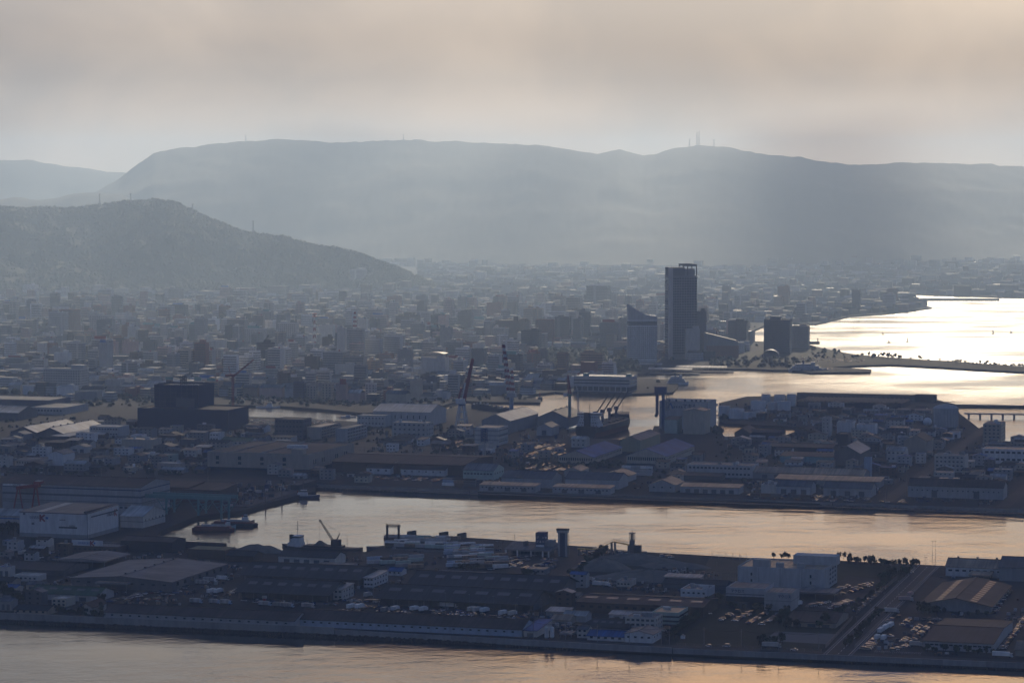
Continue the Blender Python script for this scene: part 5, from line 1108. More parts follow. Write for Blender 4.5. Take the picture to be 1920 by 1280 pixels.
for j in range(4):
    y = L * (.24 + j * .175); MB().box(-9, 9, y + 3, y + 20, D, D + 1.8).build('hatch_cover', 'brown', T)
    c = MB().bar((0, y, D), (0, y, D + 14), 1.7, 0, 8, 1.4).build('crane_post', 'navy', T); MB().box(-2.2, 2.2, y - 2, y + 2, D + 11, D + 15).build('crane_cab', 'navy', c); MB().bar((.5, y, D + 12), (13, y + 6, D + 33), .7, 0, 4).build('crane_jib', 'black', c)
MB().hexa([(-B * .42, L * .86, D + 1), (B * .42, L * .86, D + 1), (B * .2, L * .97, D + 2), (-B * .2, L * .97, D + 2), (-B * .42, L * .86, D + 5), (B * .42, L * .86, D + 5), (B * .22, L * .98, D + 6.5), (-B * .22, L * .98, D + 6.5)]).build('forecastle', 'hull_black', T)
m_ = MB(); m_.bar((0, L * .93, D + 5), (0, L * .93, D + 18), .25); m_.bar((-3, L * .93, D + 14), (3, L * .93, D + 14), .15); m_.build('foremast', 'black', T)
# ------------------------------------------------------------------ left middle ground
T = shed('construction_block', 'massive dark block wrapped in construction netting', 'building site', 290, 798, 372, 46, 74, roof='flat', par=2, wall='net', rf='r_dark')
w, d, h = T['w'], T['d'], T['h']
for x in np.linspace(0, w, 9): MB().bar((x, -.5, 0), (x, -.5, h + 2), .18, 0, 3).build('scaffold_pole', 'darkgrey', T)
for z in np.linspace(h * .1, h * .95, 9): MB().bar((0, -.5, z), (w, -.5, z), .15, 0, 3).build('scaffold_ledger', 'darkgrey', T)
MB().box(w * .5, w * .92, -.75, -.55, h * .38, h * .72).build('net_panel', 'darkgrey', T); f_ = MB(); f_.lattice((w * .56, d * .3, h), (w * .56, d * .3, h + 11), 5, 3, .4); f_.build('hoist_frame', 'black', T)
for j in range(5): roof_unit(T, w * (.3 + .12 * j), 3 + j * 3, h + .2, 5, 4, 1.6, 'lightgrey', 'roof_stack')
shed('construction_block', 'low netted wing along the foot of the dark construction block', 'building site', 258, 802, 428, 60, 36, roof='flat', par=1, wall='net', rf='r_dark')
p = G(437, 776); k = 1 / ppm(p); T = thing('tower_crane', 'red tower crane beside the netted construction block', 'crane', p, R(20)); hc = 70 * k; b_ = MB(); b_.lattice((0, 0, 0), (0, 0, hc), 2.2, 14, .28); b_.build('mast', 'red', T); b_ = MB(); b_.lattice((0, 0, hc), (26, 0, hc + 20), 1.6, 10, .22, w2=.8); b_.build('jib', 'red', T); MB().box(-9, 2, -2, 2, hc, hc + 3).build('machine_deck', 'red', T)
b_ = MB(); b_.bar((-3, 0, hc + 3), (-5, 0, hc + 12), .3); b_.bar((-5, 0, hc + 12), (26, 0, hc + 20), .1); b_.build('a_frame', 'red', T)
shed('warehouse', 'white-roofed gabled hall with vents, left of a matching pair', 'warehouse', 20, 818, 68, 105, 9, roof='gv', rise=6, wall='darkgrey', rf='r_light', sky_m=6)
shed('warehouse', 'white-roofed gabled hall with vents, right of a matching pair', 'warehouse', 70, 820, 118, 105, 9, roof='gv', rise=6, wall='darkgrey', rf='r_light', sky_m=6)
shed('warehouse', 'low white sloping roof in front of the paired halls', 'warehouse', 95, 824, 130, 75, 7, roof='mono', rise=1, wall='darkgrey', rf='r_light')
shed('arena', 'dark blue low arena with curved rim at the left edge', 'arena', -60, 766, 92, 60, 18, roof='flat', wall='navy', rf='r_slate')
shed('school', 'flat teal-roofed gymnasium with pale walls left of the netted block', 'gymnasium', 57, 776, 118, 70, 12, roof='flat', wall='lightgrey', rf='r_slate', wins=(10, 1, 2.4, 2))
shed('school', 'hip-roofed pale hall below the arena', 'hall', -30, 786, 34, 50, 14, roof='gu', rise=6, wall='darkgrey', rf='r_light')
shed('office_building', 'white windowless works with gabled front in the left district', 'factory', 91, 872, 118, 26, 22, roof='gv', rise=3, wall='white', rf='r_grey')
shed('house', 'low white curved-roof workshop left of the windowless works', 'workshop', 29, 872, 90, 18, 9, roof='mono', rise=1.5, wall='offwhite', rf='r_grey', wins=(12, 1, 1.6, 1.2))
shed('office_building', 'long two-storey grey school block right of the white halls', 'school', 168, 818, 222, 28, 18, roof='flat', wall='lightgrey', rf='r_light', wins=(10, 2, 2, 1.4))
shed('apartment_block', 'white three-storey flats at the start of the beige warehouse', 'apartments', 393, 834, 410, 16, 22, roof='flat', wall='white', rf='r_light', wins=(3, 3, 1.6, 1.3))
shed('house', 'white-walled green-roofed house behind the beige warehouse', 'house', 414, 836, 470, 20, 11, wall='offwhite', rf='r_green', wins=(7, 1, 2, 1.4))
shed('warehouse', 'cream low works with pale roof patch in the left district', 'factory', 228, 840, 284, 26, 16, roof='flat', wall='cream', rf='r_tan', units=2)
shed('kiosk', 'small bright tan roof among dark houses', 'hut', 362, 843, 376, 16, 4, roof='mono', rise=1.6, wall='crane_blue', rf='r_tan')
shed('warehouse', 'mint-walled small office among the left car parks', 'office', 298, 866, 324, 14, 13, roof='flat', wall='mint', rf='r_tan', wins=(4, 2, 1.6, 1.2))

# ------------------------------------------------------------------ the city
def ring_mesh(w, d, h, out, m, front_only=False):
    def mk():
        b = MB()
        if front_only: b.box(-.05, w + .05, -out, .02, 0, h)
        else:
            b.box(-out, w + out, -out, d + out, 0, h)
        return b.mesh('floor_band', m)
    return cached(('ring', round(w, 1), round(d, 1), round(h, 2), out, m, front_only), mk)
FLOOR = 3.3
def city_block(O, ang, w, d, n, style, wall, rf, name, label, cat, rr, group=None, pent=True, tankc=None):
    h = n * FLOOR + 1.2
    b = MB(); b.box(0, w, 0, d, 0, h); b.box(0, w, 0, .3, h, h + .9); b.box(0, w, d - .3, d, h, h + .9); b.box(0, .3, .3, d - .3, h, h + .9); b.box(w - .3, w, .3, d - .3, h, h + .9); b.box(.3, w - .3, .3, d - .3, h, h + .12, 1)
    T = b.build(name, [wall, rf], None, O, ang); tag(T, label, cat, group)
    if style == 'band': bh = rr.choice((1.1, 1.3, 1.5, 1.8)); me = ring_mesh(w, d, bh, .07, rr.choice(('citywin', 'citywin', 'winband'))); z0 = 1.1
    elif style == 'wide': me = ring_mesh(w, d, 2.1, .07, 'citywin'); z0 = .9
    elif style == 'balcony': me = ring_mesh(w, d, 1.7, .06, 'citywin', True); z0 = 1.35
    else: me = None
    if me:
        for k in range(n): link('window_band', me, T, (0, 0, k * FLOOR + z0))
    if style == 'balcony':
        m2 = ring_mesh(w, d, 1.1, 1.1, wall, True)
        for k in range(1, n): link('balcony', m2, T, (0, 0, k * FLOOR - .1))
    if style == 'punched':
        nw = max(2, int(w / 3.4)); pm = pane_mesh(1.7, 1.5, 'f', 'winband'); ps = pane_mesh(1.5, 1.4, 'r', 'winband'); nd = max(1, int(d / 4))
        for k in range(n):
            for j in range(nw): link('window', pm, T, (w * (j + .5) / nw, 0, k * FLOOR + 2))
            for j in range(nd): link('window', ps, T, (w, d * (j + .5) / nd, k * FLOOR + 2))
    if style in ('band', 'wide') and rr.random() < .5:      # blank stair bay or piers break the bands
        q = rr.uniform(.05, .8) * w; MB().box(q, q + w * rr.uniform(.1, .22), -.25, d * .3, 0, h + .02).build('stair_bay', wall, T)
    if name == 'town_house' and rr.random() < .6:
        r_ = d * .22; MB().slab((-.5, -.5, h + .9), (w + .5, -.5, h + .9), (w + .5, d / 2, h + .9 + r_), (-.5, d / 2, h + .9 + r_), .2).build('roof_slope', rf, T); MB().slab((-.5, d / 2, h + .9 + r_), (w + .5, d / 2, h + .9 + r_), (w + .5, d + .5, h + .9), (-.5, d + .5, h + .9), .2).build('roof_slope', rf, T); pent = False; tankc = None
    elif n > 4 and rr.random() < .14:
        MB().box(w * .15, w * .8, .5, 1.1, h + 1.4, h + 1.4 + rr.uniform(2.5, 5)).build('billboard', rr.choice(('white', 'red', 'bluepaint', 'cream', 'crane_teal')), T)
    if pent:
        pw, pd = w * rr.uniform(.2, .45), d * rr.uniform(.25, .5); x, y = rr.uniform(.05, .95) * (w - pw), rr.uniform(.2, .9) * (d - pd)
        MB().box(x, x + pw, y, y + pd, h, h + rr.uniform(2.5, 5.5)).build('penthouse', wall, T)
    if tankc:
        MB().bar((w * .75, d * .5, h), (w * .75, d * .5, h + 2.6), 1.3, 0, 8).build('water_tank', tankc, T)
    return T
def cb(x0, x1, yt, yb, style, wall, label, name='office_block', cat='office block', rf='r_grey', ratio=.5, ang=None, pent=True, tankc=None, seed=None, group=None):
    """city landmark from its picture box: left and right edge, top and base rows"""
    a = GA if ang is None else ang; O = G(x0, yb); k = 1 / ppm(O); br = math.atan2(O.x, O.y)
    vis = abs(math.sin(a + br)) ; span = (x1 - x0) * k
    w = span / (math.cos(a + br) + ratio * vis); d = max(8, w * ratio); n = max(2, round((yb - yt) * k / FLOOR))
    if a + br > 0: O = O + axes(a)[0] * 0 + Vector((d * vis, 0, 0))
    rr = random.Random(int(x0 * 31 + yt)); 
    ax, ay = axes(a)
    for uu in np.arange(0, w + 4, 4):
        for vv in np.arange(0, d + 4, 4):
            q = O + ax * uu + ay * vv; u, v = uv(q); OCC.add((int(u // 5), int(v // 5)))
    return city_block(O, a, w, d, n, style, wall, rf, name, label, cat, rr, group, pent, tankc), w, d, n * FLOOR + 1.2
# --- skyscraper
P2 = R(9)
O = G(1255, 673); T = thing('skyscraper', 'tall dark glass skyscraper with open frame crown on the waterfront', 'skyscraper', O, P2); k = 1 / ppm(O); w, d, h = 52.5 * k, 34.0, 148.0
MB().box(0, w, 0, d, 0, h * .88).build('shaft', 'towerwall', T); me = ring_mesh(w, d, 2.3, .12, 'glass')
for q in range(30): link('window_band', me, T, (0, 0, 8 + q * (h * .88 - 10) / 30))
MB().box(-.6, 5.5, -.5, 6, 0, h * .965).build('corner_pier', 'lightgrey', T); MB().box(0, w * .56, 1, d - 1, h * .88, h * .965).build('crown_block', 'darkgrey', T); MB().box(w * .58, w * .96, 8, d - 4, h * .88, h * .95).build('plant_room', 'grey', T)
mp_ = MB().box(-.3, .3, -.3, .02, 10, h * .87).mesh('mullion', 'grey')
for q in range(9): link('mullion', mp_, T, (w * (.17 + .82 * q / 9), 0, 0))
f_ = MB()
for x in (w * .5, w * .64, w - 1.6): f_.box(x, x + 1.6, 0, 1.6, h * .88, h); f_.box(x, x + 1.6, d - 1.6, d, h * .88, h)
f_.box(w * .5, w, 0, 1.8, h - 3.2, h); f_.box(w * .5, w, d - 1.8, d, h - 3.2, h); f_.box(w - 1.8, w, 1.8, d - 1.8, h - 3.2, h); f_.build('crown_frame', 'darkgrey', T)
for u_ in range(0, 60, 5):
    for v_ in range(-5, 45, 5): OCC.add(tuple(int(c // 5) for c in uv(O + axes(P2)[0] * u_ + axes(P2)[1] * v_)))
cb(1250, 1284, 630, 672, 'wide', 'lightgrey', 'pale glazed podium at the foot of the skyscraper', ang=P2, pent=False)
cb(1284, 1312, 617, 674, 'none', 'lightgrey', 'pale windowless stair block right of the skyscraper podium', ang=P2, ratio=.4)
cb(1302, 1324, 588, 668, 'band', 'darkgrey', 'dark stepped tower tucked behind the skyscraper base', ang=P2, ratio=.6)
O = G(1326, 671); T = thing('concert_hall', 'brown-grey wedge-roofed hall beside the skyscraper', 'hall', O, R(4)); k = 1 / ppm(O); w = 58 * k; hh = 46 * k; b_ = MB(); b_.hexa([(0, 0, 0), (w, 0, 0), (w, 40, 0), (0, 40, 0), (0, 0, hh), (w, 0, hh * .68), (w, 40, hh * .68), (0, 40, hh)]); b_.build('wall', 'grey', T); MB().box(-1, w + 1, -1, -.05, 0, hh * .5).build('base_wall', 'brick', T); MB().slab((-.8, -.8, hh + .4), (w + .8, -.8, hh * .68 + .4), (w + .8, 41, hh * .68 + .4), (-.8, 41, hh + .4), .4).build('roof', 'r_grey', T)
# --- hotel with the sloping sail roof
O = G(1178, 679); T = thing('hotel', 'white hotel with curved sloping roof and corner spire', 'hotel', O, R(3)); k = 1 / ppm(O); w, d = 54 * k, 24.0; h = 80 * k
MB().box(0, w, 0, d, 0, h).build('wall', 'white', T); me = ring_mesh(w, d, 1.25, .08, 'winband')
for q in range(16): link('window_band', me, T, (0, 0, 6 + q * (h - 16) / 16))
pm_ = MB().box(-.35, .35, -.22, .02, 5, h - 9).mesh('pier', 'white')
for q in range(15): link('pier', pm_, T, (w * (q + .5) / 15, 0, 0))
MB().box(-.09, w + .09, -.09, d + .09, h - 8.5, h - 3).build('window_band', 'winband', T); sr = MB(); N = 8
for q in range(N):
    f0, f1 = q / N, (q + 1) / N; z = lambda f: h + 5 + 19 * (1 - f) ** 1.9
    sr.hexa([(w * f0, 0, h), (w * f1, 0, h), (w * f1, d, h), (w * f0, d, h), (w * f0, 0, z(f0)), (w * f1, 0, z(f1)), (w * f1, d, z(f1)), (w * f0, d, z(f0))])
sr.build('sail_roof', 'lightgrey', T); MB().bar((.6, .6, 0), (.6, .6, h + 41), .55, 0, 6).build('spire', 'grey', T)
for u_ in range(0, 50, 5):
    for v_ in range(0, 30, 5): OCC.add(tuple(int(c // 5) for c in uv(O + Vector((u_, v_, 0)))))
CITY = [
 (81, 165, 692, 735, 'punched', 'offwhite', 'wide cream hotel slab with regular windows on the left', 'hotel', 'hotel'), (131, 158, 678, 700, 'none', 'darkgrey', 'dark plant tower rising behind the cream hotel slab', 'office_block', 'office block'),
 (91, 150, 581, 630, 'band', 'brick', 'broad brown slab building in the left haze', 'apartment_block', 'apartments'), (168, 210, 594, 634, 'punched', 'offwhite', 'pale ministry block with row of top openings', 'office_block', 'office block'),
 (211, 261, 598, 634, 'wide', 'lightgrey', 'pale block with big advertising screen face', 'office_block', 'office block'), (263, 300, 610, 632, 'none', 'brick', 'reddish windowless block right of the screen building', 'office_block', 'office block'),
 (320, 353, 575, 612, 'band', 'charcoal', 'dark cubic tower left of centre in the haze', 'office_block', 'office block'), (365, 406, 572, 600, 'band', 'darkgrey', 'dark stepped block below the hill', 'apartment_block', 'apartments'),
 (199, 264, 668, 695, 'band', 'darkgrey', 'dark horizontal slab behind the cream hotel', 'office_block', 'office block'), (125, 160, 644, 690, 'band', 'offwhite', 'pale banded office behind the hotel slab', 'office_block', 'office block'), (172, 212, 640, 688, 'wide', 'lightgrey', 'grey tiered office with wide windows left of centre', 'office_block', 'office block'),
 (213, 243, 643, 672, 'balcony', 'offwhite', 'white balcony block behind the dark slab', 'apartment_block', 'apartments'), (268, 295, 640, 672, 'none', 'darkgrey', 'dark windowless tower behind the netted block', 'office_block', 'office block'),
 (426, 465, 600, 652, 'wide', 'beige', 'tall beige tower with wide bands', 'office_block', 'office block'), (459, 500, 617, 655, 'punched', 'lightgrey', 'grey gridded block beside the beige tower', 'office_block', 'office block'),
 (521, 561, 608, 656, 'punched', 'offwhite', 'large pale block with dotted windows left of the red mast', 'office_block', 'office block'), (481, 516, 643, 695, 'band', 'charcoal', 'dark slab with rooftop crane above the canal', 'office_block', 'office block'),
 (516, 540, 656, 690, 'band', 'brown', 'brown block right of the dark crane-topped slab', 'office_block', 'office block'), (419, 448, 668, 712, 'balcony', 'white', 'white balcony tower near the red tower crane', 'apartment_block', 'apartments'),
 (442, 472, 703, 740, 'balcony', 'offwhite', 'white flats right of the red tower crane', 'apartment_block', 'apartments'), (632, 650, 618, 682, 'none', 'lightgrey', 'pale blank tower, left half of the twin city hall', 'office_block', 'office block'),
 (651, 684, 620, 684, 'band', 'offwhite', 'tall pale city hall tower under the striped mast', 'office_block', 'office block'), (684, 718, 638, 682, 'band', 'lightgrey', 'lower banded wing beside the city hall tower', 'office_block', 'office block'),
 (720, 760, 630, 672, 'band', 'offwhite', 'pale banded office right of the city hall', 'office_block', 'office block'), (745, 775, 657, 706, 'none', 'grey', 'blank grey fly tower of the theatre', 'theatre', 'theatre'), (790, 842, 670, 712, 'none', 'lightgrey', 'theatre hall with tan curved roof', 'theatre', 'theatre'),
 (796, 812, 610, 640, 'band', 'darkgrey', 'small dark block left of the stepped dark pair', 'apartment_block', 'apartments'), (808, 843, 592, 634, 'balcony', 'darkgrey', 'dark stepped apartment block, left of a pair', 'apartment_block', 'apartments'), (858, 888, 587, 628, 'balcony', 'darkgrey', 'dark narrow apartment block, right of a pair', 'apartment_block', 'apartments'),
 (929, 993, 603, 646, 'band', 'brown', 'wide brown-grey block with lift tower', 'office_block', 'office block'), (977, 1016, 620, 668, 'band', 'charcoal', 'dark banded tower right of the lattice crane', 'office_block', 'office block'), (943, 974, 640, 690, 'band', 'white', 'white striped office behind the lattice crane', 'office_block', 'office block'),
 (1040, 1071, 595, 642, 'band', 'darkgrey', 'dark slim tower with ragged top', 'office_block', 'office block'), (1086, 1108, 586, 640, 'band', 'darkgrey', 'tall dark slim tower with lift head', 'apartment_block', 'apartments'), (1108, 1130, 596, 624, 'punched', 'beige', 'tan-roofed block behind the tall slim tower', 'office_block', 'office block'),
 (1124, 1164, 605, 655, 'balcony', 'grey', 'grey balcony slab left of the white hotel', 'apartment_block', 'apartments'), (1156, 1176, 600, 640, 'none', 'darkgrey', 'dark block peeping out left of the white hotel', 'apartment_block', 'apartments'), (1099, 1144, 537, 580, 'band', 'grey', 'far grey tower block in the haze left of the skyscraper', 'apartment_block', 'apartments'),
 (1365, 1403, 603, 648, 'band', 'charcoal', 'dark cube-shaped office right of the wedge hall', 'office_block', 'office block'), (1432, 1485, 602, 662, 'band', 'darkgrey', 'dark seaside hotel block by the bay', 'hotel', 'hotel'), (1485, 1518, 613, 654, 'band', 'beige', 'beige stepped seaside hotel at the end of the row', 'hotel', 'hotel'),
 (656, 688, 505, 545, 'band', 'offwhite', 'pale stepped hotel on the slope of the wooded hill', 'hotel', 'hotel'), (42, 72, 535, 556, 'punched', 'white', 'white hospital at the foot of the hill', 'hospital', 'hospital'), (412, 436, 541, 574, 'band', 'pink', 'pinkish tower block below the hill, left of a pair', 'apartment_block', 'apartments'), (437, 465, 547, 574, 'band', 'offwhite', 'pale block below the hill, right of a pair', 'apartment_block', 'apartments'),
 (316, 345, 543, 570, 'punched', 'grey', 'hazy grey tower before the wooded hill', 'apartment_block', 'apartments'), (592, 606, 545, 570, 'band', 'tan', 'hazy tan tower below the hill', 'apartment_block', 'apartments'), (150, 184, 560, 590, 'band', 'grey', 'hazy block behind the brown slab', 'apartment_block', 'apartments'),
 (550, 574, 716, 747, 'band', 'navy', 'dark blue narrow block on the inner canal', 'office_block', 'office block'), (575, 596, 722, 748, 'punched', 'beige', 'beige block on the inner canal bank', 'apartment_block', 'apartments'), (603, 625, 720, 749, 'punched', 'cream', 'cream block on the inner canal bank', 'apartment_block', 'apartments'), (630, 652, 722, 751, 'none', 'pink', 'pink block with bright red hoarding above the canal', 'office_block', 'office block'),
 (685, 706, 722, 750, 'punched', 'offwhite', 'pale block right of the red hoarding', 'apartment_block', 'apartments'), (769, 792, 716, 750, 'none', 'cream', 'cream narrow block left of the red jib', 'apartment_block', 'apartments'), (752, 776, 706, 730, 'balcony', 'lightgrey', 'grey flats behind the cream narrow block', 'apartment_block', 'apartments'), (788, 824, 708, 742, 'wide', 'darkgrey', 'dark glazed hall left of the red jib', 'office_block', 'office block'),
 (840, 862, 706, 742, 'balcony', 'offwhite', 'white stacked flats beside the red jib', 'apartment_block', 'apartments'), (628, 670, 684, 712, 'none', 'offwhite', 'pale department block with lit tan roof', 'office_block', 'office block'), (664, 690, 690, 730, 'balcony', 'grey', 'grey layered tower before the city hall', 'apartment_block', 'apartments'),
 (573, 592, 702, 738, 'band', 'offwhite', 'white banded block above the canal', 'office_block', 'office block'), (596, 622, 700, 736, 'balcony', 'offwhite', 'white ladder-fronted flats above the canal', 'apartment_block', 'apartments'), (520, 545, 702, 735, 'band', 'brown', 'brown block above the canal', 'office_block', 'office block'),
]
for a in CITY:
    x0, x1, yt, yb, st, wl, lb, nm, ct = a
    T, w, d, h = cb(x0, x1, yt, yb, st, wl, lb, nm, ct, rf='r_tan' if 'tan' in lb and 'roof' in lb else random.Random(x0).choice(['r_grey', 'r_light', 'r_dark']))
    if 'red hoarding above' in lb: MB().box(w * .4, w * 1.02, -.6, .4, h, h + 7).build('hoarding', 'red', T)
    if 'curved roof' in lb: 
        r_ = MB()
        for q in range(6):
            f0, f1 = q / 6, (q + 1) / 6; z = lambda f: h + 1 + 7 * math.sin(f * math.pi * .62 + .35)
            r_.slab((w * f0 - 1, -1, z(f0)), (w * f1 - 1, -1, z(f1)), (w * f1 - 1, d + 1, z(f1)), (w * f0 - 1, d + 1, z(f0)), .5)
        r_.build('curved_roof', 'r_tan', T)
    if 'rooftop crane' in lb: c_ = MB(); c_.lattice((w * .4, 3, h), (w * .75, 3, h + 12), 1.5, 5, .2); c_.build('roof_crane', 'black', T)
    if 'lift tower' in lb: MB().box(w * .6, w * .74, 2, 8, h, h + 8).build('lift_tower', 'brown', T)
    if 'lift head' in lb: MB().box(w * .25, w * .5, 2, 8, h, h + 7).build('lift_head', 'darkgrey', T)
    if 'under the striped mast' in lb: mast_colour(T, (w * .45, d * .4, h), (w * .45, d * .4, h + 26), 4.5, 8, .45, 'antenna_mast', 2)
def lattice_mast(px, yt, yb, w0, label, w2=.8, striped=True, z0=GZ, D=None):
    if D is None: O = G(px, yb, z0)
    else: O = Vector(((px - 960) / F * D, D, H - (yb - HZ) / F * D))
    k = math.hypot(O.x, O.y) / F; T = thing('radio_mast', label, 'mast', O, R(15)); hh = (yb - yt) * k
    if striped: mast_colour(T, (0, 0, 0), (0, 0, hh), w0, 12, w0 * .1, 'lattice', w2)
    else: b = MB(); b.lattice((0, 0, 0), (0, 0, hh), w0, 10, w0 * .08, 0, w2); b.build('lattice', 'grey', T)
    for f in (.92, .98):
        MB().box(-w0 * .55, w0 * .55, -w0 * .55, w0 * .55, hh * f, hh * f + w0 * .2).build('platform', 'redw' if striped else 'grey', T)
lattice_mast(590, 587, 668, 6, 'red and white lattice radio mast rising from the city centre')
lattice_mast(1306, 248, 275, 4, 'tallest mast on the ridge above the skyscraper', striped=False, D=11850); lattice_mast(1310, 246, 275, 4, 'twin mast beside the tallest ridge mast', striped=False, D=11900)
for x, a, b_, l in ((188, 364, 390, 'lattice mast on the left shoulder of the wooded hill'), (246, 363, 384, 'lattice mast near the top of the wooded hill'), (362, 383, 402, 'thin mast on the right shoulder of the wooded hill'), (475, 414, 446, 'power pylon on the long slope of the wooded hill')):
    lattice_mast(x, a, b_, 5, l, striped=False, D=8250 - 1050 * x / 845.0 - 40)
for x, a, b_, l in ((757, 252, 268, 'tiny mast on the middle of the mountain ridge'), (462, 254, 268, 'tiny mast on the left of the mountain ridge'), (1292, 262, 280, 'small mast left of the twin ridge masts'), (1338, 262, 280, 'small mast right of the twin ridge masts')):
    lattice_mast(x, a, b_, 5, l, striped=False, D=11850)
# --- ferry port: terminal, piers, arch, ship
T = shed('ferry_port', 'white three-deck ferry port building with bright flat roof', 'terminal', 1076, 733, 1180, 40, 28, roof='flat', par=.6, wall='lightgrey', rf='r_light', band=[('winband', .72, .8), ('winband', .52, .6), ('charcoal', .06, .34)])
w, h = T['w'], T['h']
for q in range(10): MB().box(w * (q + .5) / 10 - .6, w * (q + .5) / 10 + .6, -.4, .2, 0, h * .36).build('column', 'lightgrey', T)
for x in (w * .2, w * .97): MB().box(x - 3, x + 3, 2, 10, h, h + 4).build('stair_house', 'crane_teal', T)
def pier(x0, y0, x1, wid, label, roofed=True):
    A = G(x0, y0, 0); T = thing('pier', label, 'pier', A, R(-14)); L = solve_w(A, axes(R(-14))[0], x1)
    MB().box(0, L + 10, 0, wid, 1.2, 2.2).build('deck', 'concrete', T); pm = cached('pile', lambda: MB().bar((0, 0, -3), (0, 0, 1.3), .6, 0, 6).mesh('pile', 'darkgrey')); po = cached('ppost', lambda: MB().bar((0, 0, 2.2), (0, 0, 8), .3, 0, 6).mesh('post', 'grey'))
    for q in range(9):
        link('pile', pm, T, (L * (q + .5) / 9, 1, 0)); link('pile', pm, T, (L * (q + .5) / 9, wid - 1, 0))
        if roofed: link('post', po, T, (L * (q + .5) / 9, 2, 0)); link('post', po, T, (L * (q + .5) / 9, wid - 2, 0))
    if roofed:
        MB().slab((-1, -1.5, 8), (L + 1, -1.5, 8), (L + 1, wid / 2, 10), (-1, wid / 2, 10), .3).build('roof_slope', 'r_light', T); MB().slab((-1, wid / 2, 10), (L + 1, wid / 2, 10), (L + 1, wid + 1.5, 8), (-1, wid + 1.5, 8), .3).build('roof_slope', 'r_light', T)
pier(1216, 702, 1296, 18, 'roofed ferry pier nearer the port building'); pier(1268, 698, 1361, 18, 'roofed ferry pier farther out in the harbour'); pier(1200, 693, 1240, 12, 'short covered walkway at the root of the ferry piers')
O = G(1428, 671); T = thing('arch_stage', 'pale arched shell canopy on the waterfront', 'canopy', O, R(-8)); k = 1 / ppm(O); w = 33 * k; b_ = MB()
for q in range(10):
    a0, a1 = math.pi * (.08 + .78 * q / 10), math.pi * (.08 + .78 * (q + 1) / 10); pt = lambda a: (w / 2 - w / 2 * math.cos(a), 12 * math.sin(a) + 1)
    (xa, za), (xb, zb) = pt(a0), pt(a1); b_.slab((xa, 0, za), (xb, 0, zb), (xb, 26, zb), (xa, 26, za), .5)
b_.build('shell', 'r_light', T); MB().box(0, w * 1.05, 3, 24, 0, 1.4).build('stage', 'concrete', T)
for x in (w * .06, w * .94): MB().box(x - .5, x + .5, 1, 25, 0, 4).build('abutment', 'concrete', T)
small_boat(1478, 697, 56, 12, R(-94), 'white passenger ferry moored by the park quay', 'ferry', ('white', 'white', 'lightgrey'))
small_boat(1250, 722, 30, 8, R(-96), 'pale patrol ship at the tip of the port jetty', 'ferry', ('lightgrey', 'white', 'grey'))
small_boat(480, 765, 30, 7, R(-92), 'white workboat lying in the inner canal', 'tug', ('white', 'white', 'grey'))
small_boat(640, 782, 18, 5, R(-95), 'small white boat at the right end of the inner canal', 'launch', ('white', 'white', 'grey'))
# breakwaters and the trestle on the right
def mole(x0, y0, x1, wid, hgt, label, ang, name='breakwater', m='concrete'):
    A = G(x0, y0, 0); L = solve_w(A, axes(ang)[0], x1); T = thing(name, label, 'breakwater', A, ang)
    MB().hexa([(0, -2, -3), (L, -2, -3), (L, wid + 2, -3), (0, wid + 2, -3), (0, 0, hgt), (L, 0, hgt), (L, wid, hgt), (0, wid, hgt)]).build('core', 'rock', T); MB().box(0, L, wid * .3, wid * .7, hgt, hgt + 1.4).build('parapet', m, T); MB().bar((L - 3, wid / 2, hgt), (L - 3, wid / 2, hgt + 7), .8, 0, 8).build('beacon', 'red', T)
mole(1726, 564, 1874, 14, 4, 'long thin breakwater across the far bay', R(-1)); mole(1790, 764, 2050, 6, 2.6, 'low dark breakwater right of the domed tank', R(-12)); mole(1008, 751, 1016, 10, 3, 'stub of stone mole at the inner harbour', R(-6)); mole(1518, 645, 1537, 10, 3, 'short jetty behind the seaside hotels', R(-2))
A = G(1808, 783, 0); T = thing('trestle', 'concrete trestle jetty on piers right of the domed tank', 'jetty', A, R(-9)); L = solve_w(A, axes(R(-9))[0], 2000); MB().box(0, L, 0, 7, 4, 5.1).build('deck', 'concrete', T); pm = MB().box(-1.2, 1.2, .5, 6.5, -3, 4.05).mesh('pier', 'concrete')
for q in range(9): link('pier', pm, T, (L * (q + .4) / 9, 0, 0))
rl = MB(); rl.bar((0, .2, 6.2), (L, .2, 6.2), .12)
for q in range(30): rl.bar((L * q / 30, .2, 5), (L * q / 30, .2, 6.2), .1)
rl.build('railing', 'steel', T)
for j, (x, y, hm) in enumerate(((1705, 641, 9), (1670, 643, 6), (1865, 626, 9), (1898, 625, 11), (1657, 627, 5))):
    A = G(x, y, 0); T = thing('sailing_boat', ['dark sail left of centre in the bright bay', 'smaller sail left of the dark sail in the bay', 'pale sail near the right edge of the bay', 'dark sail nearest the right edge of the bay', 'tiny farthest sail in the bright bay'][j], 'sailing boat', A, R(70 + j * 20)); hull('hull', 7, 2.2, .8, ['hull_black', 'white', 'deck'], T, draft=.3, sheer=.3)
    s_ = MB(); s_.poly([(0, 1.2, 1.4), (.9, 4, 1.4), (.1, 4.3, hm)]); s_.poly([(.1, 4.3, hm), (.9, 4, 1.4), (0, 1.2, 1.4)]); s_.build('sail', 'darkgrey', T); MB().bar((.1, 4.3, .8), (.1, 4.3, hm), .1).build('mast', 'steel', T)

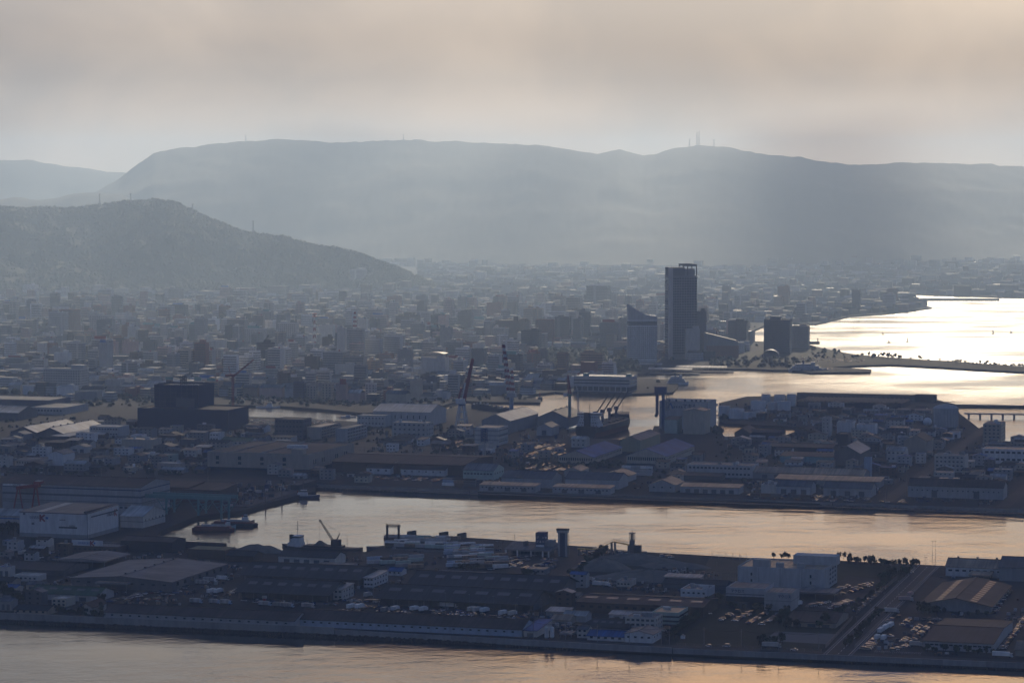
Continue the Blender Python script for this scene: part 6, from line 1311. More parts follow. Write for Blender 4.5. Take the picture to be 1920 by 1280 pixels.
# ------------------------------------------------------------------ ordinary buildings
MARKS = [(339, 740, 'netted block'), (123, 715, 'cream hotel slab'), (484, 860, 'beige warehouse'), (1119, 790, 'bulk carrier'), (1278, 600, 'skyscraper'), (1204, 630, 'white hotel'), (667, 640, 'city hall tower'), (590, 630, 'striped mast'), (866, 740, 'red jib crane'), (957, 720, 'lattice crane'),
 (1290, 780, 'engine works'), (1773, 780, 'domed gas tank'), (1450, 755, 'tank farm'), (1130, 715, 'ferry port'), (760, 690, 'theatre'), (757, 775, 'grey shipyard hall'), (120, 930, 'banded shipyard hall'), (100, 970, 'logo warehouse'), (100, 805, 'paired white halls'), (600, 810, 'slab blocks'), (1515, 880, 'long tan roofs'), (1790, 915, 'brown-roofed warehouse'),
 (1220, 845, 'blue-roofed halls'), (40, 755, 'dark arena'), (960, 625, 'brown-grey block'), (825, 610, 'dark pair'), (1460, 630, 'seaside hotels'), (340, 590, 'dark cubic tower'), (120, 605, 'broad brown slab'), (670, 525, 'hillside hotel'), (440, 625, 'beige tower'), (540, 630, 'dotted pale block'), (1100, 610, 'tall slim tower'), (490, 670, 'crane-topped slab'), (300, 1060, 'huge grey hall'), (560, 1100, 'truck sheds'), (1860, 810, 'turret block'), (770, 870, 'broad brown roof'), (240, 680, 'dark slab'), (640, 735, 'red hoarding'), (1020, 640, 'dark banded tower')]
NUM = {1: 'single-storey', 2: 'two-storey', 3: 'three-storey', 4: 'four-storey', 5: 'five-storey', 6: 'six-storey', 7: 'seven-storey', 8: 'eight-storey', 9: 'nine-storey', 10: 'ten-storey', 11: 'eleven-storey', 12: 'twelve-storey', 13: 'thirteen-storey', 14: 'fourteen-storey', 15: 'fifteen-storey'}
CW = {'white': 'white', 'offwhite': 'off-white', 'cream': 'cream', 'beige': 'beige', 'lightgrey': 'pale grey', 'grey': 'grey', 'darkgrey': 'dark grey', 'brown': 'brown', 'brick': 'red-brown', 'pink': 'pinkish', 'tan': 'tan', 'charcoal': 'blackish', 'mint': 'mint green', 'olive': 'olive', 'paleblue': 'pale blue', 'teal': 'teal'}
USED = {}
def auto_label(p, n, wall, kind, extra):
    x, y = PR(p); m = min(MARKS, key=lambda q: math.hypot(q[0] - x, (q[1] - y) * 1.6)); dx, dy = x - m[0], y - m[1]
    far = math.hypot(dx, dy * 1.6) > 55
    if abs(dx) > abs(dy) * 1.6: rel = 'left of' if dx < 0 else 'right of'
    else: rel = 'behind' if dy < 0 else 'before'
    if far: rel = ('far ' + rel) if rel in ('left of', 'right of', 'behind') else 'well before'
    l = f'{NUM.get(n, "tall")} {CW[wall]} {kind}{extra} {rel} the {m[2]}'
    if len(l.split()) > 16: l = f'{NUM.get(n, "tall")} {CW[wall]} {kind} {rel} the {m[2]}'
    return l, m[2]
def put(o_label, T, mark):
    USED.setdefault(o_label, []).append((T, mark))
rr = random.Random(21)
PARKS = [((1010, 655), (1135, 655), (1135, 702), (1010, 702)), ((1135, 668), (1180, 668), (1200, 700), (1120, 705)), ((1180, 680), (1500, 672), (1500, 700), (1180, 700)), ((1520, 640), (2000, 640), (2000, 720), (1520, 720))]
def in_poly(P, x, y):
    c = False; j = len(P) - 1
    for i in range(len(P)):
        if (P[i][1] > y) != (P[j][1] > y) and x < (P[j][0] - P[i][0]) * (y - P[i][1]) / (P[j][1] - P[i][1]) + P[i][0]: c = not c
        j = i
    return c
WALLS = ['offwhite', 'offwhite', 'lightgrey', 'lightgrey', 'white', 'beige', 'cream', 'grey', 'grey', 'darkgrey', 'brown', 'pink', 'brick', 'tan']
cands = []
v0, v1 = 3150.0, 9700.0; v = v0
while v < v1:
    far_ = v > 6200
    pv_ = rr.uniform(17, 23) if not far_ else rr.uniform(24, 34)
    half = v * .205 + 60
    u = -half - v * .32; u_end = half - v * .28
    street = rr.random() < .22
    while u < u_end:
        w = rr.uniform(9, 19) if rr.random() < .75 else rr.uniform(18, 34)
        if far_: w *= 1.4
        p = UX * u + VX * v; p.z = GZ
        gap = rr.uniform(1.5, 4) if rr.random() < .8 else rr.uniform(8, 14)
        u += w + gap
        if street: continue
        x, y = PR(p)
        if x < -60 or x > 1960 or y < 495: continue
        d = pv_ * rr.uniform(.6, .92)
        if not (is_free(p, w, d) and on_land(p.x, p.y) and on_land(*(p + UX * w + VX * d)[:2]) and on_land(*(p + UX * w)[:2]) and on_land(*(p + VX * d)[:2])): continue
        if any(in_poly(P, x + 4, y) for P in PARKS): continue
        # stay south of the canal-side works, and off the wooded hill
        if y > np.interp(x, [0, 140, 290, 440, 560, 700, 800, 870, 1000, 1060, 1200, 1400, 1480], [742, 752, 752, 744, 748, 758, 752, 743, 738, 728, 690, 660, 640]) and x < 1500: continue
        if x > 1395 and y > 604: continue
        if y < 556 and x < 700 and p.y > 6800 + 330 * max(0, min(1, x / 845)): continue
        if x < 850 and p.y > 7150 and y > 500 and x < 780: continue
        down = max(0, 1 - abs(x - 560) / 850) * max(0, 1 - abs(y - 655) / 110)
        q = rr.random()
        n = rr.choice((2, 2, 3, 3)) if q > .22 + .5 * down else rr.choice((3, 4, 5, 6)) if q > .06 + .26 * down else rr.choice((6, 7, 8, 9, 10)) if q > .018 + .04 * down else rr.choice((10, 11, 12, 13, 14))
        if p.y > 6300: n = min(n, 3) if rr.random() < .93 else rr.choice((4, 5, 7, 9))
        if y > 715: n = min(n, 5)
        if 400 < x < 760 and y > np.interp(x, [400, 560, 760], [731, 735, 746]): n = min(n, 3)      # low fronts along the inner canal
        if n >= 6: w = max(w, 13)
        cands.append((p, w, d, n))
    v += pv_ + (rr.uniform(1, 3) if rr.random() < .7 else rr.uniform(6, 11))
def view_size(c): return c[1] * c[3] * FLOOR * ppm(c[0]) ** 2
cands.sort(key=view_size, reverse=True)
solo = [c for c in cands if 6 < PR(c[0])[0] < 1890]
chosen = set(); cnt = {'apartment_block': 0, 'office_block': 0, 'town_house': 0}
MAXN = {'apartment_block': 215, 'office_block': 210, 'town_house': 230}
for c in cands:
    p, w, d, n = c
    if not 6 < PR(p)[0] < 1890: continue
    nm = 'town_house' if n <= 3 else ('apartment_block' if rr.random() < .5 else 'office_block')
    if cnt[nm] >= MAXN[nm] or p.y > 6300: continue
    cnt[nm] += 1; chosen.add(id(c))
    wall = rr.choice(WALLS); st = {'town_house': rr.choice(('band', 'none', 'none')), 'apartment_block': rr.choice(('balcony', 'balcony', 'band')), 'office_block': rr.choice(('band', 'wide', 'band', 'none', 'none'))}[nm]
    tk = rr.choice((None, None, None, 'white', 'red', 'crane_blue')) if nm != 'town_house' else None; kd = {'town_house': 'town house', 'apartment_block': 'apartment block', 'office_block': 'office block'}[nm]
    ex = {'balcony': ' with balconies', 'wide': ' with big windows', 'none': ' with blank walls', 'band': ''}[st] + ('' if not tk else (',' if st in ('balcony', 'wide', 'none') else ' with') + {'white': ' white', 'red': ' red', 'crane_blue': ' blue'}[tk] + ' tank')
    l, mk_ = auto_label(p, n, wall, kd, ex)
    T = city_block(p, GA, w, d, n, st, wall, rr.choice(('r_grey', 'r_light', 'r_dark', 'r_brown', 'r_slate', 'r_tan', 'r_grey')), nm, l, {'town_house': 'house', 'apartment_block': 'apartments', 'office_block': 'office block'}[nm], rr, None, pent=rr.random() < .7, tankc=tk)
    put(l, T, mk_)
# every other building of the plain: one far mass
def far_wall(name, c):
    m = mat(name, c, .85, var=.25, scale=.05, rnd=0); t = m.node_tree; b = t.nodes['Principled BSDF']; src = b.inputs['Base Color'].links[0].from_socket
    g = t.nodes.new('ShaderNodeNewGeometry'); sx = t.nodes.new('ShaderNodeSeparateXYZ'); t.links.new(g.outputs['Position'], sx.inputs[0])
    a = t.nodes.new('ShaderNodeMath'); a.operation = 'MULTIPLY'; a.inputs[1].default_value = 1 / 3.2; t.links.new(sx.outputs['Z'], a.inputs[0])
    f = t.nodes.new('ShaderNodeMath'); f.operation = 'FRACT'; t.links.new(a.outputs[0], f.inputs[0])
    k = t.nodes.new('ShaderNodeMath'); k.operation = 'GREATER_THAN'; k.inputs[1].default_value = .52; t.links.new(f.outputs[0], k.inputs[0])
    r = t.nodes.new('ShaderNodeMapRange'); r.inputs[3].default_value = 1; r.inputs[4].default_value = .42; t.links.new(k.outputs[0], r.inputs[0])
    v = t.nodes.new('ShaderNodeVectorMath'); v.operation = 'SCALE'; t.links.new(src, v.inputs[0]); t.links.new(r.outputs[0], v.inputs['Scale']); t.links.new(v.outputs[0], b.inputs['Base Color'])
    return m
fw = [far_wall('far_wall_' + k, PAL[k][0]) for k in ('offwhite', 'lightgrey', 'white', 'beige', 'grey', 'darkgrey', 'brown', 'pink')]; fr_ = [mat('far_roof_' + k, PAL[k][0], q, var=.3, scale=.05, rnd=0) for k, q in (('r_grey', .85), ('r_dark', .8), ('r_brown', .85), ('r_slate', .8), ('r_dark', .85), ('r_grey', .8), ('r_brown', .85), ('r_dark', .8), ('r_grey', .85), ('r_slate', .85), ('r_brown', .8), ('r_light', .6))]
cm_ = MB(); nfar = 0
for c in cands:
    if id(c) in chosen: continue
    p, w, d, n = c; h = n * 3.2 + rr.uniform(0, 2); a = p; b_ = p + UX * w; c_ = b_ + VX * d; e_ = a + VX * d
    lo = [Vector((q.x, q.y, GZ)) for q in (a, b_, c_, e_)]; hi = [Vector((q.x, q.y, GZ + h)) for q in (a, b_, c_, e_)]; wi = rr.randrange(len(fw)); ri = len(fw) + rr.randrange(len(fr_))
    for i, j in ((0, 1), (1, 2), (2, 3), (3, 0)): cm_.quad(lo[i], lo[j], hi[j], hi[i], wi)
    if n <= 3 and rr.random() < .6:
        r0 = (hi[0] + hi[3]) / 2 + Vector((0, 0, d * .22)); r1 = (hi[1] + hi[2]) / 2 + Vector((0, 0, d * .22))
        cm_.quad(hi[0], hi[1], r1, r0, ri); cm_.quad(r0, r1, hi[2], hi[3], ri); cm_.poly([hi[0], r0, hi[3]], wi); cm_.poly([hi[1], hi[2], r1], wi)
    else: cm_.quad(*hi, ri)
    nfar += 1
tag(cm_.build('town_mass', fw + fr_), 'hazy mass of countless low city buildings', None, None, 'stuff')
print('city candidates', len(cands), 'solo', cnt, 'far', nfar)
# trees of the castle park, parks and streets, read as one dark mass
pts = []; rad = []
for P, n, r0 in (((1010, 660, 1135, 702), 420, 6), ((1140, 674, 1200, 700), 110, 4.5), ((150, 738, 290, 745), 60, 4), ((1330, 672, 1520, 690), 130, 3.5), ((1520, 652, 1640, 672), 60, 3), ((1330, 780, 1365, 812), 40, 4), ((-20, 726, 90, 742), 70, 5), ((850, 742, 1000, 752), 30, 3)):
    for _ in range(n):
        x, y = rr.uniform(P[0], P[2]), rr.uniform(P[1], P[3]); q = G(x, y)
        if on_land(q.x, q.y) and is_free(q, 1, 1): pts.append((q.x, q.y, GZ + r0 * .5)); rad.append(r0 * rr.uniform(.6, 1.3))
for _ in range(2600):
    q = UX * rr.uniform(-3500, 1500) + VX * rr.uniform(3200, 8800); x, y = PR((q.x, q.y, GZ))
    if -30 < x < 1500 and 505 < y < 745 and on_land(q.x, q.y) and is_free(q, 2, 2): pts.append((q.x, q.y, GZ + 2)); rad.append(rr.uniform(2.2, 5))
lumps('foliage', pts, rad, fol, 'dark park and street trees scattered through the city', seg=7)

# ------------------------------------------------------------------ small buildings between the works
def clutter(poly, n, seed, kinds=('house', 'workshop', 'house'), smax=24, hmax=3):
    r2 = random.Random(seed); xs = [p[0] for p in poly]; ys = [p[1] for p in poly]; made = 0; tries = 0
    while made < n and tries < n * 40:
        tries += 1; x, y = r2.uniform(min(xs), max(xs)), r2.uniform(min(ys), max(ys))
        if not in_poly(poly, x, y): continue
        O = G(x, y); w, d = r2.uniform(8, smax), r2.uniform(8, smax * .75)
        if not (is_free(O, w, d, 1) and on_land(O.x, O.y) and on_land(*(O + UX * w)[:2]) and on_land(*(O + UX * w + VX * d)[:2]) and on_land(*(O + VX * d)[:2])): continue
        kd = r2.choice(kinds); n_ = r2.choice((1, 2, 2, 3)) if kd == 'house' else r2.choice((1, 1, 2)); n_ = min(n_, hmax); wall = r2.choice(['offwhite', 'lightgrey', 'grey', 'beige', 'cream', 'darkgrey', 'white', 'brown', 'grey'])
        rfm = r2.choice(['r_dark', 'r_grey', 'r_brown', 'r_slate', 'r_light', 'r_tan', 'r_dark', 'r_blue', 'r_dark']); rt = r2.choice(['gu', 'gv', 'flat', 'gu', 'mono'])
        hp_ = (n_ * 2.9 + .6) * ppm(O); xr = PR(O + UX * w)[0]; wn = (max(2, int(w / 4)), n_, 1.6, 1.1) if kd == 'house' else None
        RC = {'r_dark': 'dark', 'r_grey': 'grey', 'r_brown': 'brown', 'r_slate': 'slate', 'r_light': 'pale', 'r_tan': 'tan', 'r_blue': 'blue'}[rfm]
        l, m_ = auto_label(O, n_, wall, kd, f' with {RC} {"flat" if rt == "flat" else "pitched" if rt in ("gu", "gv") else "lean-to"} roof')
        T = shed(kd, l, kd, x, y, xr, d, hp_, roof=rt, wall=wall, rf=rfm, wins=wn, rise=None if rt != 'mono' else 1.0, doors=0 if kd == 'house' else 2, par=.5, ov=.4, units=r2.choice((0, 0, 1)) if rt == 'flat' else 0)
        put(l, T, m_); made += 1
clutter([(-10, 800), (60, 830), (400, 842), (400, 890), (-10, 888)], 46, 1); clutter([(180, 782), (260, 800), (395, 806), (395, 834), (230, 838), (120, 830)], 26, 2)
clutter([(430, 800), (520, 800), (520, 835), (430, 830)], 10, 3); clutter([(690, 800), (870, 800), (880, 850), (700, 842)], 14, 5)
clutter([(1350, 815), (1560, 815), (1640, 800), (1700, 800), (1700, 920), (1400, 900)], 60, 6, smax=20); clutter([(1510, 765), (1720, 768), (1700, 812), (1520, 812)], 42, 7, kinds=('workshop', 'workshop', 'house'), smax=20); clutter([(1640, 810), (1840, 812), (1925, 840), (1925, 945), (1650, 930)], 70, 8, smax=20)
clutter([(860, 835), (1060, 835), (1050, 868), (870, 895)], 8, 9, smax=14); clutter([(-5, 1062), (60, 1068), (50, 1140), (-5, 1150)], 12, 10, smax=14); clutter([(1220, 860), (1300, 860), (1300, 905), (1240, 905)], 8, 11, smax=14); clutter([(-5, 1008), (120, 1030), (110, 1050), (-5, 1060)], 8, 12, smax=14)
clutter([(480, 880), (640, 886), (640, 900), (480, 898)], 6, 13, smax=14); clutter([(1905, 960), (1906, 961), (1907, 960)], 0, 14)
clutter([(1055, 1100), (1075, 1100), (1060, 1135), (1030, 1140)], 3, 16, smax=12); clutter([(640, 880), (690, 880), (690, 905), (640, 905)], 3, 17, smax=14)
clutter([(1400, 770), (1500, 775), (1500, 795), (1400, 788)], 8, 18, kinds=('workshop',), smax=16)

# ------------------------------------------------------------------ vehicles
CR = math.pi / 2
car_row((1352, 1163), (1384, 1147), 8, 'in the first row of the field car park', 'field car park', 0, 1); car_row((1378, 1164), (1410, 1148), 10, 'in the second row of the field car park', 'field car park', 0, 2)
car_row((1404, 1168), (1436, 1150), 11, 'in the third row of the field car park', 'field car park', 0, 3); car_row((1428, 1171), (1462, 1152), 11, 'in the last row of the field car park', 'field car park', 0, 4)
for a, b, n, l, s in (((1522, 1137), (1552, 1129), 8, 'by the tall white block, short row', 5), ((1556, 1141), (1600, 1128), 14, 'by the tall white block, long front row', 6), ((1564, 1136), (1594, 1126), 10, 'by the tall white block, second row', 7), ((1595, 1110), (1634, 1097), 10, 'by the tall white block, back row', 8), ((1600, 1105), (1632, 1094), 8, 'by the tall white block, farthest row', 9), ((1573, 1105), (1590, 1099), 5, 'near the loading canopy of the white block', 10),
                      ((1603, 1146), (1662, 1098), 24, 'in the line along the straight road fence', 11), ((1618, 1217), (1644, 1195), 9, 'in the grass-edge row of the depot yard', 12), ((1628, 1218), (1640, 1206), 5, 'in the inner grass-edge depot row', 13), ((1675, 1220), (1700, 1211), 6, 'before the flat-roofed depot', 14), ((1880, 1216), (1922, 1160), 24, 'in the line right of the flat-roofed depot', 15), ((1862, 1150), (1892, 1108), 18, 'in the line right of the gabled depot', 16), ((1664, 1166), (1684, 1157), 4, 'beside the trucks of the depot yard', 17), ((1732, 1162), (1756, 1161), 3, 'between the two depots', 18)):
    car_row(a, b, n, l, 'cars parked around the depots and the white block', 0 if s not in (15, 16) else R(20), s, drop=.1)
for a, b, n, l, s in (((636, 1146), (880, 1157), 32, 'in the long row behind the pale blue shed', 20), ((660, 1142), (890, 1153), 22, 'in the second row behind the pale blue shed', 21), ((858, 1153), (972, 1160), 14, 'in the short row behind the pale blue shed', 22)):
    car_row(a, b, n, l, 'cars in the truck yard', CR, s, drop=.25)
for a, b, n, l, s in (((932, 1052), (1000, 1042), 14, 'in the ferry car park, front row', 30), ((925, 1060), (990, 1050), 13, 'in the ferry car park, second row', 31), ((915, 1069), (950, 1064), 8, 'in the ferry car park, third row', 32), ((1088, 1037), (1120, 1031), 12, 'at the foot of the boarding bridge', 33), ((1095, 1041), (1125, 1035), 8, 'by the boarding bridge, second row', 34), ((1150, 1036), (1210, 1041), 13, 'on the quay right of the boarding bridge', 35), ((1160, 1042), (1200, 1046), 8, 'on the quay by the bridge, second row', 36), ((1242, 1043), (1258, 1045), 4, 'on the far quay by the sports ground', 37),
                      ((1060, 1086), (1100, 1052), 8, 'on the access road beside the hedge', 38), ((250, 1117), (300, 1110), 10, 'beside the huge grey hall', 39), ((205, 1128), (262, 1118), 9, 'between the grey hall and the green roof', 40), ((1128, 1164), (1160, 1162), 6, 'before the low white shed', 41), ((1180, 1172), (1215, 1170), 5, 'behind the white office', 42), ((1240, 1186), (1262, 1172), 6, 'along the lane right of the white office', 43), ((330, 1112), (350, 1100), 5, 'beside the lower left truck shed', 44), ((428, 1116), (445, 1106), 6, 'left of the lower truck shed', 45)):
    car_row(a, b, n, l, 'cars around the ferry quay and the yards', 0 if s in (38, 43, 44, 45) else R(35), s, drop=.15)
for a, b, n, l, s in (((640, 1126), (705, 1129), 9, 'between the left and right truck sheds', 46), ((1004, 1062), (1040, 1052), 9, 'behind the ferry gatehouse', 47), ((1142, 1170), (1168, 1168), 6, 'before the low white shed, second row', 48), ((1286, 1110), (1318, 1100), 7, 'behind the flat white office', 49)):
    car_row(a, b, n, l, 'cars around the ferry quay and the yards', R(30), s, drop=.1)
print('cars', CARS[0])
rrc = random.Random(50)
for x, y, l in ((1328, 1212, 'driving on the quay road below the field'), (1362, 1212, 'driving behind another on the quay road'), (1489, 1219, 'on the quay road near the junction'), (1707, 1073, 'on the far end of the straight road'), (1330, 1151, 'alone at the corner of the field')): car(G(x, y) + Vector((0, 0, .1)), GA, ' ' + l, None, rrc, ('white',))
# far car parks: too small to pick apart
fc = MB(); mcol = ['white', 'silver', 'black', 'blue', 'red']
def far_lot(poly, pu=5.6, pv_=2.7, fill=.6, sd=1):
    r2 = random.Random(sd); P = [uv(G(*p)) for p in poly]; xs = [p[0] for p in P]; ys = [p[1] for p in P]; u = min(xs)
    row_ = 0
    while u < max(xs):
        v = min(ys)
        while v < max(ys):
            if in_poly(P, u, v) and r2.random() < fill:
                o = UX * u + VX * v; o.z = GZ + .06
                if is_free(o, 2, 2): 
                    ci = r2.choice((0, 1, 1, 2, 2, 2, 3, 4)); A = lambda x, y, z: o + UX * x + VX * y + Vector((0, 0, z))
                    fc.hexa([A(-2.1, -.8, .3), A(2.1, -.8, .3), A(2.1, .8, .3), A(-2.1, .8, .3), A(-2.1, -.8, .85), A(2.0, -.8, .8), A(2.0, .8, .8), A(-2.1, .8, .85)], ci); fc.hexa([A(-1.5, -.75, .85), A(1.1, -.75, .85), A(1.1, .75, .85), A(-1.5, .75, .85), A(-1.1, -.6, 1.4), A(.4, -.6, 1.4), A(.4, .6, 1.4), A(-1.1, .6, 1.4)], 5)
            v += pv_
        row_ += 1; u += 5.2 if row_ % 2 else 10.5
far_lot([(830, 827), (885, 829), (890, 844), (832, 842)], sd=1); far_lot([(968, 832), (1058, 834), (1060, 852), (1000, 862), (960, 850)], sd=2); far_lot([(990, 868), (1095, 870), (1095, 884), (985, 882)], sd=3); far_lot([(455, 785), (514, 788), (514, 800), (452, 798)], sd=4); far_lot([(585, 786), (625, 788), (625, 796), (585, 795)], sd=5); far_lot([(236, 864), (296, 858), (298, 878), (240, 880)], sd=6)
far_lot([(75, 832), (120, 832), (120, 842), (75, 842)], sd=8); far_lot([(1140, 672), (1178, 672), (1178, 690), (1145, 690)], fill=.6, sd=9); far_lot([(1480, 688), (1560, 690), (1560, 694), (1480, 694)], fill=.4, sd=10); far_lot([(0, 744), (100, 738), (140, 742), (120, 750)], fill=.3, sd=11)
far_lot([(1500, 668), (1620, 674), (1620, 680), (1500, 678)], fill=.2, sd=12); far_lot([(790, 741), (850, 741), (850, 748), (790, 748)], fill=.7, sd=13)
# pallets, crates and stacked goods standing about the yards: too small to pick apart
yc = MB(); r3 = random.Random(91); ym = ['grey', 'darkgrey', 'brown', 'lightgrey', 'navy', 'charcoal', 'r_tan', 'darkgrey', 'charcoal', 'brown']
def goods(poly, n, smax=3.0, hmax=2.2):
    xs = [p[0] for p in poly]; ys = [p[1] for p in poly]; made = 0
    for _ in range(n * 6):
        if made >= n * .6: break
        x, y = r3.uniform(min(xs), max(xs)), r3.uniform(min(ys), max(ys))
        if not in_poly(poly, x, y): continue
        o = G(x, y)
        if not (is_free(o, 2, 2) and on_land(o.x, o.y)): continue
        for _k in range(r3.choice((1, 1, 2, 3, 4))):
            q = o + UX * r3.uniform(-5, 5) + VX * r3.uniform(-5, 5); a, b, h = r3.uniform(.6, smax), r3.uniform(.6, smax * .7), r3.uniform(.5, hmax); A = lambda i, j, z: q + UX * (i * a) + VX * (j * b) + Vector((0, 0, z))
            yc.hexa([A(0, 0, 0), A(1, 0, 0), A(1, 1, 0), A(0, 1, 0), A(0, 0, h), A(1, 0, h), A(1, 1, h), A(0, 1, h)], r3.randrange(len(ym)))
        made += 1
goods([(440, 1127), (1010, 1153), (1060, 1090), (1150, 1040), (1040, 1024), (770, 1007), (470, 1060)], 150); goods([(-5, 1010), (130, 1040), (330, 1030), (440, 1040), (440, 1120), (190, 1150), (-5, 1158)], 240); goods([(990, 1150), (1260, 1190), (1250, 1205), (990, 1195)], 90); goods([(1070, 1100), (1330, 1120), (1340, 1080), (1240, 1045), (1120, 1060)], 130)
goods([(1635, 1222), (1900, 1234), (2000, 1150), (1960, 1085), (1745, 1080)], 110); goods([(600, 890), (1900, 950), (1900, 935), (640, 880)], 150); goods([(1340, 800), (1780, 790), (1900, 850), (1900, 940), (1400, 920)], 420, 3.5, 3.5); goods([(0, 800), (440, 800), (640, 880), (0, 892)], 300, 3.5, 3); goods([(690, 790), (1060, 800), (1060, 860), (880, 890), (700, 850)], 260, 3.5, 4); goods([(280, 940), (450, 950), (590, 905), (440, 905)], 120, 5, 4); goods([(1345, 760), (1700, 760), (1760, 790), (1500, 800), (1350, 788)], 200, 4, 4)
tag(yc.build('yard_clutter', ym), 'small crates and stacked goods strewn about the yards', None, None, 'stuff')
# faded bay lines and patches in the yards
yl_ = MB()
def bay_lines(p0, p1, n, ln, wid=.14):
    a, b = G(*p0), G(*p1)
    for k_ in range(n):
        q = a.lerp(b, k_ / (n - 1)); e = q + VX * ln; yl_.quad(*[(p.x, p.y, GZ + .09) for p in (q, q + UX * wid, e + UX * wid, e)])
for a, b, n, ln in (((636, 1149), (990, 1165), 90, 5), ((845, 1048), (935, 1052), 26, 11), ((735, 1030), (850, 1036), 30, 11), ((1640, 1221), (1725, 1225), 24, 5), ((1510, 1136), (1600, 1140), 28, 5), ((460, 1127), (620, 1134), 30, 8), ((930, 1062), (1030, 1066), 24, 6)): bay_lines(a, b, n, ln)
tag(yl_.build('road_marking', 'paint'), 'faded white bay lines painted in the yards', None, None, 'structure')
# trucks and trailers
k = 0
for x, y, hd, L, lb in ((659, 1141, R(60), 9, 'left truck of a pair behind the pale blue shed'), (675, 1141, R(60), 9, 'right truck of a pair behind the pale blue shed'), (722, 1147, R(60), 8, 'grey truck left of three single trucks in the car row'), (741, 1145, R(60), 8.5, 'first of three single trucks in the car row'), (777, 1145, R(60), 8.5, 'second of three single trucks in the car row'), (794, 1146, R(60), 8.5, 'third of three single trucks in the car row'),
                        (885, 1146, R(60), 9, 'first truck of the leaning trio in the truck yard'), (894, 1147, R(60), 9.5, 'second truck of the leaning trio in the truck yard'), (909, 1148, R(60), 9.5, 'third truck of the leaning trio in the truck yard'), (943, 1153, R(62), 9, 'left truck of the last pair in the truck yard'), (961, 1154, R(62), 9, 'right truck of the last pair in the truck yard'), (690, 1119, R(60), 8, 'truck waiting at the corner of the lower truck shed'),
                        (368, 1131, GA, 9, 'first pale truck behind the long grey shed'), (403, 1132, GA, 8, 'second pale truck behind the long grey shed'), (424, 1133, GA, 8, 'third pale truck behind the long grey shed'), (497, 1136, GA, 9, 'fourth pale truck behind the long grey shed'), (524, 1138, GA, 9, 'fifth pale truck behind the long grey shed'), (540, 1139, GA, 8.5, 'sixth pale truck behind the long grey shed'), (578, 1140, GA, 9, 'seventh pale truck behind the long grey shed'),
                        (397, 1112, R(66), 10, 'left of two tall trucks beside the lower left truck shed'), (410, 1112, R(66), 10, 'right of two tall trucks beside the lower left truck shed'), (380, 1096, GA, 11, 'long pale truck beside the huge grey hall'), (394, 1091, GA, 10, 'truck behind the long pale one at the grey hall'), (418, 1088, GA, 9, 'dark truck beside the upper left truck shed'),
                        (1652, 1186, R(70), 11, 'first of three big parked trucks by the straight road'), (1661, 1180, R(70), 11, 'second of three big parked trucks by the straight road'), (1670, 1176, R(70), 11, 'third of three big parked trucks by the straight road'), (1672, 1149, GA, 10, 'upper truck of two single ones in the depot yard'), (1699, 1127, GA, 10, 'pinkish truck beside the gabled depot'), (1707, 1118, R(70), 9, 'truck behind the pinkish one at the gabled depot'), (1645, 1199, R(70), 8, 'short truck left of the depot yard cars'), (1657, 1200, R(70), 8, 'short truck right of the depot yard cars'), (1718, 1212, GA, 8, 'truck at the front corner of the flat-roofed depot'),
                        (1447, 1214, GA, 11.5, 'long white lorry on the quay road below the gravel lot'), (1880, 1232, GA, 12, 'big lorry on the quay road at the right edge'), (44, 1040, R(60), 10, 'left truck in the yard below the logo warehouse'), (75, 1042, R(60), 9, 'teal truck in the yard below the logo warehouse'), (86, 1041, R(60), 9, 'truck beside the teal one below the logo warehouse'), (1092, 1090, GA, 8, 'truck on the access road by the brown factory'), (1106, 1090, GA, 8, 'second truck on the access road by the brown factory'), (1128, 1099, GA, 13, 'long pale trailer truck behind the brown factory'), (1498, 1135, R(60), 8, 'truck at the corner of the boxy pale hall')):
    rb2 = random.Random(k * 7 + 3); k += 1
    truck(x, y, hd, lb, L, 'r_light' if 'grey' in lb else 'pink' if 'pinkish' in lb else 'mint' if lb.startswith('teal') else rb2.choice(('paint', 'offwhite', 'paint')), rb2.choice(('white', 'paleblue', 'lightgrey', 'white')), 'trucks on the near peninsula')
truck(840, 1139, GA, 'long white articulated lorry with lettering before the lower right truck shed', 12.5, 'paint', 'white', 'trucks on the near peninsula')
tl = random.Random(5); n_t = 0
def trailer_rows(x0, y0, x1, y1, cols, rows, lab, L=11.5, hd=GA + R(40), fill=.75, cl=('darkgrey', 'lightgrey', 'brown', 'paint', 'mint', 'paleblue', 'grey', 'r_tan')):
    global n_t
    for i in range(cols):
        for j in range(rows):
            if tl.random() > fill: continue
            x = x0 + (x1 - x0) * (i + tl.uniform(-.1, .1)) / max(1, cols - 1); y = y0 + (y1 - y0) * (j + tl.uniform(-.1, .1)) / max(1, rows - 1) + (x - x0) * .03
            c = tl.choice(cl); cn = {'darkgrey': 'dark', 'lightgrey': 'pale grey', 'brown': 'brown', 'paint': 'white', 'mint': 'pale green', 'paleblue': 'pale blue', 'grey': 'grey', 'r_tan': 'tan'}[c]
            truck(x, y, hd, f'{cn} trailer, {nth(i + 1)} of {nth(j + 1)} line, {lab}', L, c, 'white', 'trailers parked on the ferry quay', 3.6, 'box_trailer'); n_t += 1
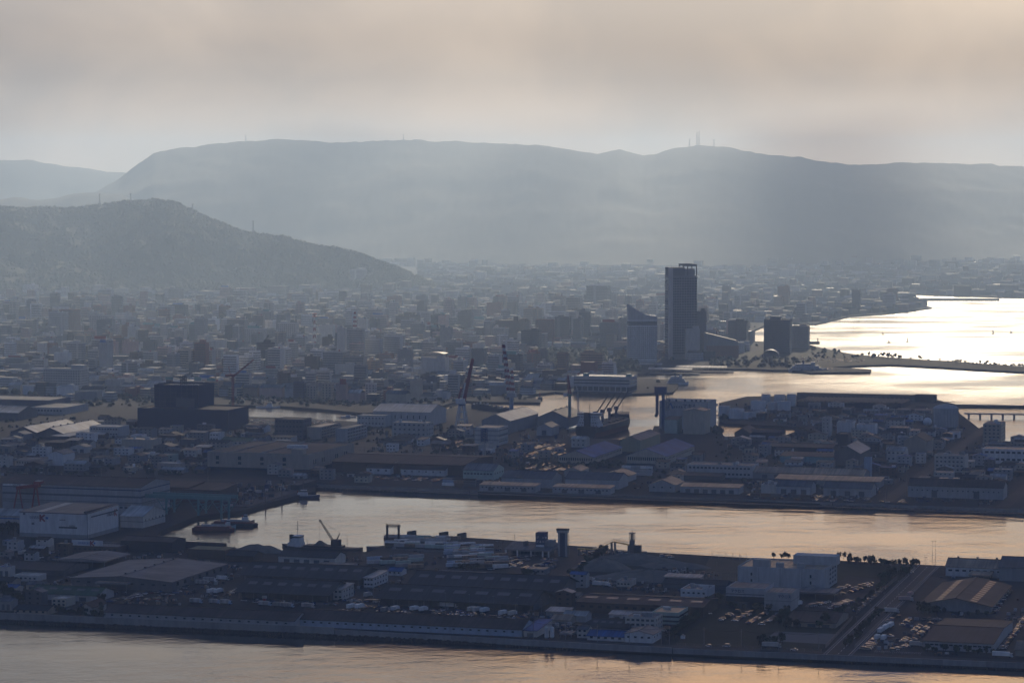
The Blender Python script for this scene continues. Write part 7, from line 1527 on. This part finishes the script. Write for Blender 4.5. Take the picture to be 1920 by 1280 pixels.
trailer_rows(735, 1027, 850, 1010, 7, 7, 'on the ferry berth apron', hd=GA + R(8), cl=('lightgrey', 'paint', 'mint', 'lightgrey', 'r_tan', 'brown')); trailer_rows(846, 1041, 912, 1024, 5, 6, 'left of the ferry terminal', fill=.9); trailer_rows(700, 1064, 780, 1046, 4, 4, 'near the old gabled store', fill=.55); trailer_rows(852, 1064, 938, 1044, 7, 5, 'beside the ferry car park', fill=.85); trailer_rows(1178, 893, 1212, 880, 3, 3, 'between the canal street sheds', hd=GA, fill=.9, cl=('paint', 'lightgrey')); trailer_rows(842, 912, 880, 903, 3, 3, 'beside the mint green store', hd=GA, fill=.8); trailer_rows(1416, 932, 1510, 934, 6, 1, 'below the blue-roofed quay sheds', hd=GA, L=9, fill=.9, cl=('brown', 'darkgrey', 'brown'))
for x, y, l in ((832, 1008, 'dark container box at the left end of the quay edge'), (866, 1010, 'dark container box at the right end of the quay edge'), (772, 1006, 'dark container box at the corner of the ferry berth')):
    T = truck(x, y, GA + R(70), l, 9, 'charcoal', 'white', None, 4.6, 'box_trailer')
# the remaining cars of the near yards, beyond the individually built ones
for P_, f_, d_ in (([(650, 1140), (990, 1158), (992, 1148), (655, 1131)], .5, 21), ([(925, 1070), (1035, 1064), (1042, 1046), (935, 1050)], .5, 22), ([(1640, 1219), (1725, 1222), (1765, 1168), (1690, 1160)], .3, 23), ([(195, 1132), (335, 1122), (335, 1108), (205, 1118)], .5, 24), ([(1110, 1175), (1250, 1182), (1255, 1168), (1120, 1162)], .5, 25), ([(1090, 1046), (1215, 1050), (1215, 1040), (1095, 1036)], .45, 26), ([(1500, 1138), (1598, 1142), (1650, 1098), (1580, 1094)], .45, 27), ([(455, 1130), (640, 1138), (645, 1126), (460, 1120)], .4, 28), ([(700, 900), (1100, 912), (1100, 905), (700, 894)], .4, 29), ([(1400, 935), (1700, 944), (1700, 934), (1400, 926)], .35, 30), ([(440, 750), (700, 760), (860, 748), (860, 742), (700, 752), (440, 744)], .35, 31), ([(30, 1048), (110, 1052), (110, 1036), (30, 1032)], .4, 32)): far_lot(P_, fill=f_, sd=d_)
tag(fc.build('car_mass', [carmat(c) for c in mcol] + ['glass']), 'tiny cars packed in the yards and far car parks', None, None, 'stuff')
# ------------------------------------------------------------------ trees and hedges
for a, b, n, s, l, sd in (((1062, 1098), (1135, 1036), 26, 1.0, 'hedge tree in the dark row along the ferry access road', 1), ((1258, 1196), (1350, 1128), 34, .9, 'shrubby tree along the left edge of the grass field', 2), ((1252, 1200), (1340, 1130), 22, .7, 'low bush beside the lane left of the field', 3), ((1540, 1178), (1582, 1150), 20, .9, 'tree right of the hipped-roof hall', 4), ((1470, 1180), (1500, 1174), 6, .8, 'bush before the hipped-roof hall', 5), ((1455, 1172), (1480, 1150), 12, .8, 'tree left of the hipped-roof hall', 6),
                          ((1590, 1212), (1650, 1150), 24, .7, 'roadside bush on the depot side of the straight road', 7), ((1600, 1146), (1665, 1092), 26, .6, 'hedge bush along the car line by the straight road', 8), ((1735, 1221), (1862, 1228), 16, .65, 'round bush before the flat-roofed depot', 9), ((1728, 1150), (1760, 1155), 8, 1.1, 'tree at the left corner of the gabled depot', 10), ((1770, 1152), (1850, 1156), 6, .6, 'bush along the gable of the depot', 11), ((1450, 1047), (1482, 1048), 6, .8, 'dark tree on the canal bank behind the white block', 12), ((1590, 1056), (1720, 1064), 28, .8, 'bare tree along the canal bank right of the white block', 13), ((1650, 1090), (1705, 1078), 16, 1.0, 'tree in the overgrown plot by the straight road', 14),
                          ((0, 1112), (40, 1140), 14, 1.1, 'tree in the grove at the near left', 15), ((110, 1150), (195, 1160), 16, .8, 'garden tree behind the near left seawall', 16), ((185, 1150), (190, 1130), 7, .8, 'tree at the left end of the long grey shed', 17), ((985, 1128), (1010, 1122), 7, .9, 'tree beside the last truck shed', 18), ((860, 1072), (900, 1070), 5, .8, 'tree beside the freight shed', 19), ((0, 1000), (34, 1004), 7, 1.3, 'tree left of the logo warehouse', 20), ((60, 1016), (135, 1030), 10, .7, 'bush below the logo warehouse', 21), ((985, 1080), (1000, 1084), 4, .8, 'tree by the small gatehouse', 22), ((1360, 1140), (1440, 1146), 12, .7, 'hedge bush before the loading hall', 23), ((1420, 1212), (1470, 1208), 6, .9, 'dark bush behind the white lorry', 24), ((1590, 1050), (1570, 1048), 3, .8, 'small tree behind the tall white block', 25)):
    tree_row(a, b, n, s, l, l.split(' in the ')[0] + ' group', sd)
# trees of the middle district as one dark mass
pts = []; rad = []; r2 = random.Random(77)
for P, n, r0 in (((0, 842, 400, 892), 190, 2.6), ((440, 800, 700, 838), 90, 2.6), ((690, 800, 900, 850), 110, 3), ((280, 876, 390, 888), 60, 3), ((940, 862, 1180, 880), 110, 2.4), ((1340, 800, 1920, 925), 300, 2.4), ((1080, 868, 1170, 876), 40, 3), ((1320, 790, 1362, 816), 50, 4), ((0, 780, 290, 842), 90, 2.6), ((1180, 880, 1260, 900), 20, 2.4), ((430, 744, 720, 762), 170, 3), ((700, 744, 870, 766), 70, 3), ((150, 742, 290, 762), 60, 3.2)):
    for _ in range(n):
        x, y = r2.uniform(P[0], P[2]), r2.uniform(P[1], P[3]); q = G(x, y)
        if on_land(q.x, q.y) and is_free(q, 2, 2): pts.append((q.x, q.y, GZ + r0 * .4)); rad.append(r0 * r2.uniform(.5, 1.25))
lumps('foliage', pts, rad, fol, 'dark trees and bushes between the works of the middle shore', seg=8)
# causeway trees seen against the bright bay
tree_row((1630, 669), (1690, 674), 12, 1.1, 'dark tree in the clump on the bay causeway', 'causeway trees', 41); tree_row((1780, 681), (1915, 690), 22, .9, 'small tree in the line on the bay causeway', 'causeway trees', 42); tree_row((1690, 674), (1760, 679), 5, 1.0, 'lone tree between the causeway clumps', 'causeway trees', 43)
# lamp posts and poles
def lamp(px, py, h, label, grp):
    O = G(px, py); T = thing('lamp_post', label, 'lamp post', O, random.uniform(0, 6), grp)
    link('pole', cached(('lp', h), lambda: MB().bar((0, 0, 0), (0, 0, h), .14, 0, 5, .08).mesh('pole', 'steel')), T); link('lamp_head', cached(('lh', h), lambda: MB().box(-1.1, 1.1, -.2, .2, h, h + .25).mesh('lamp_head', 'steel')), T)
for j in range(7): lamp(1580 + j * 26, 1206 - j * 23, 9, nth(j + 1) + ' lamp post from the quay along the straight road', 'road lamp posts')
for j in range(9): lamp(655 + j * 45, 1128 + j * 3, 10, nth(j + 1) + ' yard lamp post from left before the truck sheds', 'yard lamp posts')
for j, x in enumerate((720, 780, 835, 905, 940)): lamp(x, 1030 + j * 3, 12, nth(j + 1) + ' tall lamp post from left among the trailers', 'trailer lamp posts')
for j in range(9): lamp(700 + j * 110, 917 + j * 4, 9, nth(j + 1) + ' lamp post from left on the middle canal quay', 'canal lamp posts')
for x, y, h, l in ((1226, 1098, 12, 'pole beside the barrel-roofed store'), (1344, 1092, 14, 'floodlight pole of the sports ground'), (1388, 1078, 14, 'second floodlight pole of the sports ground'), (1664, 935, 18, 'tall lamp mast at the factory street corner'), (1810, 948, 18, 'tall lamp mast on the right canal quay'), (1748, 1066, 20, 'twin pole at the far end of the straight road'), (1754, 1066, 20, 'second twin pole at the far end of the straight road'), (110, 1062, 12, 'pole beside the pale flat canopy'), (165, 1030, 12, 'pole beside the logo signboard')): lamp(x, y, h, l, None)
# fences
def fence(a, b, hgt, label, step=5.0):
    A, B = G(*a), G(*b); d = B - A; L = d.length; T = thing('fence', label, 'fence', A, math.atan2(d.y, d.x)); n = max(2, int(L / step)); r = MB()
    for z in (.15, hgt * .5, hgt): r.box(0, L, -.05, .05, z - .06, z + .06)
    r.build('rail', 'steel', T); pm = cached(('fpost', hgt), lambda: MB().box(-.1, .1, -.1, .1, 0, hgt + .1).mesh('post', 'grey'))
    for q in range(n + 1): link('post', pm, T, (L * q / n, 0, 0))
for a, b, h_, l in (((1603, 1215), (1740, 1082), 2.2, 'wire fence on the depot side of the straight road'), ((1548, 1214), (1598, 1160), 2.0, 'wire fence between the gravel lot and the straight road'), ((1606, 1150), (1682, 1085), 2.4, 'fence between the car line and the straight road'), ((1270, 1210), (1540, 1222), 1.6, 'low fence between the field and the quay road'), ((1312, 1084), (1392, 1089), 5, 'tall net fence on the near side of the sports ground'), ((1335, 1046), (1400, 1051), 5, 'tall net fence on the canal side of the sports ground'), ((990, 1150), (1068, 1092), 2, 'fence between the truck yard and the access road'), ((640, 1158), (975, 1173), 1.8, 'fence behind the pale blue shed'), ((0, 1062), (130, 1066), 2, 'fence below the logo warehouse yard'), ((610, 846), (800, 854), 6, 'tall net fence round the school ground'), ((1640, 1224), (1725, 1228), 1.6, 'low fence before the depot yard cars')): fence(a, b, h_, l)
# overhead wires on poles along the quay road
def pole_line(pts, h_, label):
    P = [G(*p) for p in pts]
    for j, p in enumerate(P):
        T = thing('utility_pole', f'{nth(j + 1)} utility pole from left {label}', 'utility pole', p, GA, 'utility poles ' + label); MB().bar((0, 0, 0), (0, 0, h_), .17, 0, 6, .12).build('pole', 'concrete', T); MB().box(-1.1, 1.1, -.08, .08, h_ - .9, h_ - .75).box(-.9, .9, -.08, .08, h_ - 1.7, h_ - 1.55).build('crossarm', 'steel', T)
        if j < len(P) - 1:
            q = P[j + 1] - p; ax, ay = UX, VX; e = Vector((q.dot(ax), q.dot(ay), 0)); wv = MB()
            for off in (-.9, .9):
                for k_ in range(5):
                    f0, f1 = k_ / 5, (k_ + 1) / 5; sg = lambda f: h_ - .7 - 5 * f * (1 - f); wv.bar((off + e.x * f0, e.y * f0, sg(f0)), (off + e.x * f1, e.y * f1, sg(f1)), .05, 0, 3)
            wv.build('wire', 'black', T)
pole_line([(1255, 1207), (1320, 1209), (1390, 1213), (1460, 1216), (1535, 1219)], 11, 'on the quay road below the field'); pole_line([(1000, 1197), (1060, 1199), (1120, 1203), (1180, 1206), (1240, 1209)], 11, 'on the quay road before the workshops'); pole_line([(1660, 938), (1700, 905), (1738, 876), (1772, 852)], 12, 'on the factory street'); pole_line([(0, 896), (90, 898), (190, 900), (290, 901), (390, 903)], 12, 'on the road behind the shipyard')
# small red pump tower in the truck yard
O = G(496, 1134); T = thing('signal_tower', 'small red tower standing in the truck yard', 'tower', O, GA); MB().box(-.9, .9, -.9, .9, 0, 4.6).build('shaft', 'red', T); MB().box(-1.2, 1.2, -1.2, 1.2, 4.6, 6.2).build('cap', 'lightgrey', T)
# alike buildings that nothing tells apart share a group
for l, lst in USED.items():
    if len(lst) > 1:
        for T, m_ in lst: T['group'] = 'alike buildings near the ' + m_

for o_ in bpy.data.objects:                       # working notes of the kit
    for k_ in ('w', 'd', 'h'):
        if k_ in o_: del o_[k_]
